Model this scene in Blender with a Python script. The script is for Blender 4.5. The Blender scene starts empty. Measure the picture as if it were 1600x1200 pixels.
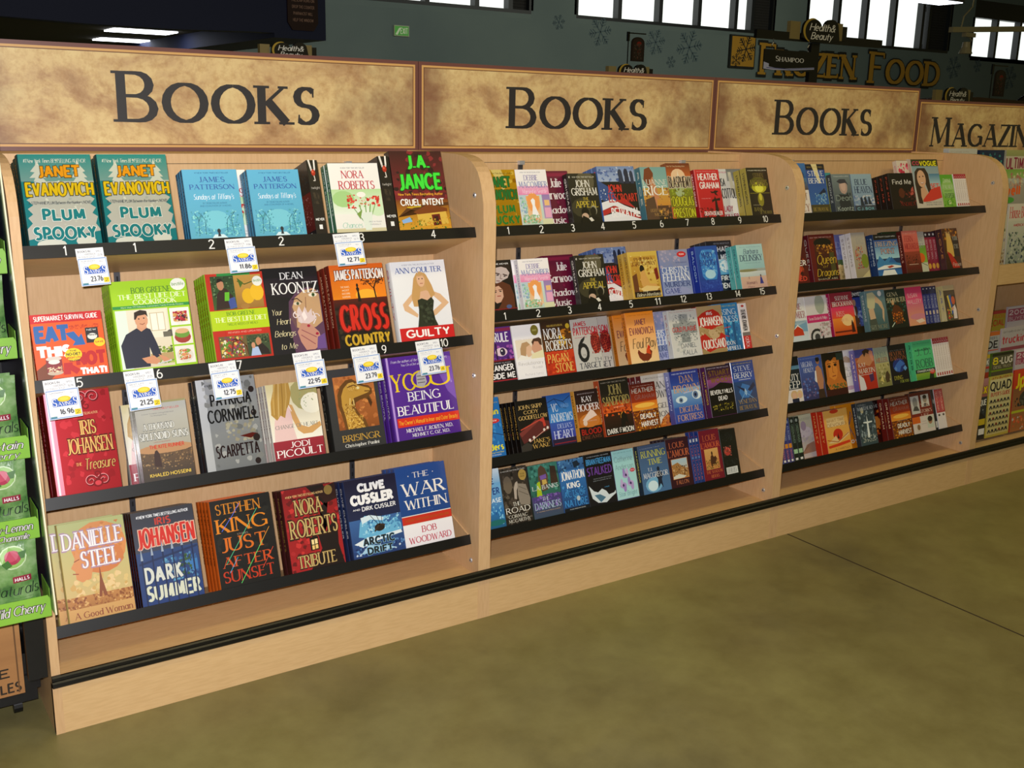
import bpy, math, random
from mathutils import Vector, Matrix

C = bpy.context.scene.collection
S = bpy.context.scene

# ---------------------------------------------------------------- camera
cam_d = bpy.data.cameras.new('camera'); cam = bpy.data.objects.new('camera', cam_d); C.objects.link(cam)
cam_d.sensor_width = 36; cam_d.lens = 37.38; cam_d.clip_start = .05; cam_d.clip_end = 100
cam.matrix_world = Matrix([[0.834851, 0.11579, -0.53816, -0.388831], [-0.550037, 0.21448, -0.807129, -2.523474], [0.021967, 0.969841, 0.242748, 1.486383], [0, 0, 0, 1]])
S.camera = cam
# ---------------------------------------------------------------- world, lamps, exposure
S.view_settings.view_transform = 'Standard'; S.view_settings.look = 'None'
S.view_settings.exposure = 0.0; S.view_settings.gamma = 1; S.view_settings.use_curve_mapping = False
w = bpy.data.worlds.new('world'); S.world = w; w.use_nodes = True
w.node_tree.nodes['Background'].inputs[0].default_value = (.95, .83, .32, 1)
w.node_tree.nodes['Background'].inputs[1].default_value = .12
def area(name, loc, target, size, power, col, size_y=None):
    d = bpy.data.lights.new(name, 'AREA'); d.energy = power; d.color = col; d.size = size
    if size_y: d.shape = 'RECTANGLE'; d.size_y = size_y
    o = bpy.data.objects.new(name, d); C.objects.link(o); o.location = loc
    o.rotation_euler = (Vector(target) - Vector(loc)).to_track_quat('-Z', 'Y').to_euler()
    return o
CAMP = cam.matrix_world.translation
UP = cam.matrix_world.col[1].xyz; RT = cam.matrix_world.col[0].xyz; FW = -cam.matrix_world.col[2].xyz
fl = area('camera_flash', CAMP + UP*.055 - RT*.03, CAMP + FW*3 - RT*.35, .04, 77, (.98, .965, 1), .025)
area('store_lamp_aisle', (1.2, -1.9, 3.6), (1.6, -.2, 0), 1.2, 26, (1, .82, .36), .5)
area('store_lamp_far', (4.5, -1.9, 3.6), (4.6, -.2, 0), 1.2, 22, (1, .82, .34), .5)
area('store_lamp_back', (14, 7, 4.2), (16, 14, 2.5), 3, 130, (1, 1, .85), 1)
area('store_lamp_mid', (6.5, 6, 4.2), (7, 14, 2.5), 3, 175, (1, 1, .92), 1)

# ---------------------------------------------------------------- colour and materials
def lin(h):
    if len(h) == 3: h = h[0]*2 + h[1]*2 + h[2]*2
    r = []
    for i in (0, 2, 4):
        c = int(h[i:i+2], 16) / 255
        r.append(c/12.92 if c <= .04045 else ((c+.055)/1.055)**2.4)
    return tuple(r)
MATS = {}
def paint(name, hexc, rough=.5, metal=0, emit=0, spec=.5):
    if name in MATS: return MATS[name]
    m = bpy.data.materials.new(name); m.use_nodes = True; b = m.node_tree.nodes['Principled BSDF']
    c = lin(hexc); b.inputs['Base Color'].default_value = (*c, 1); b.inputs['Roughness'].default_value = rough
    b.inputs['Metallic'].default_value = metal; b.inputs['Specular IOR Level'].default_value = spec
    if emit: b.inputs['Emission Color'].default_value = (*c, 1); b.inputs['Emission Strength'].default_value = emit
    MATS[name] = m; return m
def nodes(name, rough=.5, spec=.5):
    m = bpy.data.materials.new(name); m.use_nodes = True; MATS[name] = m
    n = m.node_tree.nodes; b = n['Principled BSDF']; b.inputs['Roughness'].default_value = rough
    b.inputs['Specular IOR Level'].default_value = spec
    return m, n, m.node_tree.links, b
def ramp(n, stops):
    r = n.new('ShaderNodeValToRGB'); e = r.color_ramp.elements
    while len(e) < len(stops): e.new(.5)
    for k, (p, h) in zip(e, stops): k.position = p; k.color = (*lin(h), 1)
    return r
def noise(n, l, scale, detail=5, stretch=(1, 1, 1), rough=.55, coord='Object', dist=0):
    tc = n.new('ShaderNodeTexCoord'); mp = n.new('ShaderNodeMapping'); mp.inputs['Scale'].default_value = stretch
    t = n.new('ShaderNodeTexNoise'); t.inputs['Scale'].default_value = scale; t.inputs['Detail'].default_value = detail
    t.inputs['Roughness'].default_value = rough; t.inputs['Distortion'].default_value = dist
    l.new(tc.outputs[coord], mp.inputs[0]); l.new(mp.outputs[0], t.inputs[0]); return t
def print_mat(name, rough, metal=0, coat=0):
    m, n, l, b = nodes(name, rough)
    a = n.new('ShaderNodeAttribute'); a.attribute_name = 'ink'; l.new(a.outputs['Color'], b.inputs['Base Color'])
    b.inputs['Metallic'].default_value = metal; b.inputs['Coat Weight'].default_value = coat; b.inputs['Coat Roughness'].default_value = .12
    return m
PRINT = print_mat('printed_paper', .42, 0, .35)
FOIL = print_mat('printed_foil', .33, .55, .6)
MATTE = print_mat('printed_matte', .6)
def wood(name, c1, c2, stretch):
    m, n, l, b = nodes(name, .42, .4)
    t = noise(n, l, 7, 6, stretch, .6); t2 = noise(n, l, 160, 2, stretch, .5)
    r = ramp(n, [(.3, c1), (.7, c2)]); l.new(t.outputs[0], r.inputs[0])
    mx = n.new('ShaderNodeMixRGB'); mx.blend_type = 'MULTIPLY'; mx.inputs[0].default_value = .22
    r2 = ramp(n, [(.35, 'd8c8b0'), (.6, 'ffffff')]); l.new(t2.outputs[0], r2.inputs[0])
    l.new(r.outputs[0], mx.inputs[1]); l.new(r2.outputs[0], mx.inputs[2]); l.new(mx.outputs[0], b.inputs['Base Color'])
    return m
WOODV = wood('maple_vertical', 'd5ae80', 'd9b488', (1, 1, .12))
WOODH = wood('maple_horizontal', 'd8b482', 'dcb886', (.12, 1, 1))
BLACK = paint('black_trim', '0c0c0d', .42); RUB = paint('black_rubber', '09090a', .4)
STEEL = paint('galvanised_steel', '6a6a70', .35, .8); CHROME = paint('chrome', 'd0d0d6', .3, .6); SLOT = paint('slot_black', '050505', .7)
PAGES = paint('page_edges', 'd8d2c2', .8)
WHITEP = paint('white_vinyl', 'ecebe8', .5)

# ---------------------------------------------------------------- mesh builder
class MB:
    def __init__(s): s.v = []; s.f = []; s.mi = []; s.col = []; s.mats = []; s.smooth = []
    def mat(s, m):
        if m not in s.mats: s.mats.append(m)
        return s.mats.index(m)
    def face(s, pts, m, col=None, smooth=False):
        i = len(s.v); s.v.extend(pts); s.f.append(tuple(range(i, i+len(pts)))); s.mi.append(s.mat(m))
        if col is None: col = (.8, .8, .8)
        if isinstance(col[0], tuple): s.col.append(col)
        else: s.col.append((col,)*len(pts))
        s.smooth.append(smooth)
    def box(s, x0, x1, y0, y1, z0, z1, m, col=None):
        P = [(x0,y0,z0),(x1,y0,z0),(x1,y1,z0),(x0,y1,z0),(x0,y0,z1),(x1,y0,z1),(x1,y1,z1),(x0,y1,z1)]
        for q in ((0,3,2,1),(4,5,6,7),(0,1,5,4),(1,2,6,5),(2,3,7,6),(3,0,4,7)): s.face([P[k] for k in q], m, col)
    def prism(s, prof, a0, a1, m, axis='x', col=None, smooth=False):   # profile in the two other axes, extruded along axis
        def mk(p, a): return (a, p[0], p[1]) if axis == 'x' else ((p[0], a, p[1]) if axis == 'y' else (p[0], p[1], a))
        n = len(prof)
        for i in range(n):
            p, q = prof[i], prof[(i+1) % n]
            s.face([mk(p, a0), mk(q, a0), mk(q, a1), mk(p, a1)], m, col, smooth)
        s.face([mk(p, a0) for p in reversed(prof)], m, col); s.face([mk(p, a1) for p in prof], m, col)
    def cyl(s, c, r, h, m, axis='z', n=16, r2=None, col=None):
        r2 = r if r2 is None else r2
        def mk(a, rr, t):
            u, v = rr*math.cos(a), rr*math.sin(a)
            return {'z': (c[0]+u, c[1]+v, c[2]+t), 'y': (c[0]+u, c[1]+t, c[2]+v), 'x': (c[0]+t, c[1]+u, c[2]+v)}[axis]
        A = [2*math.pi*i/n for i in range(n)]
        for i in range(n):
            a, b = A[i], A[(i+1) % n]
            s.face([mk(a, r, 0), mk(b, r, 0), mk(b, r2, h), mk(a, r2, h)], m, col, True)
        s.face([mk(a, r, 0) for a in reversed(A)], m, col); s.face([mk(a, r2, h) for a in A], m, col)
    def tube(s, pts, r, m, n=8):
        rings = []
        for i, p in enumerate(pts):
            p = Vector(p); d = (Vector(pts[min(i+1, len(pts)-1)]) - Vector(pts[max(i-1, 0)])).normalized()
            u = d.cross(Vector((0, 0, 1)));  u = u.normalized() if u.length > .01 else Vector((1, 0, 0)); v = d.cross(u)
            rings.append([tuple(p + u*r*math.cos(2*math.pi*k/n) + v*r*math.sin(2*math.pi*k/n)) for k in range(n)])
        for a, b in zip(rings, rings[1:]):
            for k in range(n): s.face([a[k], a[(k+1) % n], b[(k+1) % n], b[k]], m, None, True)
        s.face(rings[0][::-1], m); s.face(rings[-1], m)
    def build(s, name, parent=None, loc=None, rot=None, weld=False):
        me = bpy.data.meshes.new(name)
        me.from_pydata(s.v, [], s.f)
        for m in s.mats: me.materials.append(m)
        me.polygons.foreach_set('material_index', s.mi); me.polygons.foreach_set('use_smooth', s.smooth)
        a = me.color_attributes.new('ink', 'FLOAT_COLOR', 'CORNER'); buf = []
        for c in s.col:
            for q in c: buf.extend((*q, 1.0))
        a.data.foreach_set('color', buf)
        if weld:
            import bmesh
            bm = bmesh.new(); bm.from_mesh(me); bmesh.ops.remove_doubles(bm, verts=bm.verts, dist=1e-6); bm.to_mesh(me); bm.free()
        me.update(); o = bpy.data.objects.new(name, me); C.objects.link(o)
        if parent: o.parent = parent
        if loc: o.location = loc
        if rot: o.rotation_euler = rot
        return o
def tag(o, label=None, cat=None, group=None, kind=None):
    if label: o['label'] = label
    if cat: o['category'] = cat
    if group: o['group'] = group
    if kind: o['kind'] = kind
    return o
def empty(name, loc=(0, 0, 0), rot=(0, 0, 0), label=None, cat=None, group=None, kind=None):
    o = bpy.data.objects.new(name, None); C.objects.link(o); o.location = loc; o.rotation_euler = rot; o.empty_display_size = .05
    return tag(o, label, cat, group, kind)
def one(mb, name, label, cat, loc=None, group=None, rot=None):
    return tag(mb.build(name, None, loc, rot), label, cat, group)

# ---------------------------------------------------------------- lettering: a stroke alphabet
# width|strokes; '@cx,cy,rx,ry,a0,a1' is an arc, '*' a terminal with a tick, '~' thin, '^' thick
G = {}
for ln in '''A .72|~0,0 .36,1 ;^.36,1 .72,0;~.13,.34 .59,.34
B .54|0,0 0,1;0,1 @.25,.76,.23,.24,90,-90 0,.52;0,.52 @.27,.26,.27,.26,90,-90 0,0
C .72|@.42,.5,.42,.5,42,318*
D .7|0,0 0,1;0,1 @.25,.5,.45,.5,90,-90 0,0
E .5|0,0 0,1;0,1 .47,1*;0,.52 .38,.52;0,0 .5,0*
F .48|0,0 0,1;0,1 .48,1*;0,.52 .38,.52
G .78|@.42,.5,.42,.5,42,320 .76,.18;.76,.44 .76,.06;.54,.44 .8,.44
H .66|0,0 0,1;.66,0 .66,1;0,.52 .66,.52
I .02|0,0 0,1
J .3|.3,1 @.1,.2,.2,.22,0,-120
K .6|0,0 0,1;~0,.44 .52,1;^.16,.6 .6,0
L .48|0,0 0,1;0,0 .48,0*
M .86|~.06,0 .1,1;^.1,1 .43,.1;~.43,.1 .76,1;^.76,1 .82,0
N .7|~0,0 0,1;^0,1 .7,0;~.7,0 .7,1
O .84|@.42,.5,.42,.5,0,360
P .5|0,0 0,1;0,1 @.24,.73,.26,.27,90,-90 0,.46
Q .84|@.42,.5,.42,.5,0,360;^.48,.14 .84,-.16
R .58|0,0 0,1;0,1 @.24,.75,.24,.25,90,-90 0,.5;^.22,.5 .58,0
S .48|*@.24,.75,.22,.25,40,270 @.24,.25,.24,.25,90,-140*
T .6|.3,0 .3,1;*0,1 .6,1*
U .64|0,1 0,.36 @.32,.32,.32,.32,180,360 .64,1
V .68|^0,1 .34,0;~.34,0 .68,1
W 1|^0,1 .26,0;~.26,0 .5,.95;^.5,.95 .74,0;~.74,0 1,1
X .62|^0,1 .62,0;~.62,1 0,0
Y .6|^0,1 .3,.46;~.6,1 .3,.46;.3,.46 .3,0
Z .58|*0,1 .56,1 ;^.56,1 0,0 ;0,0 .58,0*
0 .54|@.27,.5,.27,.5,0,360
1 .2|0,.8 .18,1 .18,0
2 .48|@.24,.74,.24,.26,165,-25 0,0 .5,0
3 .46|@.22,.75,.21,.25,150,-90;@.22,.26,.24,.26,90,-150
4 .54|.4,0 .4,1 0,.3 .54,.3
5 .46|.44,1 .06,1 .03,.56 @.21,.32,.25,.32,110,-140
6 .5|@.25,.3,.25,.3,0,360;.02,.36 @.36,.5,.34,.5,180,100
7 .5|0,1 .5,1 .16,0
8 .48|@.24,.76,.2,.24,0,360;@.24,.27,.24,.27,0,360
9 .5|@.25,.7,.25,.3,0,360;.48,.64 @.14,.5,.34,.5,0,-80
. .02|0,0 0,.1
, .04|.03,.1 0,-.12
: .02|0,0 0,.1;0,.5 0,.6
! .02|0,0 0,.1;0,.28 0,1
' .02|0,1 0,.78
- .24|0,.42 .24,.42
# .5|.1,.1 .2,.9;.3,.1 .4,.9;0,.35 .48,.35;.02,.65 .5,.65
& .66|.62,0 .16,.7 @.26,.82,.14,.18,200,-20 @.24,.26,.24,.26,100,300 .6,.5
* .3|.15,.3 .15,.7;0,.5 .3,.5
a .46|@.22,.33,.22,.33,0,360;.45,.66 .45,0
b .46|0,1 0,0;@.24,.33,.22,.33,0,360
c .4|@.22,.33,.22,.33,45,315
d .46|.45,1 .45,0;@.22,.33,.22,.33,0,360
e .44|~0,.36 .43,.36;@.22,.33,.22,.33,8,310
f .3|.32,.96 @.24,.84,.12,.16,70,180 .12,0;~0,.62 .28,.62
g .46|@.22,.33,.22,.33,0,360;.45,.66 .45,-.1 @.23,-.1,.22,.2,0,-150
h .42|0,1 0,0;0,.4 @.21,.42,.21,.24,170,0 .42,0
i .02|0,.66 0,0;0,.84 0,.94
j .1|.08,.66 .08,-.1 @-.04,-.1,.12,.18,0,-100;.08,.84 .08,.94
k .4|0,1 0,0;~0,.24 .36,.64;.12,.36 .4,0
l .02|0,1 0,0
m .72|0,.66 0,0;0,.42 @.18,.42,.18,.24,170,0 .36,0;.36,.42 @.54,.42,.18,.24,170,0 .72,0
n .42|0,.66 0,0;0,.4 @.21,.42,.21,.24,170,0 .42,0
o .44|@.22,.33,.22,.33,0,360
p .46|0,.66 0,-.3;@.24,.33,.22,.33,0,360
q .46|.45,.66 .45,-.3;@.22,.33,.22,.33,0,360
r .28|0,.66 0,0;0,.38 @.18,.42,.17,.24,170,60
s .34|@.17,.49,.15,.17,40,270 @.17,.16,.17,.16,90,-140
t .28|.12,.92 .12,.12 @.22,.12,.1,.12,180,290;~0,.64 .28,.64
u .42|0,.66 0,.24 @.21,.24,.21,.24,180,360 .42,.66;.42,.3 .42,0
v .42|^0,.66 .21,0;~.21,0 .42,.66
w .62|^0,.66 .16,0;~.16,0 .31,.62;^.31,.62 .46,0;~.46,0 .62,.66
x .4|^0,.66 .4,0;~.4,.66 0,0
y .42|^0,.66 .22,0;~.42,.66 .1,-.3
z .4|0,.65 .38,.65 0,.01 .4,.01'''.split('\n'):
    ch, rest = ln[0], ln[2:]
    wd, st = rest.split('|'); G[ch] = (float(wd), st.split(';'))
def parse_stroke(st):
    st = st.strip(); flag = ''
    pts = []; smooth = False; t0 = t1 = False
    if st[0] in '~^': flag = st[0]; st = st[1:]
    if st[0] == '*': t0 = True; st = st[1:]
    if st[0] in '~^': flag = st[0]; st = st[1:]
    if st[-1] == '*': t1 = True; st = st[:-1]
    for tk in st.split():
        if tk[0] == '@':
            smooth = True
            cx, cy, rx, ry, a0, a1 = map(float, tk[1:].split(','))
            k = max(3, int(abs(a1-a0)/(18 if abs(a1-a0) > 300 else 22)))
            for i in range(k+1):
                a = math.radians(a0 + (a1-a0)*i/k); p = (cx+rx*math.cos(a), cy+ry*math.sin(a))
                if not pts or abs(pts[-1][0]-p[0])+abs(pts[-1][1]-p[1]) > 1e-4: pts.append(p)
        else: pts.append(tuple(map(float, tk.split(','))))
    return flag, pts, smooth, t0, t1
GP = {c: (wd, [parse_stroke(s) for s in st]) for c, (wd, st) in G.items()}
STY = {'s': (.15, .06, 0), 'b': (.21, .17, 0), 'k': (.27, .21, 0), 'n': (.125, .105, 0), 'i': (.1, .045, .22), 'S': (.168, .062, 0)}
def text_polys(txt, x0, x1, zt, zb, style, grow=0, track=None):
    """2D quads (list of 4 points) of txt fitted to x0..x1 (None: natural) with cap top zt and baseline zb (z up)"""
    V, H, shear = STY[style]; serif = style in 'sS'
    gap = {'s': .2, 'S': .22, 'b': .27, 'k': .33, 'n': .2, 'i': .16}[style] if track is None else track
    x = 0; lay = []
    prev = ' '
    for ch in txt:
        if ch in '_ ': x += .34; prev = ' '; continue
        g = GP.get(ch) or GP.get(ch.upper()) or GP['-']
        sc = .8 if (style == 'S' and prev != ' ') else 1
        lay.append((x, sc, g)); x += g[0]*sc + gap*(.9 if sc < 1 else 1); prev = ch
    tot = max(x - gap + V, .1); sy = zt - zb; sx = (x1 - x0)/tot if x1 is not None else sy
    r = min(1.25, max(.3, (sx/sy)))**.75
    if tot < .5 and x1 is not None: sx = min(sx, sy*1.2)
    V2 = V*sy*r; H2 = H*sy*min(1, r*1.15 if style in 'bk' else 1)
    out = []
    def hw(dx, dy, flag, smooth):
        L = math.hypot(dx, dy) or 1; s_ = abs(dy)/L
        if not smooth and serif or style == 'i':
            if flag == '~': return (H2*1.15 if serif else H2)/2
            if flag == '^': return V2/2
        return (H2 + (V2-H2)*s_)/2
    def quad(p, q, a, b, n1, n2):
        out.append([(p[0]+n1[0]*(a+grow), p[1]+n1[1]*(a+grow)), (q[0]+n2[0]*(b+grow), q[1]+n2[1]*(b+grow)), (q[0]-n2[0]*(b+grow), q[1]-n2[1]*(b+grow)), (p[0]-n1[0]*(a+grow), p[1]-n1[1]*(a+grow))])
    for gx, sc, (wd, strokes) in lay:
        for flag, pts, smooth, t0, t1 in strokes:
            P = [(x0 + V2/2 + (gx + px*sc + shear*py)*sx, zb + (py*sc)*(sy-H2) + H2/2) for px, py in pts]
            n = len(P); D = []
            for i in range(n-1):
                dx, dy = P[i+1][0]-P[i][0], P[i+1][1]-P[i][1]; L = math.hypot(dx, dy) or 1e-9; D.append((dx/L, dy/L, L))
            if grow:   # lengthen ends
                if not (smooth and pts[0] == pts[-1]):
                    P[0] = (P[0][0]-D[0][0]*grow, P[0][1]-D[0][1]*grow); P[-1] = (P[-1][0]+D[-1][0]*grow, P[-1][1]+D[-1][1]*grow)
            if not serif and style != 'i':
                if abs(D[0][0]) > .9: P[0] = (P[0][0]-D[0][0]*V2*.38, P[0][1])
                if abs(D[-1][0]) > .9 and (not smooth or D[-1][2] > .2*sx): P[-1] = (P[-1][0]+D[-1][0]*V2*.38, P[-1][1])
            closed = smooth and abs(pts[0][0]-pts[-1][0])+abs(pts[0][1]-pts[-1][1]) < .01
            for i in range(n-1):
                d = D[i]; h0 = h1 = hw(d[0], d[1], flag, smooth); n0 = n1 = (-d[1], d[0]); p, q = P[i], P[i+1]
                def joint(e, f):
                    c = e[0]*f[0]+e[1]*f[1]
                    if c < .7: return None
                    mx, my = e[0]+f[0], e[1]+f[1]; L = math.hypot(mx, my); return (-my/L, mx/L), hw(mx, my, flag, smooth)
                pe = D[i-1] if i > 0 else (D[-1] if closed else None); nf = D[i+1] if i < n-2 else (D[0] if closed else None)
                if pe:
                    j = joint(pe, d)
                    if j: n0, h0 = j
                    else: p = (p[0]-d[0]*h0*.5, p[1]-d[1]*h0*.5)
                if nf:
                    j = joint(d, nf)
                    if j: n1, h1 = j
                    else: q = (q[0]+d[0]*h1*.5, q[1]+d[1]*h1*.5)
                quad(p, q, h0, h1, n0, n1)
            if serif:
                for idx, (pp, fl_) in enumerate(((0, t0), (-1, t1))):
                    py = pts[pp][1]; d = D[0] if pp == 0 else D[-1]
                    steep = abs(d[1]) > abs(d[0])*.8
                    straight = n == 2 or not smooth or (pp == 0 and d[2] > .2*sy) or (pp == -1 and d[2] > .2*sy)
                    px, pz = P[pp]
                    if steep and straight and (abs(py) < .02 or abs(py-1) < .02 or abs(py-.66) < .02 or abs(py+.3) < .02) and not fl_:
                        e = (V2 if flag != '~' else H2)/2 + .075*sy*r; t = H2*.42
                        zc = pz - (H2/2-t if py < .3 else -(H2/2-t))
                        out.append([(px-e-grow, zc-t-grow), (px+e+grow, zc-t-grow), (px+e+grow, zc+t+grow), (px-e-grow, zc+t+grow)])
                    if fl_:
                        k = .15*sy*sc; dn = -1 if py > .5 else 1; t = H2*.45
                        out.append([(px-t-grow, pz-(H2/2)*dn), (px+t+grow, pz-(H2/2)*dn), (px+t*.8+grow, pz+k*dn), (px-t*.4-grow, pz+k*dn)])
    return out
def put_text(mb, txt, x0, x1, zt, zb, style, m, col=None, y=0, track=None, f=None, grow=0):
    for i, q in enumerate(text_polys(txt, x0, x1, zt, zb, style, grow, track)):
        e = (i % 16) * (zt-zb) * .00022
        ar = sum(q[i][0]*q[(i+1) % 4][1]-q[(i+1) % 4][0]*q[i][1] for i in range(4))
        if ar < 0: q = q[::-1]
        mb.face([f(a, b, e) if f else (a, y-e, b) for a, b in q], m, col)

# ---------------------------------------------------------------- printed covers
STEP = .00006
def ell(cx, cy, rx, ry, n=14): return [(cx+rx*math.cos(2*math.pi*i/n), cy+ry*math.sin(2*math.pi*i/n)) for i in range(n)]
def draw(mb, art, W, H, m, f, seed=0):
    """art ops onto the rectangle W x H; f(x, z, lift) gives the 3D point; x from left, z from bottom"""
    rnd = random.Random(seed); lay = 0
    X = lambda v: max(-.0, min(100, float(v)))*W/100
    Z = lambda v: H - max(0, min(100, float(v)))*H/100
    def poly(P, col, lift):
        ar = sum(P[i][0]*P[(i+1) % len(P)][1]-P[(i+1) % len(P)][0]*P[i][1] for i in range(len(P)))
        if ar < 0: P = P[::-1]; col = col[::-1] if isinstance(col[0], tuple) else col
        mb.face([f(a, b, lift) for a, b in P], m, col)
    for op in art.split(';'):
        a = op.split(); k = a[0]; lay += 1; L = lay*STEP
        if k == 'R':
            c = lin(a[5]); c2 = lin(a[6]) if len(a) > 6 else c
            x0, x1, z1, z0 = X(a[1]), X(a[3]), Z(a[2]), Z(a[4]); n = 4 if c2 != c else 1
            for i in range(n):
                za, zb = z1+(z0-z1)*i/n, z1+(z0-z1)*(i+1)/n
                ca = tuple(c[j]+(c2[j]-c[j])*i/n for j in range(3)); cb = tuple(c[j]+(c2[j]-c[j])*(i+1)/n for j in range(3))
                poly([(x0, zb), (x1, zb), (x1, za), (x0, za)], (cb, cb, ca, ca), L)
        elif k == 'E':
            poly([(X(p), Z(q)) for p, q in ell(float(a[1]), float(a[2]), float(a[3]), float(a[4]))], lin(a[5]), L)
        elif k == 'P':
            v = a[2:]; poly_tri(mb, [(X(v[i]), Z(v[i+1])) for i in range(0, len(v)-1, 2)], lin(a[1]), L, m, f)
        elif k == 'L':
            wd = float(a[1])*W/200; c = lin(a[2]); v = a[3:]; P = [(X(v[i]), Z(v[i+1])) for i in range(0, len(v)-1, 2)]
            for p, q in zip(P, P[1:]):
                dx, dz = q[0]-p[0], q[1]-p[1]; ln_ = math.hypot(dx, dz) or 1; nx, nz = -dz/ln_*wd, dx/ln_*wd; ex, ez = dx/ln_*wd*.4, dz/ln_*wd*.4
                poly([(p[0]+nx-ex, p[1]+nz-ez), (q[0]+nx+ex, q[1]+nz+ez), (q[0]-nx+ex, q[1]-nz+ez), (p[0]-nx-ex, p[1]-nz-ez)], c, L)
        elif k == 'N':
            x0, y0, x1, y1 = map(float, a[1:5]); n = int(int(a[5])*2.4); s = float(a[6])*.62; cs = [lin(c) for c in a[7:]]
            for i in range(n):
                cx, cy = rnd.uniform(x0, x1), rnd.uniform(y0, y1); q = rnd.uniform(.45, 1.1)*s; nn = 9; P = []
                for j in range(nn):
                    rr = q*rnd.uniform(.6, 1.15)/1.6; t = 2*math.pi*j/nn
                    P.append((X(min(x1, max(x0, cx+rr*math.cos(t)*1.2))), Z(min(y1, max(y0, cy+rr*math.sin(t)*.8)))))
                poly(P, cs[i % len(cs)], L+i*STEP*.9/n)
        elif k == 'Q':
            x0, y0, x1, y1 = map(float, a[1:5]); nx, ny = int(a[5]), int(a[6])
            for i in range(nx):
                for j in range(ny):
                    cx, cy = x0+(i+.5)*(x1-x0)/nx, y0+(j+.5)*(y1-y0)/ny
                    c = lin(['2a2a30', '3a3c3a', '7a2a24', '34343c'][(i*3+j) % 4])
                    poly([(X(cx-5), Z(cy+1)), (X(cx+5), Z(cy+1)), (X(cx+4), Z(cy-2.5)), (X(cx-3), Z(cy-3))], c, L)
                    for s_ in (-4, 4): poly([(X(p), Z(q)) for p, q in ell(cx+s_, cy+1.6, 2.2, 1.8, 8)], lin('1c1c20'), L+STEP*.3)
        elif k == 'C':   # scroll: centre, radius, start angle, turns, width, colour
            cx, cy, r, a0, tn, wd = map(float, a[1:7]); c = lin(a[7]); n = int(abs(tn)*14)+4; P = []
            for i in range(n+1):
                t = i/n; an = math.radians(a0) + tn*2*math.pi*t; rr = r*(1-.82*t); P.append((X(cx)+rr*math.cos(an)*W/100, Z(cy)+rr*math.sin(an)*W/100))
            for i in range(n):
                p, q = P[i], P[i+1]; w0 = wd*W/200*(1-.4*i/n); dx, dz = q[0]-p[0], q[1]-p[1]; ln_ = math.hypot(dx, dz) or 1; nx, nz = -dz/ln_*w0, dx/ln_*w0
                poly([(p[0]+nx, p[1]+nz), (q[0]+nx, q[1]+nz), (q[0]-nx, q[1]-nz), (p[0]-nx, p[1]-nz)], c, L+(i % 5)*STEP*.1)
        elif k == 'T':
            x0, yt, x1, yb = a[1:5]; col = lin(a[5]); st = a[6]; out = None
            if ':' in st: st, out = st.split(':')
            txt = a[7]
            def ff(p, q, e, l_=L): return f(min(max(p, 0), W), min(max(q, 0), H), l_+e*.5)
            if out:
                gr = (Z(yt)-Z(yb))*.045
                put_text(mb, txt, X(x0), X(x1), Z(yt), Z(yb), st, m, lin(out), f=ff, grow=gr); lay += 2; L = lay*STEP
            put_text(mb, txt, X(x0), X(x1), Z(yt), Z(yb), st, m, col, f=lambda p, q, e, l_=L: f(min(max(p, 0), W), min(max(q, 0), H), l_+e*.5)); lay += 1
        elif k == 'V':
            x0, yt, x1, yb = map(float, a[1:5]); hh = (yb-yt)*H/100; ww = (x1-x0)*W/100; zt = Z(yt); xb = X(x0)
            put_text(mb, a[7], 0, hh, ww, 0, a[6], m, lin(a[5]), f=lambda p, q, e, l_=L: f(xb+q, zt-p, l_+e*.3))
from mathutils.geometry import tessellate_polygon
def poly_tri(mb, P, col, lift, m, f):
    try: T = tessellate_polygon([[Vector((a, b, 0)) for a, b in P]])
    except Exception: T = []
    for t in T:
        q = [P[i] for i in t]
        ar = (q[1][0]-q[0][0])*(q[2][1]-q[0][1])-(q[2][0]-q[0][0])*(q[1][1]-q[0][1])
        if ar < 0: q = q[::-1]
        mb.face([f(a, b, lift) for a, b in q], m, col)

# ---------------------------------------------------------------- the setting
m, n, l, b = nodes('stained_concrete', .32, .45)
t = noise(n, l, .9, 6, (1, 1, 1), .6, dist=.4); r = ramp(n, [(.3, '6c6648'), (.48, '888052'), (.7, '948e58')]); l.new(t.outputs[0], r.inputs[0])
t2 = noise(n, l, 5, 8, (1, 1, 1), .7); r2 = ramp(n, [(.3, 'ccc6b8'), (.65, 'ffffff')]); l.new(t2.outputs[0], r2.inputs[0])
mx = n.new('ShaderNodeMixRGB'); mx.blend_type = 'MULTIPLY'; mx.inputs[0].default_value = .7
l.new(r.outputs[0], mx.inputs[1]); l.new(r2.outputs[0], mx.inputs[2]); l.new(mx.outputs[0], b.inputs['Base Color'])
rr = n.new('ShaderNodeMapRange'); rr.inputs[3].default_value = .26; rr.inputs[4].default_value = .46; l.new(t2.outputs[0], rr.inputs[0]); l.new(rr.outputs[0], b.inputs['Roughness'])
mb = MB(); mb.box(-8, 34, -8, 16, -.1, 0, m); floor = mb.build('floor'); tag(floor, 'olive green stained concrete floor with dark mottling', 'floor', kind='structure')
mb = MB(); mb.box(2.542, 2.548, -6, -.002, 0, .0006, paint('joint_sealant', '3a2c1c', .8)); tag(mb.build('trim_1'), 'thin brown control joint across the green floor', 'trim', kind='structure')
m, n, l, b = nodes('teal_wall_paint', .8)
t = noise(n, l, .5, 3); r = ramp(n, [(.3, '5a6866'), (.7, '66746f')]); l.new(t.outputs[0], r.inputs[0]); l.new(r.outputs[0], b.inputs['Base Color'])
TEAL = m
WZ = 3.34; WT = 4.5; WINS = [(4.2, 10.86), (11.86, 16.98), (18.0, 22.95), (23.85, 29.2)]
mb = MB(); mb.box(-8, 34, 14, 14.3, 0, 3.2, TEAL)
prev = -8
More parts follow.
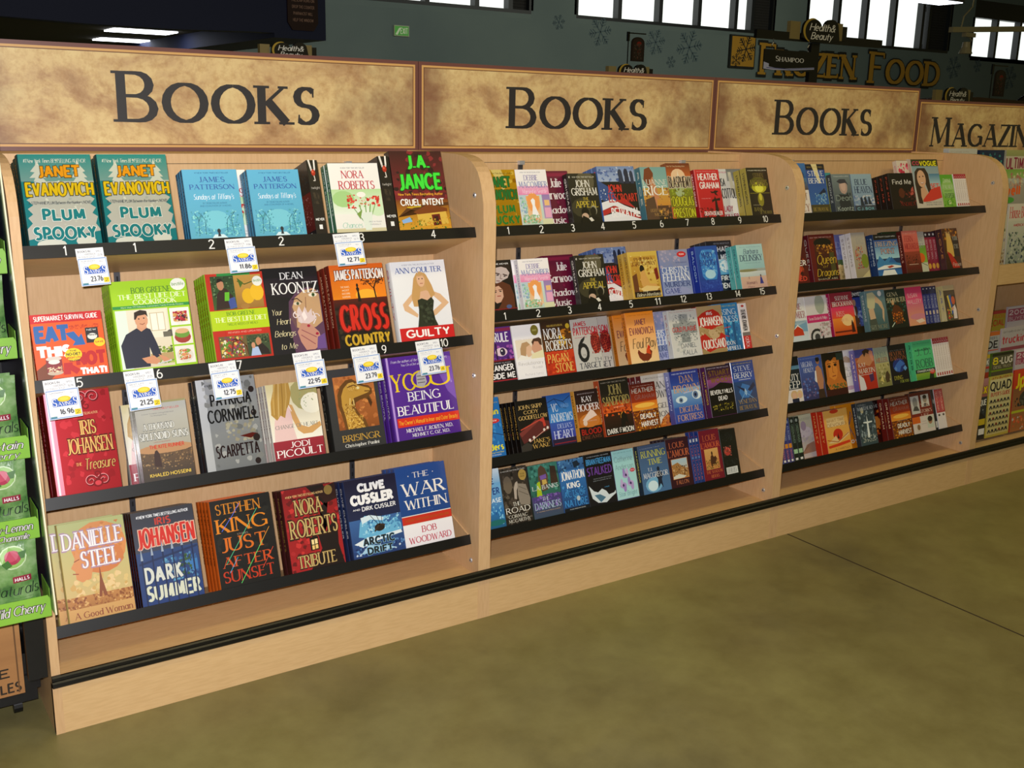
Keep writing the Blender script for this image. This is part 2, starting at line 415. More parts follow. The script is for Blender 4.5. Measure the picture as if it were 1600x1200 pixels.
for x0, x1 in WINS + [(34, 34)]: mb.box(prev, x0, 14, 14.3, 3.2, WT, TEAL); prev = x1
mb.box(-8, 34, 14, 14.3, WT, 5.2, TEAL)
tag(mb.build('wall_back'), 'dull teal back wall of the store', 'wall', kind='structure')
mb = MB(); mb.box(-8, 34, 0, 16, 5.2, 5.3, paint('ceiling_dark', '30322c', .9)); tag(mb.build('ceiling'), 'dark store ceiling', 'ceiling', kind='structure')
GLASS = paint('daylight_glass', 'f4faf6', .3, 0, 1.05); FRAME = paint('window_frame', '14181a', .5); BRICK = paint('brick_pier', '1c1a16', .9)
DIV = [[4.2, 5.2, 6.2, 7.2, 7.96, 8.75, 9.73, 10.42, 10.86], [11.86, 12.88, 13.89, 14.9, 15.9, 16.37, 16.98], [18.0, 19.0, 19.92, 20.9, 21.9, 22.15, 22.95], [23.85, 24.84, 25.82, 26.8, 27.8, 28.6, 29.2]]
BOT = [3.345, 3.345, 3.27, 3.16]
for i, (x0, x1) in enumerate(WINS):
    e = empty('window_%d' % (i+1), ((x0+x1)/2, 14, 3.2), (0, 0, 0), '%s clerestory window, bright panes above the teal wall' % ['leftmost', 'second', 'third', 'rightmost'][i], 'window', kind='structure')
    ox = -(x0+x1)/2; z0 = BOT[i]-3.2; D = DIV[i]; top = WT-3.2
    if i == 3: top = 4.1-3.2
    mb = MB(); mb.box(x0+ox, x1+ox, 0, .16, z0-.06, z0, FRAME); mb.box(x0+ox, x1+ox, 0, .16, 0, z0-.06, TEAL)
    mb.box(x0+ox, x1+ox, 0, .16, top, WT-3.2, FRAME)
    for d in D: mb.box(d+ox-.045, d+ox+.045, .0, .16, z0, top, FRAME)
    mb.build('window_frame', e)
    mb = MB(); mb.box(D[0]+ox, D[-2]+ox, .17, .18, z0-.02, top, GLASS); mb.build('pane', e)
    mb = MB(); rnd = random.Random(i)
    for k in range(22): zz = z0+(top-z0)*k/22; mb.box(D[-2]+ox-rnd.uniform(0, .05), D[-1]+ox, .1, .16, zz, zz+(top-z0)/22-.004, BRICK)
    mb.build('pier', e)

# ---------------------------------------------------------------- wooden book units
PROF = [(0, 0), (0, 1.2), (.003, 1.255), (.0107, 1.2866), (.018, 1.307), (.0253, 1.322), (.036, 1.339), (.05, 1.352), (.072, 1.366), (.098, 1.3755), (.13, 1.381), (.17, 1.3835), (.47, 1.3835), (.47, 0)]
T1 = .0207; TH = math.radians(18); CS, SN = math.cos(TH), math.sin(TH)
SHELF = {'A': [(0.0449, 1.1862), (0.0517, 0.8765), (0.0496, 0.5898), (0.0506, 0.259)], 'B': [(0.0709, 1.1828), (0.0642, 0.9329), (0.0594, 0.7199), (0.0559, 0.4886), (0.0487, 0.2597)], 'C': [(0.0709, 1.1828), (0.0642, 0.9329), (0.0594, 0.7199), (0.0559, 0.4886), (0.0487, 0.2597)]}
XB = [-0.019, 1.2076, 2.4654, 3.66]
NUMS = {'A': [[('1', 0.0962), ('1', 0.2501), ('2', 0.4322), ('2', 0.6105), ('3', 0.8338), ('4', 1.0498)], [('5', 0.1067), ('6', 0.2917), ('7', 0.4921), ('9', 0.9003), ('10', 1.0903)], [], []], 'B': [[('1', 1.3125), ('2', 1.4301), ('3', 1.5455), ('4', 1.6605), ('5', 1.7852), ('6', 1.8989), ('7', 2.0085), ('8', 2.122), ('9', 2.2456), ('10', 2.3677)], [('1', 1.3031), ('2', 1.4224), ('3', 1.5394), ('4', 1.656), ('5', 1.7825), ('11', 1.8951), ('12', 2.0061), ('13', 2.1211), ('14', 2.2554), ('15', 2.373)], [], [], []], 'C': [[], [], [], [], []]}
def side_panel(x0, e, label=None):
    mb = MB(); mb.prism(PROF, x0, x0+T1, WOODV); o = mb.build('side_panel', e); return o
def screw(x, y, z, e, d=-1):
    mb = MB(); mb.cyl((x, y, z), .008, d*.003, CHROME, 'x', 14, .006); mb.cyl((x+d*.003, y, z), .0025, d*.0003, SLOT, 'x', 8); mb.build('bolt', e)
def unit_base(e, x0, x1):
    mb = MB(); mb.box(x0, x1, .0005, .018, 0, .137, WOODH); mb.build('kick_board', e)
    mb = MB(); mb.box(x0+T1, x1-T1, .018, .286, .128, .14, WOODH); mb.build('base_deck', e)
    mb = MB(); P = [(.0, .127), (-.008, .1275), (-.0115, .131), (-.0115, .141), (-.008, .1445), (-.0095, .148), (-.0095, .155), (-.006, .1585), (.0, .1585)]
    mb.prism(P[::-1], x0, x1-.0006, RUB); mb.build('bumper', e)
def standard(x, e, z0=.16, z1=1.352):
    mb = MB(); mb.box(x-.0075, x+.0075, .28, .2858, z0, z1, STEEL)
    for k in range(int((z1-z0)/.0254)):
        z = z0+.01+k*.0254; mb.box(x-.0022, x+.0022, .2795, .2803, z, z+.013, SLOT)
    mb.box(x-.009, x+.009, .272, .2858, z1-.006, z1+.006, CHROME)
    mb.build('shelf_upright', e)
def shelf(e, x0, x1, yl, zl, nums=()):
    bm = (.284-yl)/CS
    mb = MB(); mb.box(x0, x1, .0042, bm-.008, -.028, -.0125, WOODH)
    o = mb.build('shelf', e, (0, yl, zl), (-TH, 0, 0))
    mb = MB(); mb.box(x0, x1, 0, .004, -.0294, 0, BLACK)
    for txt, x in nums:
        ww = .0125 if len(txt) > 1 else (.0035 if txt == '1' else .0072)
        put_text(mb, txt, x-ww, x+ww, -.0032, -.0262, 'n', WHITEP, y=-.0002)
    mb.build('front_lip', o)
    al = TH + math.radians(24); L = bm-.006
    for xa, xb in ((x0, x0+.005), (x1-.005, x1)):
        mb = MB(); mb.prism([(.0042, -.012), (L, -.012), (L, L*math.tan(al)*.78), (.0042, -.0005)], xa, xb, WOODV); mb.build('end_bracket', o)
UN = [('left bay', 'leftmost', 0, 'A'), ('middle bay', 'middle', 1, 'B'), ('right bay', 'rightmost', 2, 'C')]
for nm, adj, k, key in UN:
    x0, x1 = XB[k], XB[k+1]
    e = empty('book_display_unit', ((x0+x1)/2, .2, 0), (0, 0, 0), '%s maple book display unit under the big letter signs, with %s tilted shelves' % (adj, 'four' if k == 0 else 'five'), 'shelf unit', 'maple book display units')
    off = empty.__call__ if False else None
    def P_(o): o.parent = e; o.matrix_parent_inverse = Matrix.Translation(-e.location); return o
    before = set(C.objects)
    side_panel(x0, None); side_panel(x1-T1, None); unit_base(None, x0, x1)
    mb = MB(); mb.box(x0+T1, x1-T1, .286, .298, .14, 1.352, WOODV); mb.box(x0+T1, x1-T1, .286, .298, 1.3535, 1.378, WOODV); mb.build('back_panel', None)
    mb = MB(); mb.box(x0+T1, x1-T1, .2985, .468, 1.366, 1.378, WOODH); mb.build('top_board', None)
    for x in [(.262, .908), (1.495, 2.165), (2.706, 3.4)][k]: standard(x, None)
    for (yl, zl), nums in zip(SHELF[key], NUMS[key]): shelf(None, x0+T1+.0008, x1-T1-.0008, yl, zl, nums)
    for y, z in [(.05, 1.274), (.04, .757), (.043, .178)]: screw(x1-T1, y, z, None)
    for o in set(C.objects) - before:
        if o.parent is None: P_(o)

# ---------------------------------------------------------------- header signs
def parchment(name, seed, xa, xb):
    m, n, l, b = nodes(name, .45, .4)
    t = noise(n, l, 3.2, 7, (1, 1, 1.4), .62, dist=.6); r = ramp(n, [(.3, '987452'), (.42, 'bc9a70'), (.5, 'd6ba86'), (.66, 'e2cd96')]); l.new(t.outputs[0], r.inputs[0])
    t3 = noise(n, l, 38, 4, (1, 1, 1), .7); r3 = ramp(n, [(.3, 'c8a890'), (.55, 'ffffff')]); l.new(t3.outputs[0], r3.inputs[0])
    mx = n.new('ShaderNodeMixRGB'); mx.blend_type = 'MULTIPLY'; mx.inputs[0].default_value = .5; l.new(r.outputs[0], mx.inputs[1]); l.new(r3.outputs[0], mx.inputs[2])
    tc = n.new('ShaderNodeTexCoord'); sp = n.new('ShaderNodeSeparateXYZ'); l.new(tc.outputs['Object'], sp.inputs[0])
    t4 = noise(n, l, 4.5, 5, (1, 1, 1), .6)
    def edge(x0, sgn, wd):   # printed dark stain near an end of the sheet
        s1 = n.new('ShaderNodeMath'); s1.operation = 'MULTIPLY_ADD'; s1.inputs[1].default_value = sgn/wd; s1.inputs[2].default_value = 1 - x0*sgn/wd
        l.new(sp.outputs[0], s1.inputs[0])
        s2 = n.new('ShaderNodeMath'); s2.operation = 'MULTIPLY_ADD'; s2.inputs[1].default_value = 4.0; s2.inputs[2].default_value = -2.1; l.new(t4.outputs[0], s2.inputs[0])
        s3 = n.new('ShaderNodeMath'); s3.operation = 'ADD'; l.new(s1.outputs[0], s3.inputs[0]); l.new(s2.outputs[0], s3.inputs[1]); s3.use_clamp = True; return s3
    e1 = edge(xb, 1, .26); e2 = edge(xa, -1, .15)
    mxx = n.new('ShaderNodeMath'); mxx.operation = 'MAXIMUM'; l.new(e1.outputs[0], mxx.inputs[0]); l.new(e2.outputs[0], mxx.inputs[1])
    mul = n.new('ShaderNodeMath'); mul.operation = 'MULTIPLY'; mul.inputs[1].default_value = .72; l.new(mxx.outputs[0], mul.inputs[0])
    m2 = n.new('ShaderNodeMixRGB'); l.new(mul.outputs[0], m2.inputs[0]); l.new(mx.outputs[0], m2.inputs[1]); m2.inputs[2].default_value = (*lin('74483a'), 1)
    l.new(m2.outputs[0], b.inputs['Base Color']); return m
BORD = paint('sign_border', '6e4640', .4); GOLDL = paint('sign_gold_line', 'd0a264', .4); DKL = paint('sign_dark_line', '6e4a34', .4); INK = paint('sign_lettering', '2c2a2c', .5)
def sign(x0, x1, z0, z1, txt, tx0, tx1, tzt, tzb, lab, k):
    e = empty('header_sign', ((x0+x1)/2, .45, z0), (0, 0, 0), lab, 'sign', 'parchment header signs along the top of the units')
    ox = -(x0+x1)/2; a, b_ = x0+ox, x1+ox; h = z1-z0
    mb = MB(); mb.box(a, b_, 0, .02, 0, h, BORD); mb.build('sign_frame', e)
    mb = MB(); mb.box(a+.0105, b_-.0105, -.0008, 0, .0105, h-.0105, GOLDL); mb.box(a+.0165, b_-.0165, -.0011, -.0008, .0165, h-.0165, DKL); mb.build('border_lines', e)
    mb = MB(); mb.box(a+.019, b_-.019, -.0015, -.0011, .019, h-.019, parchment('parchment_%d' % k, k, a, b_)); mb.build('parchment_panel', e)
    mb = MB(); put_text(mb, txt, tx0+ox, tx1+ox, tzt-z0, tzb-z0, 'S', INK, y=-.0018); mb.build('lettering', e)
sign(-.05, 1.2242, 1.3784, 1.6468, 'BOOKS', .33, .897, 1.583, 1.4535, 'largest parchment sign reading BOOKS in dark serif letters, above the left bay', 1)
sign(1.2262, 2.4603, 1.3784, 1.6468, 'BOOKS', 1.556, 2.139, 1.583, 1.4535, 'second parchment sign reading BOOKS, above the middle bay', 2)
sign(2.4623, 3.656, 1.3784, 1.6468, 'BOOKS', 2.784, 3.36, 1.577, 1.446, 'third parchment sign reading BOOKS, above the right bay', 3)
sign(3.658, 4.92, 1.34, 1.602, 'MAGAZINES', 3.748, 4.67, 1.53, 1.405, 'lower parchment sign reading MAGAZINES at the far right', 4)

# ---------------------------------------------------------------- books
ARTS = {
'plum': ('0f5f66', 'e8a415', 'JANET EVANOVICH', 'R 0 0 100 100 1a8a90 bcbcb8;R 0 30 100 96 b8beb8 c2c2be;P c8d0cc 14 34 20 26 12 26 20 20 14 19 22 12 24 6 27 12 34 19 29 20 36 26 30 26 38 34;P c8d0cc 68 34 76 26 70 26 76 19 72 19 78 12 80 6 83 12 90 19 86 20 92 26 87 26 96 34;P 12808a 0 30 20 30 8 34 15 38 6 42 12 47 4 50 12 56 4 60 10 66 3 70 8 76 0 82;P 12808a 100 32 84 34 96 40 90 46 98 50 91 56 98 60 92 66 99 70 95 78 100 84;N 20 6 80 96 22 5 c6ccc4 aab4b0 d8ddd4;P 12808a 0 94 40 88 52 92 100 86 100 100 0 100;E 30 99 20 5 dfe3dc;E 78 97 14 6 dfe3dc;T 6 5 92 9.5 e6ecec i #1_New_York_Times_BESTSELLING_AUTHOR;T 24 12 82 26 e59a0a k:3a3206 JANET;T 4 31 98 47 e0bf06 k:3a3206 EVANOVICH;T 6 52 94 55.5 444a4a n A_STEPHANIE_PLUM_Between-the-Numbers_NOVEL;T 22 60 82 74 17828c k:eef2ee PLUM;T 7 80 94 95 17828c k:eef2ee SPOOKY'),
'tiff': ('1f6f9c', 'a9d4e6', 'JAMES PATTERSON', "R 0 0 100 100 5db4dc 58a6c0;N 6 60 94 98 60 5 4a9fae 7fd0cc 3f8d9c 8fd8d6;E 50 74 26 14 74c4d6;N 10 66 40 96 30 3 2e7f92 66c0c0;N 64 66 94 96 30 3 2e7f92 66c0c0;L 1 245f70 16 96 18 72 12 64;L 1 245f70 18 76 24 64;L 1 245f70 28 94 30 74 24 66;L 1 245f70 80 94 78 70 86 62;L 1 245f70 68 92 70 74 76 68;P cfe8ee 30 100 44 95 60 95 78 100;E 52 90 3.2 3.4 2a2f36;P 2a2f36 49 98 52 87 55 98;T 22 4 84 6 2f6688 n #1_NEW_YORK_TIMES_BESTSELLER;T 28 11 76 18.5 2e55a0 s JAMES;T 10 22 92 29 2e55a0 s PATTERSON;T 14 36 88 44 f2f8fa i Sundays_at_Tiffany's;T 30 48 74 50.5 3a7590 n BY_THE_BESTSELLING_AUTHOR;T 24 52 82 54.5 3a7590 n AND_COAUTHOR_OF_A_NOVEL"),
'chance': ('4a8060', 'f4f4ee', 'NORA ROBERTS', 'R 0 0 100 100 f4f2ee e9e7e0;R 0 38 100 74 b9dca0 e8eee2;E 22 52 22 12 a6cf88;E 88 66 18 12 cfe6c0;R 0 95 100 100 cfc6a0;L 2 6f9a50 60 96 52 62;L 2 7fa560 62 96 64 58;L 2 6f9a50 64 96 74 60;L 2 8db070 64 94 84 60;L 1.5 6f9a50 60 90 40 66;P dfe8dc 52 72 76 72 70 98 58 98;N 28 46 48 66 9 8 d63a30 e05040 c22a28;N 66 48 94 64 9 8 d63a30 e05040 c22a28;E 58 46 9 4 f6f0e8;N 50 50 76 64 10 5 e8b0a0 d63a30 7fa550;P 7a9a48 44 74 56 68 50 82;T 24 6 72 8 7a7a7a n #1_NEW_YORK_TIMES_BESTSELLER;T 24 11 68 22 c03038 s NORA;T 16 26 88 38 c03038 s ROBERTS;T 12 86 52 94 8fc0a8 i Chances;T 66 85 92 87 999999 n FIRST_IN_TRADE;T 68 89 90 91 999999 n PAPERBACK'),
'dusk': ('14100f', '9a9a96', 'twilight', 'R 0 0 100 100 141110 1c1412;L 16 e6e0d8 20 0 34 12 50 20;L 14 f2ece4 70 0 66 12 44 20;L 8 d8d0c8 40 14 54 20 60 28 44 28;E 50 17 19 4.5 b02a18;E 46 16 7 1.6 e06a48;T 12 36 92 39.5 a8a29a n twilight;N 20 44 80 60 16 12 3a3024 2a221c;T 10 79 92 82.5 e8e8e4 b MEYER;R 36 88 66 94 e8e8e6'),
'cruel': ('1c0c0c', '3fe23a', 'J.A. JANCE', 'R 0 0 100 62 3a1518 7a2026;N 0 0 100 60 26 14 571a20 2c1114 84262c;R 0 62 100 100 7a3a16 d9a02a;P 5a3414 0 84 20 72 46 80 60 74 100 70 100 66 40 70;P d8b048 36 78 92 74 96 94 38 96;P 7a3c14 30 78 62 68 96 74 96 78 38 81;P 6a1a14 64 82 80 81 82 95 66 96;P 3a1410 68 84 76 83.5 78 95 70 95.5;N 0 86 100 100 40 4 b08a20 3f6a20 d08a28;P 88b0e0 6 88 22 84 26 90 8 92;L 1.6 d8c020 20 72 46 71;T 30 4 74 23 3fe23a k:124a10 J.A.;T 10 28 92 50 3fe23a k:124a10 JANCE;T 6 53.5 92 57 e0a030 b New_York_Times_Bestselling_Author;T 8 61 92 70 f2f2ee b CRUEL_INTENT'),
'eatthis': ('d8481a', 'ffffff', 'EAT THIS', 'R 0 0 100 100 f06018 ea5210;R 0 0 100 14 d01c20;P 7a3a1a 0 100 0 86 14 76 34 78 26 94 10 100;T 5 3 94 11 f6f2f0 b SUPERMARKET_SURVIVAL_GUIDE;T 4 19 50 44 2a66b0 k:2a66b0 EAT;P 2a66b0 46 32 58 30 64 40 68 34 72 52 54 52 58 46 50 38;T 4 50 50 68 fbf6f2 k:fbf6f2 THIS;N 52 20 94 27 20 4 c43c10 d04410;R 74 26 92 50 26242a;T 76 28 90 31 cccccc b NEW;E 83 40 7 5 e8e8e2;T 78 36 89 39 1a1a1a b Natural;E 92 50 8 7 f0d020;T 86 48 98 51 c02020 b SAVE;T 6 0 7 1 f06018 n .;R 14 70 36 92 8a2a34;E 25 70 11 3.5 d8cfc8;E 25 75 8 3.5 f2ece6;E 25 92 11 3.5 c8b4a0;N 15 82 35 91 20 4 e8c090 a04040 f0e0c0;T 56 63 97 84 c01a20 k:c01a20 NOT;P c01a20 38 78 50 78 50 82 60 90 54 97 46 90 46 96 36 96;T 60 88 97 99 fbf6f2 k:fbf6f2 THAT!;E 53 66 12 10 f2d418;T 48 59 58 61.5 2a2a2a b THE;T 43 63 63 67.5 2a2a2a b NO-DIET;T 43 69 63 72.5 c02020 b WEIGHT_LOSS;T 46 74 61 77 2a2a2a b SOLUTION!'),
'cookbook': ('86b81a', '2f6a1c', 'BOB GREENE', 'R 0 0 100 100 a4d41c 9ccb18;R 0 28 100 31.5 2c9044;R 2 33 70 99 e8e0cc d8cdb0;R 2 33 16 99 dfeee0;R 40 34 68 66 efe6d0;R 46 38 64 58 f6f0e0;L 1 c8b898 46 38 46 58 64 58 64 38 46 38;L 1 c8b898 55 38 55 58;E 70 62 5 4 555048;R 60 60 70 66 6a6658;N 50 76 70 96 26 6 7a9a30 a8b850 566a20;R 40 84 70 92 b89a6a;P 23263a 6 98 4 72 12 60 26 54 34 52 44 56 50 72 54 86 44 90 40 76 38 98;P d0906c 28 88 44 86 52 93 46 96 34 94;P d0906c 50 85 60 89 66 94 56 94;L 1.4 c8ccd0 48 96 66 93;P d49a78 28 46 38 46 40 54 32 58 27 54;E 34 45 8.5 9 d99f7c;P 2a1c14 25 44 26 36 34 33.5 42 35 43 42 40 39 30 40 27 44;E 31 43.5 1 .8 222;E 37.5 43 1 .8 222;L .8 8a4a3a 31.5 49 35 50 38 48.6;R 72 34 98 54 f2f0ea;E 85 45 11 8 e6e2dc;N 76 38 95 50 26 7 a02030 3a2030 c89050 d8a860 b82840;R 72 56 98 76 e8e2d4;E 85 68 11 7 a03a30;E 85 64 10 5 6a9a3a;E 85 61 9 3 d8b080;R 72 78 98 98 e8e4dc;E 85 89 11 8 d8d4c8;N 77 82 94 94 24 5 d88a60 7aa040 e8c890 c06040;E 88 7 10 7 f2f4ea;T 80 4.5 96 8.5 6a9a3a n bestlife;T 26 8 78 14.5 4a7a2c s BOB_GREENE;T 8 15.5 97 21 eaf2d0 s THE_BEST_LIFE_DIET;T 26 22 83 27.5 eaf2d0 s COOKBOOK;T 10 29 92 30.8 c8e4b8 n More_than_175_Delicious,_Convenient,_Family-Friendly_Recipes'),
'bestlife': ('86b01c', 'b02a1a', 'BOB GREENE', 'R 0 0 100 100 c8301e b8281a;R 20 0 78 5 2c9044;R 8 3 96 42 5a6a3a;R 8 3 48 42 2c4428 43602e;N 8 3 48 30 40 4 3a5a34 6a8a5a 1f3320;R 48 3 96 42 c89a4a 9a7030;P 3a2a22 12 42 16 24 26 16 34 18 44 28 46 40;E 24 13 6 6.5 c48a64;P 1c1412 18 11 20 6 27 6 30 10 26 9;P 46589a 34 30 46 28 48 40 36 42;P 6ac030 30 22 38 22 36 32 28 32;E 70 28 11 9 e0b020;E 86 24 12 10 e8b828;L 1.6 4a5a20 54 10 66 14 86 10;P 4a6a24 54 6 64 12 58 18;E 62 40 8 3 a87a3a;E 89 11 9 6 eef0e6;T 82 8.5 96 12 6a9a3a n bestlife;R 0 43 100 66 b4d21a;T 28 45 78 49.5 3f7a24 s BOB_GREENE;T 6 51 97 56.5 eef6c8 s THE_BEST_LIFE_DIET;T 26 58 80 61 6a8a20 n TWELVE_WEEKS_OF_MEALS;R 22 66 88 73 c42a1c;T 26 68 84 70 e8b0a0 n REVISED_AND_UPDATED;R 8 73 96 98 6a5a34;N 10 74 50 97 60 6 a83a2a 5a8a2a d8c060 7a3a6a c84a30 e0dcc0;L 2 5a2c1c 28 92 32 80 44 78 54 86 56 96;R 56 74 96 98 3a4a30;N 56 74 96 84 30 4 5a6a44 22301e;E 76 82 5 5 b8805c;P 241c1c 68 96 70 88 82 84 92 92 94 98;P a8bce0 60 98 64 88 74 88 78 98;E 66 86 3.4 3.6 c89070;P 5a1c14 28 78 38 76 42 79'),
'heart': ('0e0d12', 'c8b060', 'DEAN KOONTZ', 'R 0 0 100 100 121116 17141c;P 5a3a54 40 100 36 60 40 40 58 28 80 24 100 30 100 100;P c09a72 46 70 44 48 52 36 70 28 90 26 98 34 98 66 84 72 60 74;P 1c1420 0 30 44 36 50 24 100 20 100 12 0 12;P 6a4a50 40 60 44 44 50 60 48 74;E 55 43 7 2 d8c8b0;E 56 43 2.6 1.9 3a4a30;L 1.6 2a1a14 46 38 56 37 64 42;E 86 34 8 2.4 e8dccc;E 87 34 3 2.3 4a6a34;E 87 34 1.3 1.2 111;L 1.8 2a1a14 76 31 86 29 96 32;L 1.2 8a6048 72 36 70 48 66 52;P d8c4c4 52 52 57 46 62 54 68 47 72 55 80 50 80 58 88 60 80 65 70 68 60 68 52 64;P f0e2e0 60 56 66 52 70 60 64 64;C 50 57 7 90 .8 2 e8d8d8;C 86 60 7 0 .8 2 d8c8cc;C 66 70 7 180 .7 2 c8b4bc;L 2.2 ded0d0 48 54 56 58 58 66;L 2.2 ded0d0 82 54 86 62 80 68;P c08a78 52 88 48 76 58 66 74 68 88 78 92 92 76 98 60 98;L 1.4 8a4a54 56 74 82 84;L 1.4 8a4a54 54 80 78 92;E 70 70 3 1.6 a01a3a;E 84 80 3 1.6 a01a3a;P 6a4a8a 80 98 84 84 98 80 98 98;T 30 6 72 14 f0f0ee s DEAN;T 12 18 97 31 f0f0ee s KOONTZ;T 5 48 24 55 dcd0a4 i Your;T 12 59 38 66 dcd0a4 i Heart;T 5 73 44 80 dcd0a4 i Belongs;T 13 88 44 95 dcd0a4 i to_Me'),
'cross': ('6a1a10', 'e8b090', 'JAMES PATTERSON', "R 0 0 100 44 e0641a f08a18;E 62 38 20 7 f6b030;R 0 42 100 52 5a1a10 2a1210;R 0 52 100 100 1c1210 140e0c;N 0 54 100 98 40 12 2c1a12 0e0c0a 34281c;L 2.6 3a2010 80 46 78 30 86 18;L 1.6 3a2010 79 32 66 22 56 20;L 1.6 3a2010 82 24 96 20;L 1.2 3a2010 84 20 78 13;N 54 12 98 26 30 5 5a2a10 3a1c0e 7a3a12;P 1a1210 45 46 46 34 44 30 47 27 50 30 49 34 51 46;E 47 26 2 2.4 1a1210;T 16 26 32 28.4 f0d0a0 b THE_YEAR'S;T 18 30 31 32.4 f0d0a0 b MOST;T 17 34 32 36.4 f0d0a0 b HEARTSTOPPING;T 17 38 32 40.4 f0d0a0 b SUSPENSE;T 6 6 98 19 f6efe6 k:5a1a10 JAMES_PATTERSON;T 6 49 96 82 d2281a k:5c0a08 CROSS;T 10 85 95 99 c8a02a k:3a2c0a COUNTRY"),
'guilty': ('e8e8e8', 'c02028', 'GUILTY', 'R 0 0 100 100 eef0f4 e6e8ee;R 0 84 100 100 cc1f22;P caa06a 34 58 30 44 40 20 50 14 60 16 68 30 72 44 66 50 56 56 44 58;P dcb48c 14 62 12 54 30 42 38 40 36 46 22 56 38 68 36 72;P dcb48c 98 56 84 44 72 40 68 44 84 56 64 66 66 72 72 70;P dcb090 38 46 44 40 58 38 70 42 64 52 50 54 38 50;P c89c60 30 46 38 22 46 14 50 30 46 44 40 56 32 58;P c89c60 54 14 62 18 70 32 74 44 66 48 60 36;E 51 24 7.5 9.5 e0b490;E 48 23 1.2 .8 333;E 54 23 1.2 .8 333;L 1 a04a40 49 29 54 29;P 2a3022 40 50 48 48 58 51 66 47 70 52 66 64 68 76 72 84 34 84 38 72 40 62;N 42 54 66 82 16 8 3c4432 20251a;T 20 3.5 80 5.5 9a9aa2 n #1_NEW_YORK_TIMES_BESTSELLING_AUTHOR;T 6 8 92 15 34509a s ANN_COULTER;P caa06a 44 18 50 13 57 17 60 24 55 19 46 20;T 10 86.5 92 97 f6f4f2 b GUILTY'),
'treasure': ('8a1018', 'c88a5a', 'IRIS JOHANSEN', 'R 0 0 100 100 b01c28 a0141e;R 0 0 12 100 f0a0b4 e08090;R 3 0 6 100 ffe8ec f6c8d0;N 16 0 100 100 26 14 c02a34 94101a;C 54 8 11 0 1.4 3 6a0a12;C 53 7 11 0 1.4 1 f0a0a0;C 74 8 11 180 -1.4 3 6a0a12;C 73 7 11 180 -1.4 1 f0a0a0;C 62 16 7 90 1.2 2.4 7a0c14;C 54 91 10 20 1.4 3 6a0a12;C 53 90 10 20 1.4 1 f0a0a0;C 74 91 10 160 -1.4 3 6a0a12;C 73 90 10 160 -1.4 1 f0a0a0;C 64 84 6 -90 1.2 2.4 7a0c14;E 64 93 8 4 7a0c14;E 64 93 5 2.4 d04048;T 28 22 78 24.6 e8b880 n #1_NEW_YORK_TIMES_BESTSELLING_AUTHOR;T 48 30 72 44 e0b064 s:5a1408 IRIS;T 24 47 94 62 e0b064 s:5a1408 JOHANSEN;T 34 71 43 74 e0b064 s THE;T 46 68 94 79 e0b064 i:5a1408 Treasure'),  # pale strips along the spine edge: flash highlight painted into the cover colours
'picoult': ('e8e6e0', '802030', 'PICOULT', 'R 0 0 100 76 d8cc98 f0ece0;E 80 16 34 24 a8a068;E 88 30 24 14 f0ecd8;P e6c4c0 4 76 8 52 14 36 36 30 44 36 44 60 48 76;P cf9f62 40 28 47 30 53 44 60 58 74 62 98 56 100 62 80 70 62 70 52 64 44 48;P b48c40 4 40 6 24 14 8 16 0 46 0 48 14 42 28 36 34 30 46 22 42 14 48;L 2 c8a45c 18 0 12 18 10 40;L 2 d0b070 26 0 22 20 18 44;L 2 9a7430 32 0 30 20 26 42;L 2 c8a45c 40 0 38 18 32 36;L 2 a88038 22 0 16 22 13 42;L 1.4 f6e6e0 40 30 44 38;R 0 76 100 100 9a2434 8c1c2c;N 60 12 94 36 8 3 8a9a6a 9aa878;T 8 55 94 60 8a8a80 s CHANGE_OF_HEART;T 32 78.5 72 86 f6f2f0 s JODI;T 5 88 97 97.5 f6f2f0 s PICOULT'),
'suns': ('15191b', '9aa09a', 'HOSSEINI', 'R 0 0 100 60 b8b8b0 a8a494;R 0 60 100 100 6a5038 36302c;N 0 62 100 86 50 5 8a6a44 4a3c30 a08058;E 50 60 60 6 b88a60;P 3a2420 24 82 25 68 28 62 32 61 36 66 38 84;T 34 6 86 8.6 d03a3a n TIMES_BESTSELLER;T 12 12 74 13.6 777777 n A_Grand,_Triumphant,_Unforgettable_Novel;T 28 15 60 16.6 777777 n The_Washington_Post;T 12 26 72 34 f0f0ea s:3c4440 A_THOUSAND;T 2 38 97 47 f0f0ea s:3c4440 SPLENDID_SUNS;T 28 50 60 51.6 a04a3a n A_NOVEL_BY_THE_AUTHOR_OF;T 18 54 86 59.5 c8402c b THE_KITE_RUNNER;T 12 91 92 96 d8b84a b KHALED_HOSSEINI'),
'scar': ('3a4048', 'c8ccd0', 'CORNWELL', 'R 0 0 100 100 b4b8be 8c9094;R 0 0 14 100 e8ecf2 d0d4da;N 10 0 100 100 24 14 9a9c9c c4c6c6 84888a;N 40 44 90 72 14 9 b8b098 a8a490 c8c4ae;P 6a1c18 62 66 84 64 94 66 80 70;E 92 16 5 3.6 34282a;E 91 42 5 3.6 34282a;E 90 70 6 4.2 34282a;E 87 96 5 3.6 34282a;E 90.5 41 1.6 1 b8b0b0;T 14 6 80 8.6 3a3c40 n #1_NEW_YORK_TIMES_BESTSELLING_AUTHOR;T 20 17 90 31 18181c b PATRICIA;T 12 34 98 49 18181c b CORNWELL;T 18 74 92 88 2a1418 b SCARPETTA'),
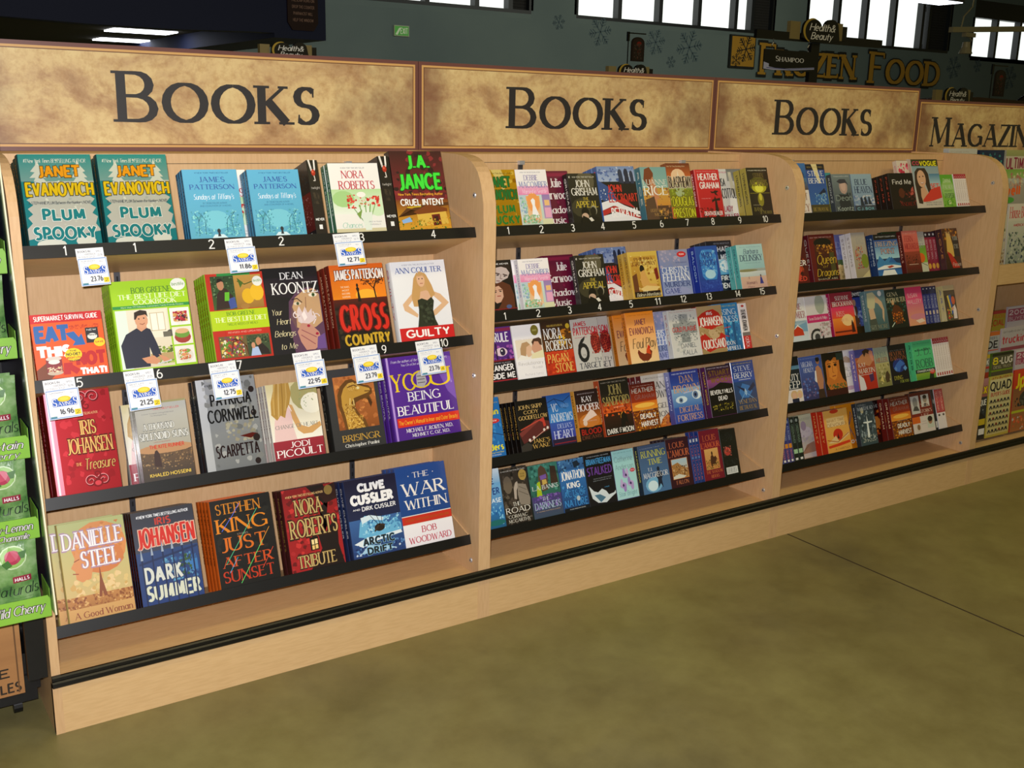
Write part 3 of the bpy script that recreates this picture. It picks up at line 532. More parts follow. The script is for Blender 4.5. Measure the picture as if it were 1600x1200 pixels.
'bris': ('16181a', '6a6a60', 'ERAGON', 'R 0 0 100 100 3a3b3c 2e2e30;R 14 10 92 76 c8783a 8a4a1e;N 14 10 92 76 30 12 d88a44 a85c28 b46a34;P 6a4418 26 76 23 60 18 46 19 32 26 22 38 15 50 14 58 18 68 22 80 24 87 29 86 35 80 37 84 44 79 45 72 40 62 41 52 44 50 50 56 58 66 66 70 76;P c8983c 31 76 29 60 25 46 26 34 32 25 42 19 52 18 58 22 70 25 82 28 83 32 74 34 62 36 50 38 44 43 44 50 52 60 60 68 64 76;N 30 44 50 62 50 3 e0b860 a87a2c 8a5c1c;N 32 60 62 76 60 3.4 e0b860 a87a2c 8a5c1c;N 40 19 60 30 26 3 e0b860 b88a34;L 1.4 6a4418 26 26 22 24;L 1.4 6a4418 24 34 19 33;L 1.4 6a4418 25 44 20 44;L 1.4 6a4418 28 54 22 54;L 1.4 6a4418 29 64 24 65;E 60 26 3 1.8 f0e0a0;L 1.6 5a3614 72 31 86 32;L 1.6 5a3614 40 24 52 22 58 24;L 2 e8c878 42 38 40 46;L 2 e8c878 48 40 48 47;P 4a2c10 76 38 84 46 80 52 76 44;T 17 83 90 91 b8903c s BRISINGR;T 20 94 86 98 e0dfd8 s Christopher_Paolini'),
'youb': ('4a1e88', 'd8c8e8', 'YOU BEING BEAUTIFUL', "R 0 0 100 100 5a2a9a 4c2088;R 1 0 4 100 c8a8e8 a884d8;P 7a50b8 68 0 100 6 100 60 88 48 76 20;T 8 4 94 7.5 f0e8f4 i From_the_authors_of_the_New_York_Times_bestsellers;T 22 9 84 12 f0e8f4 i You:_On_a_Diet_and_You:_Staying_Young;T 4 21 42 42 f0d018 s YO;T 62 18 97 40 f0d018 s U;E 50 30 16 11 f0d018;E 50 30 13 9 5a2a9a;P b8b4b4 42 38 43 24 48 20 56 22 58 34 52 40;L 1 5a5658 44 26 54 26;L 1 5a5658 44 30 55 30;L 1 5a5658 44 34 55 34;T 26 44 76 55 f4f2f4 s BEING;T 8 60 94 71 f4f2f4 s BEAUTIFUL;R 5 74 100 85 d8301e;T 7 77 97 82.5 f0b030 n The_Owner's_Manual_to_Inner_and_Outer_Beauty;T 16 87.5 88 92 f0eef2 s MICHAEL_F._ROIZEN,_M.D.;T 24 94 82 98 f0eef2 s MEHMET_C._OZ,_M.D."),
'steel': ('b0a060', 'f0ece0', 'STEEL', 'R 0 0 100 100 b4bc7a d8b478;E 58 28 42 26 d88c4a;E 60 40 34 16 d07c40;N 20 4 96 46 20 9 d8904e e0a468 c87c3c;P d89058 22 28 18 40 12 46 18 50 18 58 26 62 40 60 44 50;L 1.6 9a4a2a 14 52 22 53;L 1.4 8a4a28 18 40 26 38;N 4 56 96 78 20 12 dcc07c e8c890 d0a860;R 0 76 100 88 c08448 a87038;N 0 76 100 88 60 5 9a5c2c d8a868 b87c40 8a4c24;P 8a4a28 48 80 52 62 54 48 56 62 61 80 56 80 54 74 52 80;R 0 88 100 100 d0a060 c89858;T 4 10 94 27 f6f4f6 s:b090a8 DANIELLE;T 28 31 86 48 f6f4f6 s:b090a8 STEEL;T 8 92 96 98.5 8a4428 s A_Good_Woman'),
'summer': ('2c1418', 'b83a30', 'IRIS JOHANSEN', 'R 0 0 100 46 34343c 3c4258;R 0 44 100 100 2a4478 1e3a78;N 40 50 96 80 24 8 4a80b0 2e5c96 5a9ac0;R 82 60 96 72 3a78b8;N 66 52 86 76 14 6 2c4a2c 3a5a3a;T 8 4 92 7.5 eef0f2 b #1_NEW_YORK_TIMES_BESTSELLING_AUTHOR;T 36 8.5 62 17 c83a2c b IRIS;T 5 18 97 40 d0281e k:e8b8a0 JOHANSEN;T 8 60 70 78 d8dcd4 k:223a6a DARK;T 8 80 96 97 d8dcc8 k:223a6a SUMMER;L 3.4 1c2e5a 4 56 98 46;L 2.4 182850 8 100 8 44;L 2.4 182850 25 100 25 40;L 2.4 182850 42 100 42 38;L 2.4 182850 58 100 58 36;L 2.4 182850 74 100 74 34;L 2.4 182850 90 100 90 33;P 9aa8bc 6 52 8 38 10 52;P 9aa8bc 23 48 25 35 27 48;P 9aa8bc 40 46 42 32 44 46;P 9aa8bc 56 45 58 31 60 45;P 9aa8bc 72 43 74 29 76 43;P 9aa8bc 88 41 90 28 92 41'),
'sunset': ('c85a14', '1c0e08', 'STEPHEN KING', 'R 0 0 100 100 161412 0e0c0c;N 4 4 96 96 24 14 1e1c18 0c0a0a;T 8 5 82 17 d8861c s STEPHEN;T 6 22 92 38 e08418 s KING;T 38 41 56 43 a09080 n STORIES;T 8 44 86 60 d86c18 s JUST;T 8 66 92 78 cc4c18 s AFTER;T 6 82 92 95 c03414 s SUNSET;L .9 5a70f0 14 36 34 20 48 7;L .9 50c890 14 74 40 50 76 16;L .8 40b0e0 18 84 34 68;L .9 60e070 34 98 60 72 80 52;L .8 f0a030 78 54 92 40;L .8 e84a30 72 86 94 64'),
'tribute': ('3c1216', 'a08040', 'NORA ROBERTS', 'R 0 0 100 100 8a1418 a81c20;N 0 0 100 100 40 12 b02428 6a0e12 c8302e;P 1a0c0c 46 0 78 0 84 18 64 30 76 48 56 60 60 78 30 100 100 100 92 76 96 40 70 60 80 30;P 2a0c0c 60 6 100 0 100 20 78 24;T 6 7.5 76 10.5 d8b070 b #1_NEW_YORK_TIMES_BESTSELLING_AUTHOR;E 86 8 8 6 8a7038;T 20 14 70 33 c8ac6c s:2c1408 NORA;T 6 38 94 60 c8ac6c s:2c1408 ROBERTS;R 39 62 55 78 120c08;R 42 65 46.5 71 f6dc9a;R 48 64.6 53 70.6 f6dc9a;R 42 72 46.5 77 f0c878;R 48 71.6 53 76.6 f0c878;T 12 82 84 97 c8ac6c s:2c1408 TRIBUTE'),
'arctic': ('1a2850', 'e8e8f0', 'CLIVE CUSSLER', 'R 0 0 100 52 181430 1c2448;R 0 52 100 100 3a64a0 22386e;P 6ab4dc 14 74 20 56 30 48 44 50 60 52 74 62 90 56 98 66 98 74 60 82;N 22 52 96 72 40 6 8ac8e8 5090c0 a8dcf0 3a78b0;P d8ecf6 22 50 40 48 66 54 64 58 40 54 24 58;E 56 66 10 5 241c18;L 3 3c2c20 46 70 56 62 66 64;L 1 2a2420 54 62 40 48;L 1 2a2420 58 62 50 44;L 1 2a2420 62 62 62 50;P e6f0f6 4 82 30 76 60 76 96 74 98 78 50 82 20 88;N 0 84 100 98 34 6 2c4c8a 5888c0 1e3266 c8d8ec;P a8d0ea 14 96 30 86 60 90 84 96;T 24 6 76 17 f4f4f6 k:f4f4f6 CLIVE;T 8 20 90 33 f4f4f6 k:f4f4f6 CUSSLER;T 10 37.5 24 40 e8e8ec b AND;T 27 36 93 42 e8e8ec b DIRK_CUSSLER;T 20 76 82 87 20242c k:8ac4e0 ARCTIC;T 26 89 76 98.5 20242c k:8ac4e0 DRIFT'),
'war': ('24488a', 'e8e4e8', 'WOODWARD', 'R 0 0 100 62 1e4a92 1a4488;R 0 61.5 100 62.5 e8e8e4;R 0 62.5 100 73 c8301e;R 0 72.5 100 73.5 e8e8e4;R 0 73.5 100 100 f2f0f4 ece8f0;T 32 8 66 15 ece6e0 s THE;E 24 12 1 .7 ece6e0;E 74 11 1 .7 ece6e0;T 8 21 95 37 f0ece6 s WAR;T 10 42 95 54 f0ece6 s WITHIN;T 42 57 66 58.6 6a8ac0 n ****;T 6 66 94 69 a86018 n A_SECRET_WHITE_HOUSE_HISTORY_2006-2008;T 36 77 66 85 c04050 s BOB;T 8 89 94 97 c04050 s WOODWARD'),
'lucky': ('a07810', '2c8a3a', 'PLUM LUCKY', 'R 0 0 100 100 d8a818 b88810;N 0 0 100 100 26 14 f0cc50 c89410 a87408;P f8e490 30 0 60 0 72 20 60 40;T 20 5 92 8 7a5a10 n New_York_Times_Bestselling_Author;T 22 12 82 32 2c8c44 k:5a5a10 JANET;T 6 35 96 54 2c8c44 k:5a5a10 EVANOVICH;T 20 62 86 78 3a9440 k:c89c18 PLUM;T 8 81 96 98 3a9440 k:c89c18 LUCKY'),
'maco': ('f2eef0', '8a7ab0', 'MACOMBER', 'R 0 0 100 100 f6f2f4 ece8e4;R 0 30 100 46 f0b0d0 e888b8;R 0 46 100 100 c8dcdc c0d0c0;R 0 46 26 90 b8ccd8 d0dcd8;R 22 48 66 92 f0a860 e8c8a0;E 44 60 20 18 f0a058;P f6f6fa 34 88 40 66 36 56 44 52 50 56 48 66 60 88;R 74 46 100 92 9a80b8 b898c0;R 80 56 96 66 f0c080;R 78 70 98 88 e8a8c8;N 2 50 24 80 18 8 8ac0a0 b0d4b8 88a8c8;N 4 82 60 98 40 7 68a870 a8cca0 e0a080 88b890;R 66 90 100 100 d8d8b0;T 14 4 80 6.4 9a9aa0 n #1_NEW_YORK_TIMES_BESTSELLING_AUTHOR;T 24 10 70 20 9a90b8 s DEBBIE;T 5 22 97 33 8088b8 s MACOMBER;T 12 36 92 44 f4e0ee i Married_in_Seattle'),
'garw': ('6a0c2c', 'e8d0d0', 'GARWOOD', 'R 0 0 100 100 6a0e34 580a2a;R 0 4 100 10 8a1840;N 0 50 100 100 12 12 7a1440 4c0824;R 80 40 100 100 50082a;T 40 14 76 30 f0e8ea s Julie;T 6 36 98 52 f0e8ea s Garwood;T 8 65 96 78 f0e8ea s Shadow;T 10 84 76 97 f0e8ea s Music'),
'appeal': ('1c1a16', 'e8e4da', 'GRISHAM', 'R 0 0 100 100 24221c 14120e;E 60 16 30 24 5a5440;E 40 70 40 20 3c3826;T 4 5 8 10 f0ece0 b #1;T 16 6 92 9 d8d4c4 n NEW_YORK_TIMES_BESTSELLER;T 22 14 72 28 f2efe6 s JOHN;T 6 30 95 45 f2efe6 s GRISHAM;T 42 49 62 55 c8b03c s THE;T 14 57 92 70 d0b83c s APPEAL;E 44 80 13 11 0e0c0a;E 42 88 12 7 c8a890;E 74 76 11 10 9a947c;E 72 78 10 9 16140e;P 0c0a08 20 100 34 86 52 92 62 88 78 88 100 98 100 100;P e0dcd0 52 92 62 90 70 97 60 99'),
'betray': ('4468a8', 'd8302a', 'BETRAYAL', 'R 0 0 100 30 7890c0 a8b8d8;N 0 0 100 34 20 10 6880b8 c0cce4 4c64a0;R 0 28 100 100 121018 0e0c14;P 34508c 0 26 30 40 44 62 30 70 0 60;N 0 40 30 66 14 4 e8ecf4 4468b0;P e8e8ee 0 66 30 60 60 72 100 84 100 90 60 80 30 72 0 80;P b82a2c 0 80 34 72 70 84 100 92 100 97 60 90 30 82 0 90;P e8e8ee 0 90 40 84 100 98 100 100 0 100;P b82a2c 40 64 62 58 90 78 60 70;E 60 14 6 9 2a3450;P 2a3450 54 30 56 14 66 14 68 32;E 76 13 6 9 1c2440;P 1c2440 70 32 72 14 82 14 84 32;E 90 16 5 8 2a3450;P 2a3450 86 32 87 16 95 16 96 32;T 14 8 50 11 4a5a90 b THE_BEST_ONE_YET;T 20 33 58 48 d03428 b JOHN;T 20 50 98 66 c83424 b LESCROART;T 22 76 98 94 f2f0f2 b BETRAYAL'),
'rice': ('4a7a88', 'e8e8d8', 'RICE', 'R 0 0 100 40 78a8a8 88b4ac;R 0 40 100 76 c8a048 d08c34;R 0 74 100 100 5a3a28 2c2420;N 0 40 100 100 26 10 d8a040 8a5a30 a87440;P 7a3c20 8 24 16 4 36 0 48 12 40 40 30 60 24 40;P c8845c 28 50 32 26 44 18 52 36 60 64 50 60 44 90 34 92;P 5a4030 0 100 6 62 40 56 50 100;T 4 24 97 34 d8dcd0 s LUANNE;T 4 36 97 54 f0f0e6 s RICE;T 18 80 78 86 b08850 s LIGHT_OF_THE;T 30 88 84 94 b08850 s MOON'),
'blas': ('8a4a1c', 'd8d020', 'PRESTON', 'R 0 0 100 26 6a2c14 c8642c;R 0 26 100 48 b89a7c 8a9a48;R 0 48 100 100 7a8420 8a7a18;E 46 24 30 14 f0c8a0;P f4e8d0 46 12 50 30 42 30;E 44 50 20 12 a8b888;N 0 46 100 96 26 10 98a82c 6a6c18 b0a830;R 0 80 12 100 d86428;T 4 4 80 7 d8b890 n New_York_Times_Bestselling_Author;T 2 24 97 45 3c2c24 b:d8c8b0 BLASPHEMY;T 8 60 96 78 c8c828 b:4a3c10 DOUGLAS;T 4 82 97 99 c8c828 b:4a3c10 PRESTON'),
'hgrah': ('9a1420', 'f0d0d0', 'HEATHER GRAHAM', 'R 0 0 100 100 d0202c b8141e;R 0 0 4 100 e86a72 d85058;N 0 80 100 100 20 9 5a0e14 8a1218;P 2a0c10 62 100 68 66 56 70 56 64 66 62 70 56 74 62 90 60 90 66 76 66 80 100;P 2a0c10 54 46 66 47 74 44 88 46 78 50 84 56 72 53 70 50 58 50;T 10 3 88 5 f0a0a0 n NEW_YORK_TIMES_BESTSELLING_AUTHOR;T 12 8 92 23 f6eeee b HEATHER;T 14 26 94 41 f6eeee b GRAHAM;T 14 60 52 62 f0a0a0 n THE_DEAD_HAVE_STORIES;T 18 88 92 97 f2e8e8 b DEATH_DEALER'),
'scot': ('181818', 'e8e8e8', 'SCOTTOLINE', 'R 0 0 100 100 d8d8dc d0ced4;R 40 0 100 24 707478 9a9ca0;E 64 70 26 24 f0f0f4;P c8c4b8 46 6 58 6 62 30 80 50 60 56 50 40;P 2a2a2c 78 84 88 76 96 82 86 92;E 90 40 8 30 e8e8ec;L 4 8a8a8e 70 60 88 76;T 4 5 40 8 c83060 n #1_BESTSELLER;T 4 18 30 34 1c1c20 b LISA;T 4 38 86 58 1a1a1e b SCOTTOLINE;T 12 72 46 84 a02a4c b LADY;T 12 88 66 98 a02a4c b KILLER'),
'hen': ('a8983c', '3a341c', 'STEPHEN MORRIS', "R 0 0 100 100 241e10 1a160e;E 50 36 44 16 5a5a14;E 50 42 34 12 b8b428;E 50 44 20 8 e8e850;R 4 53 96 55 6a641c;E 50 68 14 14 8a8420;E 50 62 7 8 d0c83c;T 8 5 94 7 e8e4d0 b IF_YOU_LIKE_STORIES_YOU'LL_LOVE_THIS;T 28 12 76 22 7a6a34 s STEPHEN;T 10 26 92 38 8a7a3c s:2a2410 MORRIS;T 10 78 46 80 b8b090 n A_NOVEL_OF_SUSPENSE;T 12 84 52 92 8a8040 s BANK;T 36 92 92 98 8a8040 s OF_THE_RIVER"),
'faces': ('121010', 'b02020', 'MEYER', 'R 0 0 100 100 181214 140c0e;P c4b4b2 30 22 42 13 64 11 84 16 92 26 84 36 68 40 56 46 46 44 38 36;P 2a1e1c 22 30 28 10 54 4 92 6 99 24 90 18 70 13 46 15 34 24;L 3 4a3836 46 24 62 27;L 3 4a3836 72 28 84 31;E 56 29 4 1.2 2a2020;E 76 32 3.4 1.2 2a2020;L 2 8a7472 66 28 62 36 68 37;L 2 7a4a48 50 40 60 41;P 5a2e1c 34 56 44 46 66 42 88 50 96 70 94 96 40 98 56 84;P d0a48c 30 60 40 52 54 50 64 58 64 72 54 82 42 84 32 76;E 42 62 3.4 1.2 222;E 57 61 3.4 1.2 222;L 2 6a3a28 36 59 46 59;L 2 6a3a28 52 58 62 58;L 2 9a3a34 46 70 56 70;L 3 b0b0b4 16 36 20 74;T 20 6 92 9 e8e8e8 b STEPHENIE_MEYER;R 0 95 100 97 7a1820;E 76 92 8 4 4a5a88'),
'boleyn': ('c8a030', '5a3010', 'GREGORY', 'R 0 0 100 100 d8b850 c8a040;R 6 10 94 98 c89c3c b07c28;R 34 18 92 72 e0c060 d8b050;N 8 8 94 96 34 9 e8cc78 b88c34 a06c24;P 6a3c20 6 52 22 46 24 98 6 98;E 42 38 8 9 1c1410;P d8a458 32 62 36 44 48 40 56 56 62 70 84 72 88 78 50 80 36 76;P e8c880 28 80 50 74 92 78 84 86 40 88;P 7a1c18 82 40 94 36 96 60 86 64;R 6 86 94 98 241410;T 20 13 84 20 6a2c14 s PHILIPPA;T 12 22 92 30 6a2c14 s GREGORY;T 32 83 52 88 f6eecc i The;T 12 89 96 97 f6eecc i Boleyn_Inheritance'),
'feehan': ('5a68a8', 'e8e8f8', 'FEEHAN', 'R 0 0 100 40 9898b8 7c8cc0;R 0 40 100 100 6078b8 98a4cc;N 0 0 70 40 16 14 b0a8c4 8890b8;E 50 96 46 14 98a0d0;E 78 11 16 6.5 d02830;T 70 9 87 13 f6dada b PREMIUM;T 54 28 92 30 3a4474 n NEW_YORK_TIMES_BESTSELLER;T 4 38 95 51 e8ecf6 s CHRISTINE;T 4 52 95 69 f2f4fa s FEEHAN;T 5 71 95 82 2c3c78 s MURDER;T 5 85 60 96 34448a s GAME'),
'balogh': ('2038a0', 'a8c8f0', 'BALOGH', 'R 0 0 100 100 2454b0 1c3c98;P 3a88d8 18 66 16 20 30 8 76 8 92 22 88 60 80 74 30 74;N 22 10 88 66 30 11 5aa8e8 2c68c0 80c0f0;E 54 62 24 10 b0dcf4;R 0 76 100 100 2648a8 2038a0;N 0 76 100 100 18 8 3a60c0 1c3494;T 24 14 76 27 20307c s MARY;T 12 30 92 43 20307c s BALOGH;T 30 72 40 80 1c2c70 i A;T 10 84 92 94 3050b0 s COUNTERFEIT'),
'firstp': ('20242e', 'c03030', 'PALMER', 'R 0 0 100 36 1c202c 24283a;R 0 36 100 66 a8d4ec 5ca8d8;R 0 66 100 100 1c2c44 141c2c;E 70 50 30 12 e8f4fa;N 0 40 100 64 20 8 c8e4f4 70b4dc;P 1c202c 60 36 96 36 84 42;T 30 4 92 7 9aa0b0 n NEW_YORK_TIMES_BESTSELLER;T 2 11 96 22 e8eaf0 b MICHAEL;T 10 26 92 38 e8eaf0 b PALMER;T 10 68 30 76 eef0f4 b THE;T 40 68 94 78 eef0f4 b FIRST;T 8 82 82 93 eef0f4 b PATIENT'),
'delin': ('58b0b0', '2c4a6a', 'DELINSKY', "R 0 0 100 56 b0dcdc 98c8cc;R 0 56 100 66 a8b4ac 8ca0a0;R 0 62 100 76 d4dede b8ccd0;R 0 74 100 100 d8b8a4 d0a89c;E 30 60 40 3 8a8a60;P 2a3490 72 92 75 78 78 74 81 78 86 92;E 78 73 2.4 2.6 4a2c24;T 12 5 92 7 8aa4a8 n NEW_YORK_TIMES_BESTSELLING_AUTHOR;T 24 10 80 22 2c3c5c i Barbara;T 8 24 94 38 34445c s DELINSKY;T 22 42 84 44 7a9498 n THE_PEOPLE_IN_HER_LIFE;T 26 74 34 80 6a4050 i A;T 18 84 60 92 6a3040 i Woman's;T 22 95 48 99.5 6a3040 i Place"),
'rule': ('4a1c6a', 'f0e8f0', 'ANN RULE', 'R 0 0 100 100 5a2c88 481c70;R 0 2 100 8 8a2850;N 0 34 100 64 22 12 7a3c9a 3c1660 9a50a8;E 64 46 18 8 e0c8d8;E 68 46 8 7 2a2440;E 66 44 2 1.6 fff;R 48 30 52 62 2a1038;R 0 63 100 100 14101a;R 0 60 100 63 7a1428;T 6 10 90 28 f2eef4 b ANN_RULE;T 4 65 88 67 d8d0dc n THE_TRUE_CRIME_CLASSIC;T 4 69 94 81 f2f0f2 b STRANGER;T 4 84 96 95 f2f0f2 b BESIDE_ME;R 0 97 100 99 a82030'),
'rroad': ('f0ecec', '8a8a8a', 'YATES', 'R 0 0 100 100 f4f2f4 f0eef2;R 6 28 100 66 e8dcc8 e8e0d4;P b8946c 18 62 20 44 28 34 46 32 56 38 54 44 40 52 34 64;P e0b898 42 42 56 38 60 42 62 47 56 52 58 58 44 62 38 54;P d09c80 62 40 70 32 92 30 98 56 80 60 66 54 60 48;P 4a3024 62 34 70 28 90 26 98 30 98 42 90 40 86 34 72 33 66 40;P f2efe8 0 66 20 56 50 62 60 66;P e8e0b8 54 66 58 56 100 50 100 66;E 78 12 14 10 7a7028;T 70 10 86 14 c8c070 n WINNER;R 0 65 100 68 f2f0f2;T 8 26.4 92 27.8 c0a8a0 n NATIONAL_BOOK_AWARD_FINALIST;T 6 69 94 76 c8c4c0 n Revolutionary;T 54 79 88 84 c8c4c0 n Road;T 24 91 88 95.5 d0ccc8 n Richard_Yates'),
'pagan': ('2a1a12', 'c8a860', 'NORA ROBERTS', 'R 0 0 100 56 2c1c14 6a3c14;R 0 56 100 100 c83c1c b82c14;N 50 16 100 54 16 12 c87c20 7a4814;N 0 60 100 98 14 14 d84c20 a82814;E 62 38 18 10 e0b030;E 90 11 7 5 c8a82c;T 20 6 74 10 c8a848 n PASSION,_SUSPENSE_AND_THE_SUPERNATURAL;T 6 13 66 33 f0ecea s:2c1c14 NORA;T 8 36 96 55 f0ecea s:2c1c14 ROBERTS;T 66 57 76 60 e8b868 s THE;T 8 62 78 78 e8bc60 s PAGAN;T 30 80 92 97 e8bc60 s STONE'),
'sixth': ('b0aeac', 'c01830', 'PATTERSON', 'R 0 0 100 100 b8b4b0 c8c6c2;E 84 48 20 22 7a1c1c;N 66 30 99 70 50 6 a02c24 5a1414 c04a34;T 8 5 56 14 b81c30 b JAMES;T 6 16 96 32 b81c30 b PATTERSON;T 8 35 54 37 c04050 n AND_MAXINE_PAETRO;E 34 66 21 19 1c1e22;E 34 66 11 11 c0bebb;P 1c1e22 13 66 18 50 30 40 46 34 42 41 30 50 24 62;T 29 69 40 72 6a6a6a n THE;T 68 78 96 84 2a2a2c s TH;T 12 86 92 97 22242a s TARGET'),
'foul': ('d87c1c', '3a2410', 'EVANOVICH', 'R 0 0 100 100 f08c18 f8d8a0;T 8 5 90 7 a05c18 n #1_NEW_YORK_TIMES_BESTSELLING;T 28 14 70 26 8a4a4c b JANET;T 8 30 92 45 8a4a4c b EVANOVICH;T 12 52 96 72 3a2c1c i Foul_Play;P 7a3018 26 80 30 74 38 80 50 84 62 82 68 74 78 80 72 92 60 98 40 97 30 90;P d84a1c 56 82 60 72 70 76 72 86;P d82c14 62 72 66 66 74 72 68 76;L 1.4 5a2c18 46 97 44 99.5;L 1.4 5a2c18 54 97 55 99.5'),
'plague': ('c8c8c4', 'a02c2c', 'KALLA', 'R 0 0 100 100 ccccc8 dcdcdc;N 10 8 90 90 20 16 d8d8d4 c0c4c4;R 36 10 66 70 9a9ea0 8c9294;R 12 28 94 52 9ca0a2 90989a;N 14 10 92 68 90 5 7a8084 b8bcbc 5c6468;T 6 3 92 5 b03038 n WILL_YOU_SURVIVE_THE_OUTBREAK;T 8 36 92 47 c04040 b COLD_PLAGUE;T 30 72 84 82 7a7e80 n DANIEL;T 34 86 82 97 7a7e80 n KALLA'),
'quick': ('a8221c', 'f0e8e0', 'JOHANSEN', 'R 0 0 100 100 b89c70 a88c5c;P c0241c 20 14 40 10 66 8 86 16 98 30 98 44 70 46 60 52 30 48 0 40 0 22;P c0241c 0 62 20 58 40 70 60 62 88 60 100 66 100 92 60 92 30 98 0 88;P c8ac84 30 52 60 50 84 56 76 68 50 74;N 0 48 100 64 12 8 d0b48c 9c8050;T 36 13 60 20 e8e4e8 b IRIS;T 4 23 96 43 f2eeea b JOHANSEN;T 6 71 97 91 f0ebe6 b QUICKSAND'),
'missing': ('2070b0', 'e8f0f8', 'CAMPBELL', 'R 0 0 100 100 2488c8 2068a8;N 0 20 100 90 26 12 3aa8e0 1c5c9c 60bce8;R 46 44 52 80 104880;R 70 40 80 90 185890;T 30 4 92 7 d8d838 n #1_BESTSELLER;T 4 12 90 24 d8ecf6 s MISSING;T 4 27 94 40 d8ecf6 s WITNESS;L 2 d03030 16 52 60 50;L 2 d03030 30 66 50 70;T 10 80 70 88 f0f4f8 s GORDON;T 8 91 94 99 f0f4f8 s CAMPBELL'),
'whitered': ('f0ecec', '303038', 'JOHANSEN', 'R 0 0 100 100 f4f0f0 f0ecec;E 50 6 20 2.6 c03028;R 0 64 100 72 7a7470;R 0 72 100 100 d02a24;V 20 14 80 60 20222a b DEAD_IRIS_JOHANSEN;V 30 74 70 98 f0d8d8 n QUICK'),
'ders': ('1c6ab0', 'f0e020', 'BOOK OF READERS', 'R 0 0 100 100 2478c0 1c68b0;N 0 40 100 80 12 14 1c5ca4 3a8cd0;L 3 123c70 0 62 60 60 100 66;T 40 8 94 10 c8b820 n FROM_THE_EDITOR;T 40 18 92 30 e8dc20 b fun;E 68 40 24 4 c82c2c;T 56 38 80 41 f0d0d0 b NEW;T 10 78 94 90 e8e020 b Riders;T 12 92 92 94.5 d8d030 n The_Amazing_Travel_Book;T 12 96.5 80 98.5 f2f2f2 n BY_J.ALEXANDER'),
'wake': ('0c0a0a', 'c8a050', 'GOODFELLOW', "R 0 0 100 100 0e0c0c 141010;P 5a2424 0 66 60 40 100 48 100 64 10 86;P 7a3430 0 64 58 42 66 46 6 72;L 3 c04838 6 58 84 40;L 1.6 d8a090 30 84 96 60;E 30 80 4 3 e0d8d0;E 44 76 4 3 e0d8d0;E 80 64 3.5 3 e0d8d0;E 92 61 3.5 3 e0d8d0;P c03c30 66 44 84 40 88 56 80 58 78 48;P 34302c 0 90 20 84 36 90 26 100 0 100;T 6 10 84 18 d8b46c s JOHN_SKIPP;T 22 21 70 28 d8b46c s CODY;T 4 31 97 39 d8b46c s GOODFELLOW;T 38 80 94 88 d0a858 s JAKE'S;T 36 90 92 98 d0a858 s WAKE"),
'andrews': ('1c3c80', 'b8c8e8', 'ANDREWS', "R 0 0 100 55 1c50a0 3a88d0;R 0 55 100 90 3458b0 3c3c98;R 0 88 100 100 241c3c;L 2 10203c 0 14 30 8 64 16 96 6;L 1.6 10203c 30 8 50 26 76 30;L 1.4 10203c 60 14 80 24;L 1.2 10203c 0 24 26 20;T 14 18 40 34 c8d4e4 s VC;T 52 20 86 28 6a98d0 n THE_NEW_DELIA;T 4 38 96 54 ccd8e8 s ANDREWS;T 28 59 88 68 a8b8e4 s DELIA'S;T 10 72 92 88 c8d0f0 s HEART;R 6 96 96 98 8a2030"),
'hooper': ('d89c3c', '1c1410', 'HOOPER', 'R 0 0 100 100 2a1416 1c0e0c;R 0 30 100 74 5a2014 c8701c;E 50 62 44 14 c87830;P e8d0c4 20 60 40 50 60 40 72 44 84 54 70 56 50 60 30 64;E 30 66 9 6 e0c8b8;T 12 6 86 8.5 b8a8a8 n NEW_YORK_TIMES_BESTSELLING_AUTHOR;T 28 13 72 24 eee8ea s KAY;T 4 28 97 42 eee8ea s HOOPER;T 40 62 80 64 d8c0b0 n A_RACHEL_NOVEL;T 8 78 94 90 a82018 b BLOOD;T 8 92 90 98.5 7a4430 s DREAMS'),
'sandf': ('b84a20', 'e8d8a0', 'SANDFORD', 'R 0 0 100 40 1c1a14 241e16;R 0 40 100 60 7a2c14 e06020;R 0 60 100 100 3a1c10 0e0c0c;N 0 44 100 66 24 11 f07828 c04414 8a2c10;E 68 70 10 9 e8a030;P 16100c 56 88 60 66 70 60 80 68 82 84 74 78 66 90;T 6 4 92 6.4 a8a090 n #1_NEW_YORK_TIMES_BESTSELLING;T 26 10 72 28 a89858 s JOHN;T 4 31 97 47 a89858 s SANDFORD;T 38 50 74 52 f0c0a0 n DAZZLING_SUSPENSE;T 5 88 42 98 e8e4dc b DARK;T 46 88 54 97 e8e4dc n OF;T 57 88 97 98 e8e4dc b MOON'),
'deadly': ('6a1814', 'e8c8a0', 'GRAHAM', 'R 0 0 100 40 5a1410 9a3014;R 0 40 100 60 d86c1c f0a030;R 0 58 100 100 6a2c10 8a4810;N 0 60 100 100 60 7 c87018 3a1c0c e09c28 5a2c10;E 50 48 40 5 f8c050;T 10 5 92 7 d8b0a0 n NEW_YORK_TIMES_BESTSELLER;T 6 10 92 21 b0a09a b HEATHER;T 14 24 94 35 905048 b GRAHAM;T 28 58 80 60 e8d0b0 n THEIR_FATE_IS_SEALED;T 26 66 88 77 f4f0ea b DEADLY;T 26 82 92 94 f4f0ea b HARVEST'),
'angels': ('6a1820', 'e8e0d8', 'DAN BROWN', 'R 0 0 100 100 d8d0c4 dcd6cc;P c86c20 34 100 60 84 100 70 100 100;N 50 82 98 98 14 8 e08c34 a85418;P 1a1410 78 96 80 86 84 84 86 96;T 8 5 92 8 6a6460 n A_BREATHLESS_ADVENTURE;T 28 15 80 28 4a443c s DAN;T 8 32 94 46 4a443c s BROWN;T 14 56 94 66 4a443c s ANGELS;T 8 72 94 82 4a443c s DEMONS'),
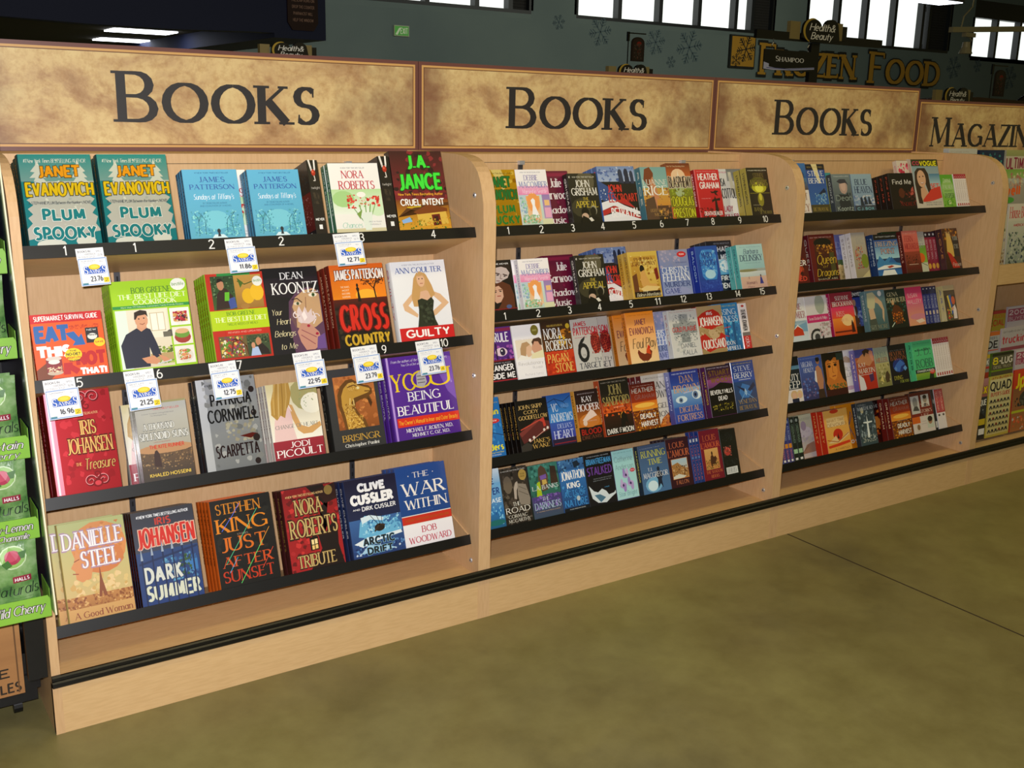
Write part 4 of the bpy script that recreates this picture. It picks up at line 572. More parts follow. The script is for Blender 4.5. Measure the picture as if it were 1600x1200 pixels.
'fortress': ('2c3890', 'c8ccf0', 'BROWN', 'R 0 0 100 34 303c98 3858b0;R 0 34 100 70 88b4e0 4878c0;R 0 70 100 100 3058b0 3848a8;E 30 56 20 7 d8ecf8;E 84 50 16 9 e0eef8;E 28 57 7 5 6a88b0;E 28 57 3 2.4 1c2848;E 80 50 9 7 5a74a0;E 80 50 4 3.4 182040;L 3 c0c4e0 40 44 70 42 96 38;T 8 4 92 7 c8d0f0 b #1_NEW_YORK_TIMES_BESTSELLING_AUTHOR;T 32 10 78 24 d8a87c s DAN;T 8 28 95 42 d8a87c s BROWN;T 18 70 90 81 c89c80 s DIGITAL;T 8 85 95 97 d0a488 s FORTRESS'),
'woods': ('5a2858', 'e0b830', 'STUART WOODS', 'R 0 0 100 30 2c1c2c 6a3054;R 0 26 100 46 9a4c8c 5a3468;P 0c0a0c 0 44 20 42 50 34 70 36 100 40 100 100 0 100;N 8 76 90 90 40 4 8a7c20 c8b840 4a4414;T 6 3 92 5.6 d8c8d8 n #1_NEW_YORK_TIMES_BESTSELLING;T 8 9 92 20 8a6428 b STUART;T 14 22 96 34 8a6428 b WOODS;T 6 48 94 57 f0eeee b BEVERLY_HILLS;T 34 61 70 70 f0eeee b DEAD'),
'berry': ('1c3068', 'c8d4ec', 'BERRY', 'R 0 0 100 40 2c4c98 2c50a8;R 0 40 100 100 204880 34405c;P 3a78c0 20 60 40 44 70 50 80 62 60 74 30 72;P 1c2c50 10 46 50 56 46 62;P 1a2848 60 58 90 44 96 52 70 62;P a8ccec 44 62 48 54 56 62 50 70;L 2 7ab0e0 20 80 48 62;L 2 7ab0e0 48 62 80 76;T 6 3 92 5.6 c8b838 n NEW_YORK_TIMES_BESTSELLER;T 10 9 86 19 dce4f0 s STEVE;T 8 22 92 33 dce4f0 s BERRY;R 26 36 80 37 dce4f0;T 12 76 92 84 a88a50 s VENETIAN;T 12 88 92 96 a88a50 s BETRAYAL'),
'ease': ('4880c0', '1c3c80', 'INCREASE', 'R 0 0 100 24 d8e8f4 88bce0;R 0 24 100 70 78b4e0 3878b8;R 0 70 100 100 2c74b8 1c5a80;N 0 60 100 96 22 9 58a8dc 2460a0 80c4e8;E 60 92 40 5 1c6a6a;T 50 16 76 26 1c3c80 b E;T 30 32 92 44 1c3c80 b EVER;T 40 50 94 58 d8e8f4 b EASE'),
'road': ('1c1814', 'c8c0b0', 'MCCARTHY', 'R 0 0 100 100 38302a 241e1a;N 0 0 100 100 34 14 4a4038 1c1814 5c5246;P b0a498 42 56 44 38 52 28 60 26 62 34 54 42 50 58;E 24 30 16 16 6a5e50;P 8a8074 60 30 90 34 100 60 96 72 60 68 56 50;L 1.4 4a4238 64 36 90 44;L 1.4 4a4238 62 44 94 54;E 82 16 15 10 b8984c;T 74 13 90 15.5 4a3810 n PULITZER;T 74 17.5 90 20 4a3810 n PRIZE;T 4 4 94 6.4 d8d4cc n A_MAJOR_MOTION_PICTURE;T 32 62 60 69 e0dcd2 s THE;T 4 71 95 81 e0dcd2 s ROAD;T 10 84 80 90 d0ccc0 s CORMAC;T 8 92 90 98 d0ccc0 s MCCARTHY'),
'dark': ('2c3c38', 'a8c8c0', 'BANKS', 'R 0 0 100 60 3c8070 2c6458;R 0 60 100 100 4a3c78 3c5060;N 0 0 100 60 20 14 4c9484 24544c;P 5a4434 30 30 34 8 44 2 56 8 64 22 58 50 40 52;P 7a58a8 36 22 58 20 58 28 38 30;P c8a858 42 30 56 30 58 38 42 40;P a8c020 18 60 24 34 34 32 36 60;P 3c2c24 70 40 74 6 92 8 96 40;N 8 58 96 84 30 10 6a4ca0 4c3c80 8464b8;T 6 40 94 48 d8dce0 s L.A._BANKS;T 34 62 58 69 b8c8d8 s THE;T 6 72 95 85 a8c0d8 s DARKNESS;T 10 88 90 90 c8a880 n A_VAMPIRE_HUNTRESS_LEGEND'),
'acts': ('2c5c9c', 'f0f0f4', 'KING', 'R 0 0 100 20 4c84b8 2c5c94;R 0 20 100 100 3478c0 1c4078;N 0 0 100 24 16 9 6aa8d0 24507c 1c3858;P 1c2c3c 56 6 76 4 84 14 60 18;N 0 50 100 80 12 12 4898d8 245c9c;R 0 94 100 100 121820;T 4 22 96 40 f2f4f6 b JONATHON;T 22 44 74 57 f2f4f6 b KING;T 6 60 94 74 3a88d0 b:102848 ACTS_OF;T 4 77 96 93 3a88d0 b:102848 NATURE;E 60 78 7 5 b8c8d0;T 20 96 84 98 d8dce0 n A_MAX_FREEMAN_NOVEL'),
'stalk': ('14121c', '7a4ca0', 'FREEMAN', 'R 0 0 100 100 100e14 14121a;P d8e4ec 4 60 12 66 20 72 34 76 50 70 64 76 72 84 92 82 98 78 98 84 80 90 60 98 30 96 12 86;P 4c7894 20 80 40 80 60 88 40 96;T 10 4 90 6 b8c0c8 n AUTHOR_OF_IMMORAL_AND_STRIPPED;T 6 9 95 21 4ca4dc b BRIAN_FREEMAN;T 5 25 95 42 6a3c98 b STALKED;T 24 48 92 50 9098a0 n SKILLFUL_PACING_AND_A_STRONG;T 22 52 88 54 9098a0 n SENSE_OF_PLACE_MARK_THE_TALE;T 60 66 76 69 4ca4dc i a_novel'),
'star': ('4c3c80', 'c8b8e0', 'ANDERSON', 'R 0 0 100 100 a0d8dc b0e0e4;T 10 4 92 6 6a9aa0 n NEW_YORK_TIMES_BESTSELLING;T 8 12 92 24 88b0b4 n Catherine;T 8 28 92 40 88b0b4 n Anderson;N 0 0 1 1 1 1 a0d8dc;E 50 52 14 6 b49cd4;E 44 46 6 8 a488cc;E 58 46 6 8 c4b0e0;E 52 52 4 3 3c2c5c;E 34 72 15 6 b49cd4;E 28 66 6 8 c4b0e0;E 40 78 7 8 a488cc;E 34 72 4 3 3c2c5c;E 68 70 14 6 c4b0e0;E 62 64 6 8 a488cc;E 74 76 7 8 b49cd4;E 68 70 4 3 3c2c5c;E 84 44 12 4 c83c50;T 76 42.6 92 45.4 f0d0d4 n NEW;T 8 84 92 94 88b0b4 n Star_Bright'),
'running': ('283848', 'e0d860', 'MACGREGOR', 'R 0 0 100 100 44587c 4c78a8;E 40 84 30 16 78b4dc;E 36 86 18 11 d8f0fc;P 1c2438 54 94 56 74 50 66 56 58 68 58 76 66 70 76 72 94 64 84;E 62 53 5 5 1c2438;T 6 6 80 8 b0b8c8 n A_TENSE_PAGE-TURNER;T 8 12 95 26 c8c854 s RUNNING;T 28 30 80 42 c8c854 s TIME;T 24 48 40 55 dce0e8 s T.J.;T 6 58 95 69 dce0e8 s MACGREGOR'),
'fallon': ('241428', 'c87858', "L'AMOUR", "R 0 0 100 100 3c1424 34101e;T 14 8 80 20 c86844 s LOUIS;T 4 24 97 38 c86844 s L'AMOUR;R 12 42 84 84 c87c3c;R 14 43 82 82 a8c8dc d8c8a0;P a87844 14 54 40 50 56 58 70 62 82 70 82 82 14 82;N 14 56 82 82 36 7 7a5430 c89c68 5c3c28 d8b888;P d8d8cc 14 78 40 74 70 80 60 83 14 83;T 24 87 78 95 c87850 s FALLON"),
'shadow': ('1c3c8a', 'c8504c', "L'AMOUR", "R 0 0 100 100 841830 741428;T 18 10 82 22 d0643c s LOUIS;T 5 25 96 36 d0643c s L'AMOUR;R 16 38 84 80 d89850;R 18 39 82 79 d8a864 c88848;N 18 60 82 79 34 7 6a5c30 8a7438 c07840;P 4c2c1c 40 66 44 54 52 50 60 56 68 54 74 60 66 66 70 76 64 70 50 70 44 78;E 52 48 4 4 3c2418;T 12 82 94 88 c86c40 s THE_SHADOW;T 34 91 74 97 c86c40 s RIDERS"),
'backc': ('1c2418', '8a5a30', 'VAMPIRE NOVEL', 'R 0 0 100 100 141814 101410;N 8 8 80 26 40 3 3c4440 2c3430;R 10 36 62 58 2c2420;E 36 48 22 9 b83c34;N 12 37 60 58 18 7 8a4c40 d86c5c 4c3428;N 14 64 92 78 40 3 3c4440 2c3430;R 12 82 84 97 d8dcdc;L 1.4 1c1c1c 20 84 20 95;L 2 1c1c1c 28 84 28 95;L 1.4 1c1c1c 36 84 36 95;L 2.4 1c1c1c 44 84 44 95;L 1.4 1c1c1c 54 84 54 95;L 2 1c1c1c 62 84 62 95;L 1.4 1c1c1c 72 84 72 95'),
'john': ('2c5ca0', 'e8e8e8', 'GREY', 'R 0 0 100 30 3c74b8 2c5ca0;R 0 30 100 54 4878a8 5a4a48;R 0 54 100 100 e8e0dc e0d4cc;T 30 14 88 28 24345c s John;T 20 34 92 48 24406c s Grey;T 30 60 92 74 9c7058 s SAINT;T 30 82 94 97 9c7058 s GREY'),
'venet': ('243470', 'c8d0e8', 'BERRY', 'R 0 0 100 12 1c1c2c;R 0 12 100 84 2c4ca0 3464a8;P e8d8a0 30 0 60 0 70 40 60 40;P 1a2848 50 62 84 50 92 58 60 70;N 30 60 90 84 20 10 4c84c0 8ab0c8;R 0 84 100 100 4c4428;T 6 5 90 7.5 c8a850 n NEW_YORK_TIMES;T 6 14 92 25 e4e8f0 s STEVE;T 6 29 94 40 e4e8f0 s BERRY;T 10 90 92 97 a89048 s BETRAYAL'),
'teal': ('3c9098', 'e8e4dc', 'HARPER', 'R 0 0 100 12 3c9098;R 0 12 100 100 e8dcd4 e4d8c8;R 0 12 20 100 c8cc50;T 24 20 92 30 c8a8a0 s CANDACE;T 24 60 92 70 9c8c88 s TYPE'),
'sean': ('3c444c', 'b8c0c0', 'KOONTZ', "R 0 0 100 100 78868c 3c444c;E 56 34 22 20 b89c94;E 56 32 14 14 d0b0a4;P 3c3c48 24 20 40 14 70 14 84 30 70 24 40 26;N 10 50 90 90 20 14 4c5860 2c3438;P 2c3038 20 100 30 56 80 56 90 100;T 10 5 92 8 dce0e0 n THE_WORLD'S_MASTER_OF_SUSPENSE;T 8 56 95 72 8a9894 n Dean;T 10 86 95 99 a8b4b0 n Koontz"),
'blueh': ('4c6888', 'd8e0e8', 'BOX', 'R 0 0 100 100 98b4c8 7c94b8;N 0 58 100 90 26 12 b0bcd0 6c80b0 c8ccd8;P 2c3444 30 86 32 66 40 62 48 86;P 2c3444 48 84 50 64 58 62 66 84;P 2c3444 68 84 70 64 76 62 84 84;R 0 86 100 100 3c4454;T 16 14 76 30 34405c s BLUE;T 10 34 94 52 34405c s HEAVEN;T 10 91 92 99 7cb8c8 b C.J._BOX'),
'find': ('141014', 'b84838', 'Find Me', 'R 0 0 100 100 120e12 1c0c0e;P c05850 86 44 94 38 96 60 80 64 70 70 78 60;N 30 50 100 86 20 11 4c1818 2c1012 6c2420;E 44 56 12 14 5c2818;T 12 18 90 32 eae6e6 n Find_Me;T 34 82 94 92 7c1818 s ANDREA'),
'floral': ('d8c8b8', 'c83c58', 'COLE', 'R 0 0 100 100 e8dcd0 e0d0c4;N 4 4 96 40 24 13 e03c64 f0789c c82c50 e8e0d8'),
'vogue': ('c8b8a8', 'c83048', 'GIRL', 'R 0 0 100 14 3c3c24;R 0 14 100 100 8ca8b8 d8ccc0;R 60 30 100 50 4c84b0 a8ccdc;P 3c2c24 8 90 4 50 8 26 20 18 48 18 58 30 60 60 66 80 50 70 40 44 28 78 22 92;P d8a888 20 76 22 60 38 56 48 70 52 88 24 88;E 30 40 16 18 e0b090;E 24 36 2.4 1.4 2c1c18;E 37 35 2.4 1.4 2c1c18;L 2 f8f0ec 24 48 34 49 38 47;L 1 a83c3c 23 47.4 31 51 38 46.6;P d83c30 24 84 40 74 48 70 60 62 96 56 98 80 60 86 26 88;T 4 4 30 12 d83c68 b CO;T 30 3 95 14 e8e020 k:4c4c1c VOGUE;T 60 50 92 60 e8685c b SET;T 34 88 94 90.5 5c5c5c n KNOW_YOUR_CHIC;T 34 92.5 94 95 5c5c5c n AND_BE_FABULOUS'),
'asper': ('4c9428', 'd8e8c8', 'PALMER', 'R 0 0 100 100 5cac30 88bc48;E 50 44 50 30 98c870;T 20 12 84 26 c8e0b8 n DIANA;T 12 32 92 44 c8e0b8 s PALMER;R 20 50 80 51 3c6c28;T 16 58 92 72 4c6c44 s JASPER;E 50 86 12 7 c8e0a0;N 6 72 94 98 16 10 4c9828 7cb840'),
'thin': ('f0eaec', 'a85c54', 'ROMANCE', 'R 0 0 100 100 f0eaec ece4e8;R 0 0 100 14 b02430;E 50 9 14 1.4 e8d0d0;V 24 18 76 84 b8a8a8 n ROMANCE_PAPERBACK;R 20 90 80 98 b84844'),
'red1': ('6c1418', 'e8b0a0', 'ADLER', 'R 0 0 100 100 4c0c14 5c1410;P c8482c 40 90 44 60 60 56 76 70 60 96;N 4 40 90 96 14 14 8c2418 3c1010 a8401c;E 40 24 24 12 c88468;T 20 34 60 44 e8e0dc b LISA;T 8 52 96 64 e8e0dc b ADLER;T 40 86 90 96 d84838 b RED'),
'queen': ('5c1420', 'b8b0a8', 'QUEEN', 'R 0 0 100 100 6c1418 5c1014;R 18 8 96 98 5c2418 1c1410;E 52 18 34 10 140e0c;N 22 22 90 42 24 9 c88c30 8c5c1c 5c2c14;R 72 40 90 90 4c4824;T 6 5 90 8 d8a8a0 n NEW_YORK_TIMES_BESTSELLER;T 20 44 94 64 d8b438 i Queen;T 40 66 60 72 d8b438 i of;T 14 74 98 90 d8b438 i Dragons;T 14 94 92 98 b8a890 b SHANA_ABE'),
'lav': ('6c6cb0', 'd8d8f0', 'HOWARD', 'R 0 0 100 60 6c70b0 6878b8;R 0 60 100 100 c8b078 a8946c;E 60 60 50 6 4c6440;N 10 64 96 96 20 11 d8c090 8c7c50;T 10 16 90 28 9ca0c8 s LINDA;T 10 32 92 44 9ca0c8 s HOWARD'),
'tan': ('dcd8dc', '8a7c78', 'STEVENS', 'R 0 0 100 100 b8b0a8 9c9070;N 16 30 70 80 40 8 b84030 c86040 a87c30 6c3c6c;E 78 64 26 16 7c8c30;T 30 12 86 26 a8a4a0 s JOYCE;P c8bc90 40 100 100 84 100 100'),
'freeze': ('1c3868', 'c8d8e8', 'FREEZING', "R 0 0 100 14 14141c;R 0 14 100 60 2450a8 a8d8ec;P 3c84c0 0 72 14 52 34 66 56 56 76 70 100 74 100 82 0 84;P 2c68b0 50 70 64 56 84 72;P f0f4f8 0 82 30 76 70 76 100 80 100 84 0 86;R 0 86 100 100 2c64b0 3878c0;P f0f4f8 10 100 24 88 70 88 84 100;P b8402c 40 80 60 77 72 80 50 84;T 8 5 92 8 d8dce4 n THEY_THOUGHT_IT_COULDN'T_HAPPEN;T 4 18 97 30 d0b8a8 s:243c70 FREEZING;T 24 36 82 48 d8a890 s:243c70 POINT"),
'greenb': ('14301c', 'e8e8e0', 'FINDER', 'R 0 0 100 100 183820 143018;E 80 90 24 10 4c9c4c;T 60 50 96 60 e8e8e0 b F'),
'fern': ('5c1c18', 'd8a090', 'MICHAELS', 'R 0 0 100 50 d8746c c85448;R 0 50 100 100 9c4030 3c1814;N 8 58 92 82 30 8 5c2418 3c1410 8c3c28;T 8 5 90 8 e8b0a8 n #1_BESTSELLER;T 14 12 66 26 a83438 s FERN;T 8 30 96 44 a83438 s MICHAELS;R 20 80 80 81 e8c8b8;T 14 86 92 93 7c2020 s UP_CLOSE'),
'poppy': ('4c7c28', 'c8c8c8', 'RICE', 'R 0 0 100 34 b8b4b4 c0c0bc;R 0 34 100 76 6ca030 8cb848;R 0 76 100 100 c8ccb8;E 66 64 22 12 e06420;L 2 2c3c1c 40 70 96 84;T 20 12 92 24 9c9ca0 s WHERE;T 20 28 92 40 9c9ca0 s HEART'),
'rose': ('3c1418', 'c88c3c', 'LOVE', 'R 0 0 100 100 5c3414 2c1410;N 0 0 100 30 16 14 c88424 8c4c14 3c1c10;P d8b058 16 60 26 10 50 14 62 50 66 70 40 70;P b82418 16 56 40 62 70 84 86 98 40 98;R 60 20 96 70 1c1c1c;T 20 8 56 20 c8a878 s THE;T 62 20 94 30 a8a8a4 s YOUR;T 66 40 94 50 a8a8a4 s EYE;T 40 84 94 94 e0c8c0 i Passion'),
'pinks': ('8c1c3c', 'd8a8b8', 'DESIRE', 'R 0 0 100 100 9c2444 841a38;R 0 0 100 14 2c1428;E 50 7 24 3 e8e8ec;V 24 20 76 70 c89cb0 n BERTRICE_SMALL;E 50 86 40 7 d8a040'),
'barn': ('c8cc50', '5c4c4c', 'MACOMBER', 'R 0 0 100 54 ece8e8 e0e4ea;R 0 54 100 100 9cbcd0 dce4ec;P 7ca8c8 10 76 40 60 60 64 98 58 98 80;P c83c20 34 88 36 74 56 64 76 74 80 88;P f0ece8 32 76 56 62 80 76 56 66;T 14 14 84 28 a86468 s DEBBIE;T 6 32 96 48 a86468 s MACOMBER;T 14 52 92 58 98a8b0 i Morning_Comes'),
'wheel': ('d8d4dc', 'd83c84', 'PHILLIPS', 'R 0 0 100 100 e0dce0 d4ccd0;E 66 20 22 24 a8b0a4;R 0 44 100 62 c82c70;E 36 96 30 20 2c2c30;E 36 96 22 14 c8c8cc;E 36 96 12 8 3c3c40;N 50 64 98 96 16 12 c8a8b0 a89c98;T 8 49 92 56 e8c0d4 s Susan_Elizabeth_Phillips'),
'kiss': ('a81c50', 'e8c0d0', 'BROCKMANN', 'R 0 0 100 34 8c1c38 a82040;R 0 34 100 60 e0306c e8502c;R 0 60 100 100 f08c30 c83c18;E 66 66 26 14 f8d090;P 3c1410 78 96 80 74 84 66 90 76 94 96;R 4 90 80 94 6c2010;T 22 8 84 18 e4dcd8 s SUZANNE;T 8 21 97 32 e4dcd8 s BROCKMANN;T 20 44 56 56 e8a8a0 s KISS;T 34 62 70 68 e8b888 n AND_TELL'),
'nyed': ('1c2040', 'e8e4e0', 'DENYED', 'R 0 0 100 16 14142c;R 0 16 100 100 34489c 5c6ca8;P 5c4030 30 90 30 50 40 34 52 38 56 60 60 90;E 42 28 8 8 b88c70;P d8d0c8 26 50 40 36 44 60;N 50 40 98 80 14 14 6c84c8 a8b8dc;R 0 84 100 100 3c3018;T 20 4 90 13 e8e8e4 b DENYED!'),
'torso': ('5c7c84', 'c8ccc8', 'SIZEMORE', 'R 0 0 100 100 6c8c98 3c5c60;P c8c4a0 4 40 10 6 40 4 54 14 40 44 20 50;P d0b090 8 46 34 44 40 72 20 80 10 70;P d0b090 50 12 80 30 88 50 80 82 74 70 78 50 60 34 46 30;P 4c544c 6 72 40 70 50 100 4 100;E 74 9 10 7 e8e8e8;T 4 86 97 97 8c9484 s:2c3c38 SIZEMORE'),
'gena': ('1c2c24', 'c8c090', 'SHOWALTER', 'R 0 0 100 100 1c2c28 141c18;N 0 30 100 70 20 12 2c5c50 1c3c34 3c2c1c;P 5c3018 20 60 40 40 60 44 80 60 70 84 36 92;E 34 34 7 7 c89c70;N 24 60 80 90 20 8 c8641c e08c30 8c4014;L 3 c8dcd0 14 96 30 86;T 10 8 62 18 d0c8a4 s GENA;T 5 22 96 34 d0c8a4 s SHOWALTER'),
'pink': ('c8306c', 'f0c0c8', 'MALLERY', 'R 0 0 100 44 e02c6c e05c8c;R 0 44 100 100 d8708c e8a878;E 60 78 50 8 d8889c;P f0d8c8 40 88 80 84 98 92 60 96;T 10 16 70 28 f0c0c8 n SUSAN;T 6 32 92 44 f0c0c8 n MALLERY'),
'bluesp': ('1c3494', 'a8b8e0', 'SILHOUETTE', 'R 0 0 100 100 1c2c88 182478;R 0 0 100 20 14184c;E 50 6 20 2 c8ccdc;V 20 24 80 60 a8b0d8 n DEVILS_LOVE;R 26 66 74 76 c8b8b0;V 24 80 76 98 98a0c8 n BESTSELLER'),
'child': ('c8b878', '2c3c8c', 'ART', 'R 0 0 100 14 c8b890;R 0 14 100 28 4c4438;R 0 28 100 100 3c3430 5c5040;P 2c5cb0 40 30 60 26 66 80 50 84;P e0c850 26 30 40 28 52 66 46 84;P c83c2c 16 80 26 70 36 92 20 98;E 76 44 16 12 c85c38;P e8dce0 62 96 66 64 84 56 94 70 92 96;P d89c80 52 66 70 60 72 68 54 74;N 10 60 50 98 16 8 c84c3c e8d050 3c8c4c'),
'beauty': ('14141c', 'e8e8e8', 'BEAUTY SLEEP', 'R 0 0 100 72 101418 1c2c3c;R 0 20 100 28 5c8cac;R 0 72 100 100 e4dcdc;E 62 84 16 10 d8b488;E 86 84 13 9 e0c090;E 62 86 9 7 e0b498;E 85 86 8 6 e0b498;R 50 92 80 100 1c2440;T 10 10 40 16 c8ccd4 b JOHN;T 10 38 92 52 f0f0f0 s BEAUTY;T 12 54 94 70 f0f0f0 s SLEEP;T 6 78 34 80 b03c38 n A_TRUE;T 6 84 34 86 b03c38 n STORY'),
'henley': ('4c5ca8', 'd0d8f0', 'HENLEY', 'R 0 0 100 100 4c68b8 34305c;N 0 50 70 96 24 12 5c78c4 3c3c78 6c5c88;P b88060 64 50 70 28 82 24 94 34 98 60 90 84 74 80;E 82 14 8 8 a87454;E 82 10 9 6 241814;P e8e4e8 60 60 64 36 70 36 68 64;P 3c2820 68 80 94 80 98 100 66 100;T 6 4 86 6 a8b4dc n NEW_YORK_TIMES_BESTSELLING_AUTHOR;T 8 12 58 24 c8d0ec s VIRGINIA;T 16 27 60 37 c8d0ec s HENLEY'),
'stare': ('341c14', 'b81c20', 'KINSALE', 'R 0 0 100 100 1c140c 241208;P c8742c 12 60 14 24 24 8 60 6 78 20 76 46 84 64 98 74 98 86 20 86 8 70;P e08c38 24 56 24 30 40 16 60 22 66 44 58 60 46 66;P 1c100a 14 20 26 4 60 2 76 14 56 12 40 20 28 16;E 30 32 7 3.4 2c180c;E 58 30 7 3.4 2c180c;L 2 2c180c 22 26 38 26;L 2 2c180c 50 24 66 25;L 2.6 8c3c20 38 56 54 55;L 2 a85c24 44 32 42 46 48 48;R 66 4 96 20 2c3c34;N 10 74 94 88 14 10 4c5c34 6c6c30;R 0 86 100 100 3c1010'),
'ips': ('f0ecec', '9c9ca0', 'PHILLIPS', 'R 0 0 100 100 eeeaec e8e4e8;P c8a888 30 18 60 14 98 28 98 32 60 30 34 26;T 20 40 80 50 9c9ca0 n CARLY;T 10 54 92 64 9c9ca0 n PHILLIPS;E 60 90 24 5 c8a8c0'),
'martin': ('5c4c9c', 'e8c8b8', 'MARTIN', 'R 0 0 100 20 4c4c9c;R 0 20 100 100 b06040 a82c20;P c88860 4 30 30 16 60 6 90 6 98 30 70 44 30 36;P 3c2418 40 6 60 0 80 4 74 14 60 10 50 20;P d8907c 74 10 96 8 96 34 84 30;P e0dce4 6 60 30 72 40 96 20 100 4 98;P b82c1c 30 60 98 56 98 100 40 100;P 4c2c5c 60 66 84 60 84 80 64 84;T 12 34 50 44 e8dcd4 s KAT;T 8 48 94 60 e8dcd4 s MARTIN;R 14 63 80 64 e8dcd4'),
'miller': ('8ca098', '5c6c6c', 'MILLER', 'R 0 0 100 40 a0aca0 9ca890;R 0 40 100 100 b8b078 7c7c48;N 10 44 96 94 26 12 c8c08c 6c6c40 98904c;P 4c3c28 56 80 66 66 80 62 92 74 84 90 62 92;P d8c878 20 84 40 70 44 90;T 8 12 88 24 7c8c88 s LINDA;T 8 27 92 38 c08868 s:6c7c78 MILLER'),
'barton': ('1c1828', 'a87c5c', 'BARTON', 'R 0 0 100 100 14141c 100e1c;E 50 54 34 18 1c3484;P 3c6cc8 20 60 40 48 60 40 84 52 60 58 50 70 30 68;P 64a0e8 70 62 84 56 92 64 80 70;E 30 62 6 5 5c8cd8;T 10 14 90 16 a8a0a8 n NEW_YORK_TIMES;T 6 18 92 28 9c5c3c s BEVERLY;T 8 30 94 40 9c5c3c s BARTON;T 14 80 60 90 b8b040 s DYING;T 44 92 90 99 a8b848 s FOR_YOU'),
'robb': ('54c888', '24443c', 'ROBB', 'R 0 0 100 80 50cc8c 4cc080;R 0 74 100 84 1c2c2c;R 0 84 100 100 8cb03c 5c9c34;P 1c2c1c 60 100 70 88 90 88 86 100;E 84 84 14 6 d83c34;T 76 82 92 86 f0c8c0 n NEW;T 8 6 90 8 2c6450 n NEW_YORK_TIMES_BESTSELLING;T 14 20 44 38 48846c s J.;T 56 20 88 38 48846c s D.;T 10 22 90 27 1c4438 b NORA_ROBERTS;T 8 48 92 70 3c7c60 s ROBB;T 6 76 92 82 d8e4dc b STRANGERS_IN_DEATH'),
'pale': ('c8dca8', '7c8c6c', 'PALE', 'R 0 0 100 100 d8dcb8 d8d0cc;E 50 44 36 14 e8e4e4;E 46 28 14 12 b8a8b8;N 10 40 90 70 14 13 e0dcdc c8c0c8;P b08870 20 98 50 76 90 70 98 96;L 1.6 6c5c44 20 96 60 78;T 12 8 90 14 a8ac94 s CHINA_BAYLES;L 2 2c2c24 0 50 6 44'),
'devour': ('c83018', 'f0a860', 'HARTLEY', 'R 0 0 100 100 e8b058 e8a848;R 10 18 84 40 e8c888 ecd0a0;E 50 60 20 14 c82c18;P 2c1c10 46 70 50 56 54 70;P e8c890 6 78 40 62 50 76 94 58 96 64 52 80 46 80;L 2 a84818 4 70 46 78 94 60;P d83c18 4 84 40 82 60 80 96 78 96 84 50 88 6 90;E 46 4 18 5 c83418;T 10 22 84 29 a88450 n WHAT_TIME;T 10 32 92 40 a88450 n DEVOURS;T 30 92 92 97 a07838 n A.J._HARTLEY'),
'eros': ('e08c18', 'f8e8c8', 'EROS', 'R 0 0 100 100 e89418 e08010;E 24 12 20 6 d83c18;L 3 6c6478 50 60 60 40 70 20 74 30 56 50;L 3 6c6478 40 30 60 60 76 84;L 3 6c6478 50 84 60 60;N 6 10 96 90 14 4 a85c18 c8781c;T 14 82 92 94 f8e8d8 b eros'),
'whead': ('2c343c', 'c8d0d4', 'WHITEHEAD', 'R 0 0 100 100 34404c 3c5058;N 0 20 100 90 30 15 5c6c78 2c3840 8c9ca4;P e8f0f0 44 84 48 50 28 48 28 46 50 46 52 30 56 46 80 46 80 49 56 50 58 84;E 30 18 9 7 c8c098;N 10 78 96 94 30 5 c8ccc0 8c948c;T 10 4 60 8 a8b0b4 n STEPHEN_J.;T 4 10 96 18 c8d0d4 s WHITEHEAD'),
'wfire': ('2c1410', 'c8c8c4', 'WHITEHEAD', 'R 0 0 100 100 241414 4c1810;N 0 24 100 90 36 14 c84c1c 8c2410 e87c24 5c1810;E 50 56 24 16 e88c34;T 10 4 60 8 a8a8a4 n STEPHEN_J.;T 4 10 96 18 b8b8b4 s WHITEHEAD'),
'stork': ('3c1410', 'd8a090', 'STORK', "R 0 0 100 60 5c1c18 842820;R 0 60 100 100 dcd0cc e0d4d0;R 0 60 36 76 d86820;R 4 8 42 52 c8c8c8;E 24 24 11 13 8c8c8c;P 4c4c4c 10 44 18 34 32 34 40 46;R 52 8 88 38 d0d0cc;E 70 20 9 9 a89888;E 70 14 9 5 2c2420;P 3c3c44 58 37 64 30 78 30 84 37;R 66 62 96 92 c8d0c4;E 80 74 10 9 a87c60;E 80 70 11 7 2c1c18;R 14 78 34 96 d8ccc0;E 24 86 7 7 8c6c50;T 44 30 90 38 e8c8b8 s THE;T 40 44 94 52 e8c8b8 s STORK'S;T 44 55 80 62 e8c8b8 s LIFE;T 40 72 62 74 8c8480 n A_NOVEL;T 40 78 62 80 8c8480 n IN_FOUR"),
'darksp': ('1c2c20', 'b8ccb0', 'DEATH', 'R 0 0 100 100 1c2824 18201c;E 50 8 24 4 98a49c;V 24 16 76 60 6c8478 n GREEN_RIVER;R 10 74 90 84 a0c8a0;R 24 94 76 99 e8e8e8'),
'navysp': ('2c3c80', 'c89060', 'AIR', 'R 0 0 100 100 2c408c 3c2c6c;E 50 8 24 4 a8b4c8;V 24 16 76 50 8c9cc8 n JD_ROBB;R 10 58 90 68 d88c28;V 24 70 76 92 c87c8c n CREATION;R 24 94 76 99 e8e8e8'),
'navy3': ('1c3c8c', 'c8504c', 'BLUE', 'R 0 0 100 100 1c3c88 183478;R 24 2 76 9 d8dce4;V 24 16 76 96 b86060 s LOUIS_LAMOUR;E 50 44 30 3 5c7cb8'),
'redsp': ('d8d4dc', 'c03c38', 'RED', 'R 0 0 100 60 b8383c b03034;R 0 60 100 100 e4dce0;V 24 6 76 56 e8b8b0 n DEATH_ON_MARS;E 50 66 24 3 4c4448'),
'blacksp': ('1c1c20', 'b8b8bc', 'BLACK', 'R 0 0 100 100 1c1c20 141418;R 10 80 90 96 c8c8cc;N 10 8 90 70 10 20 3c3c44 2c2c34;E 50 30 30 6 8c8c94'),
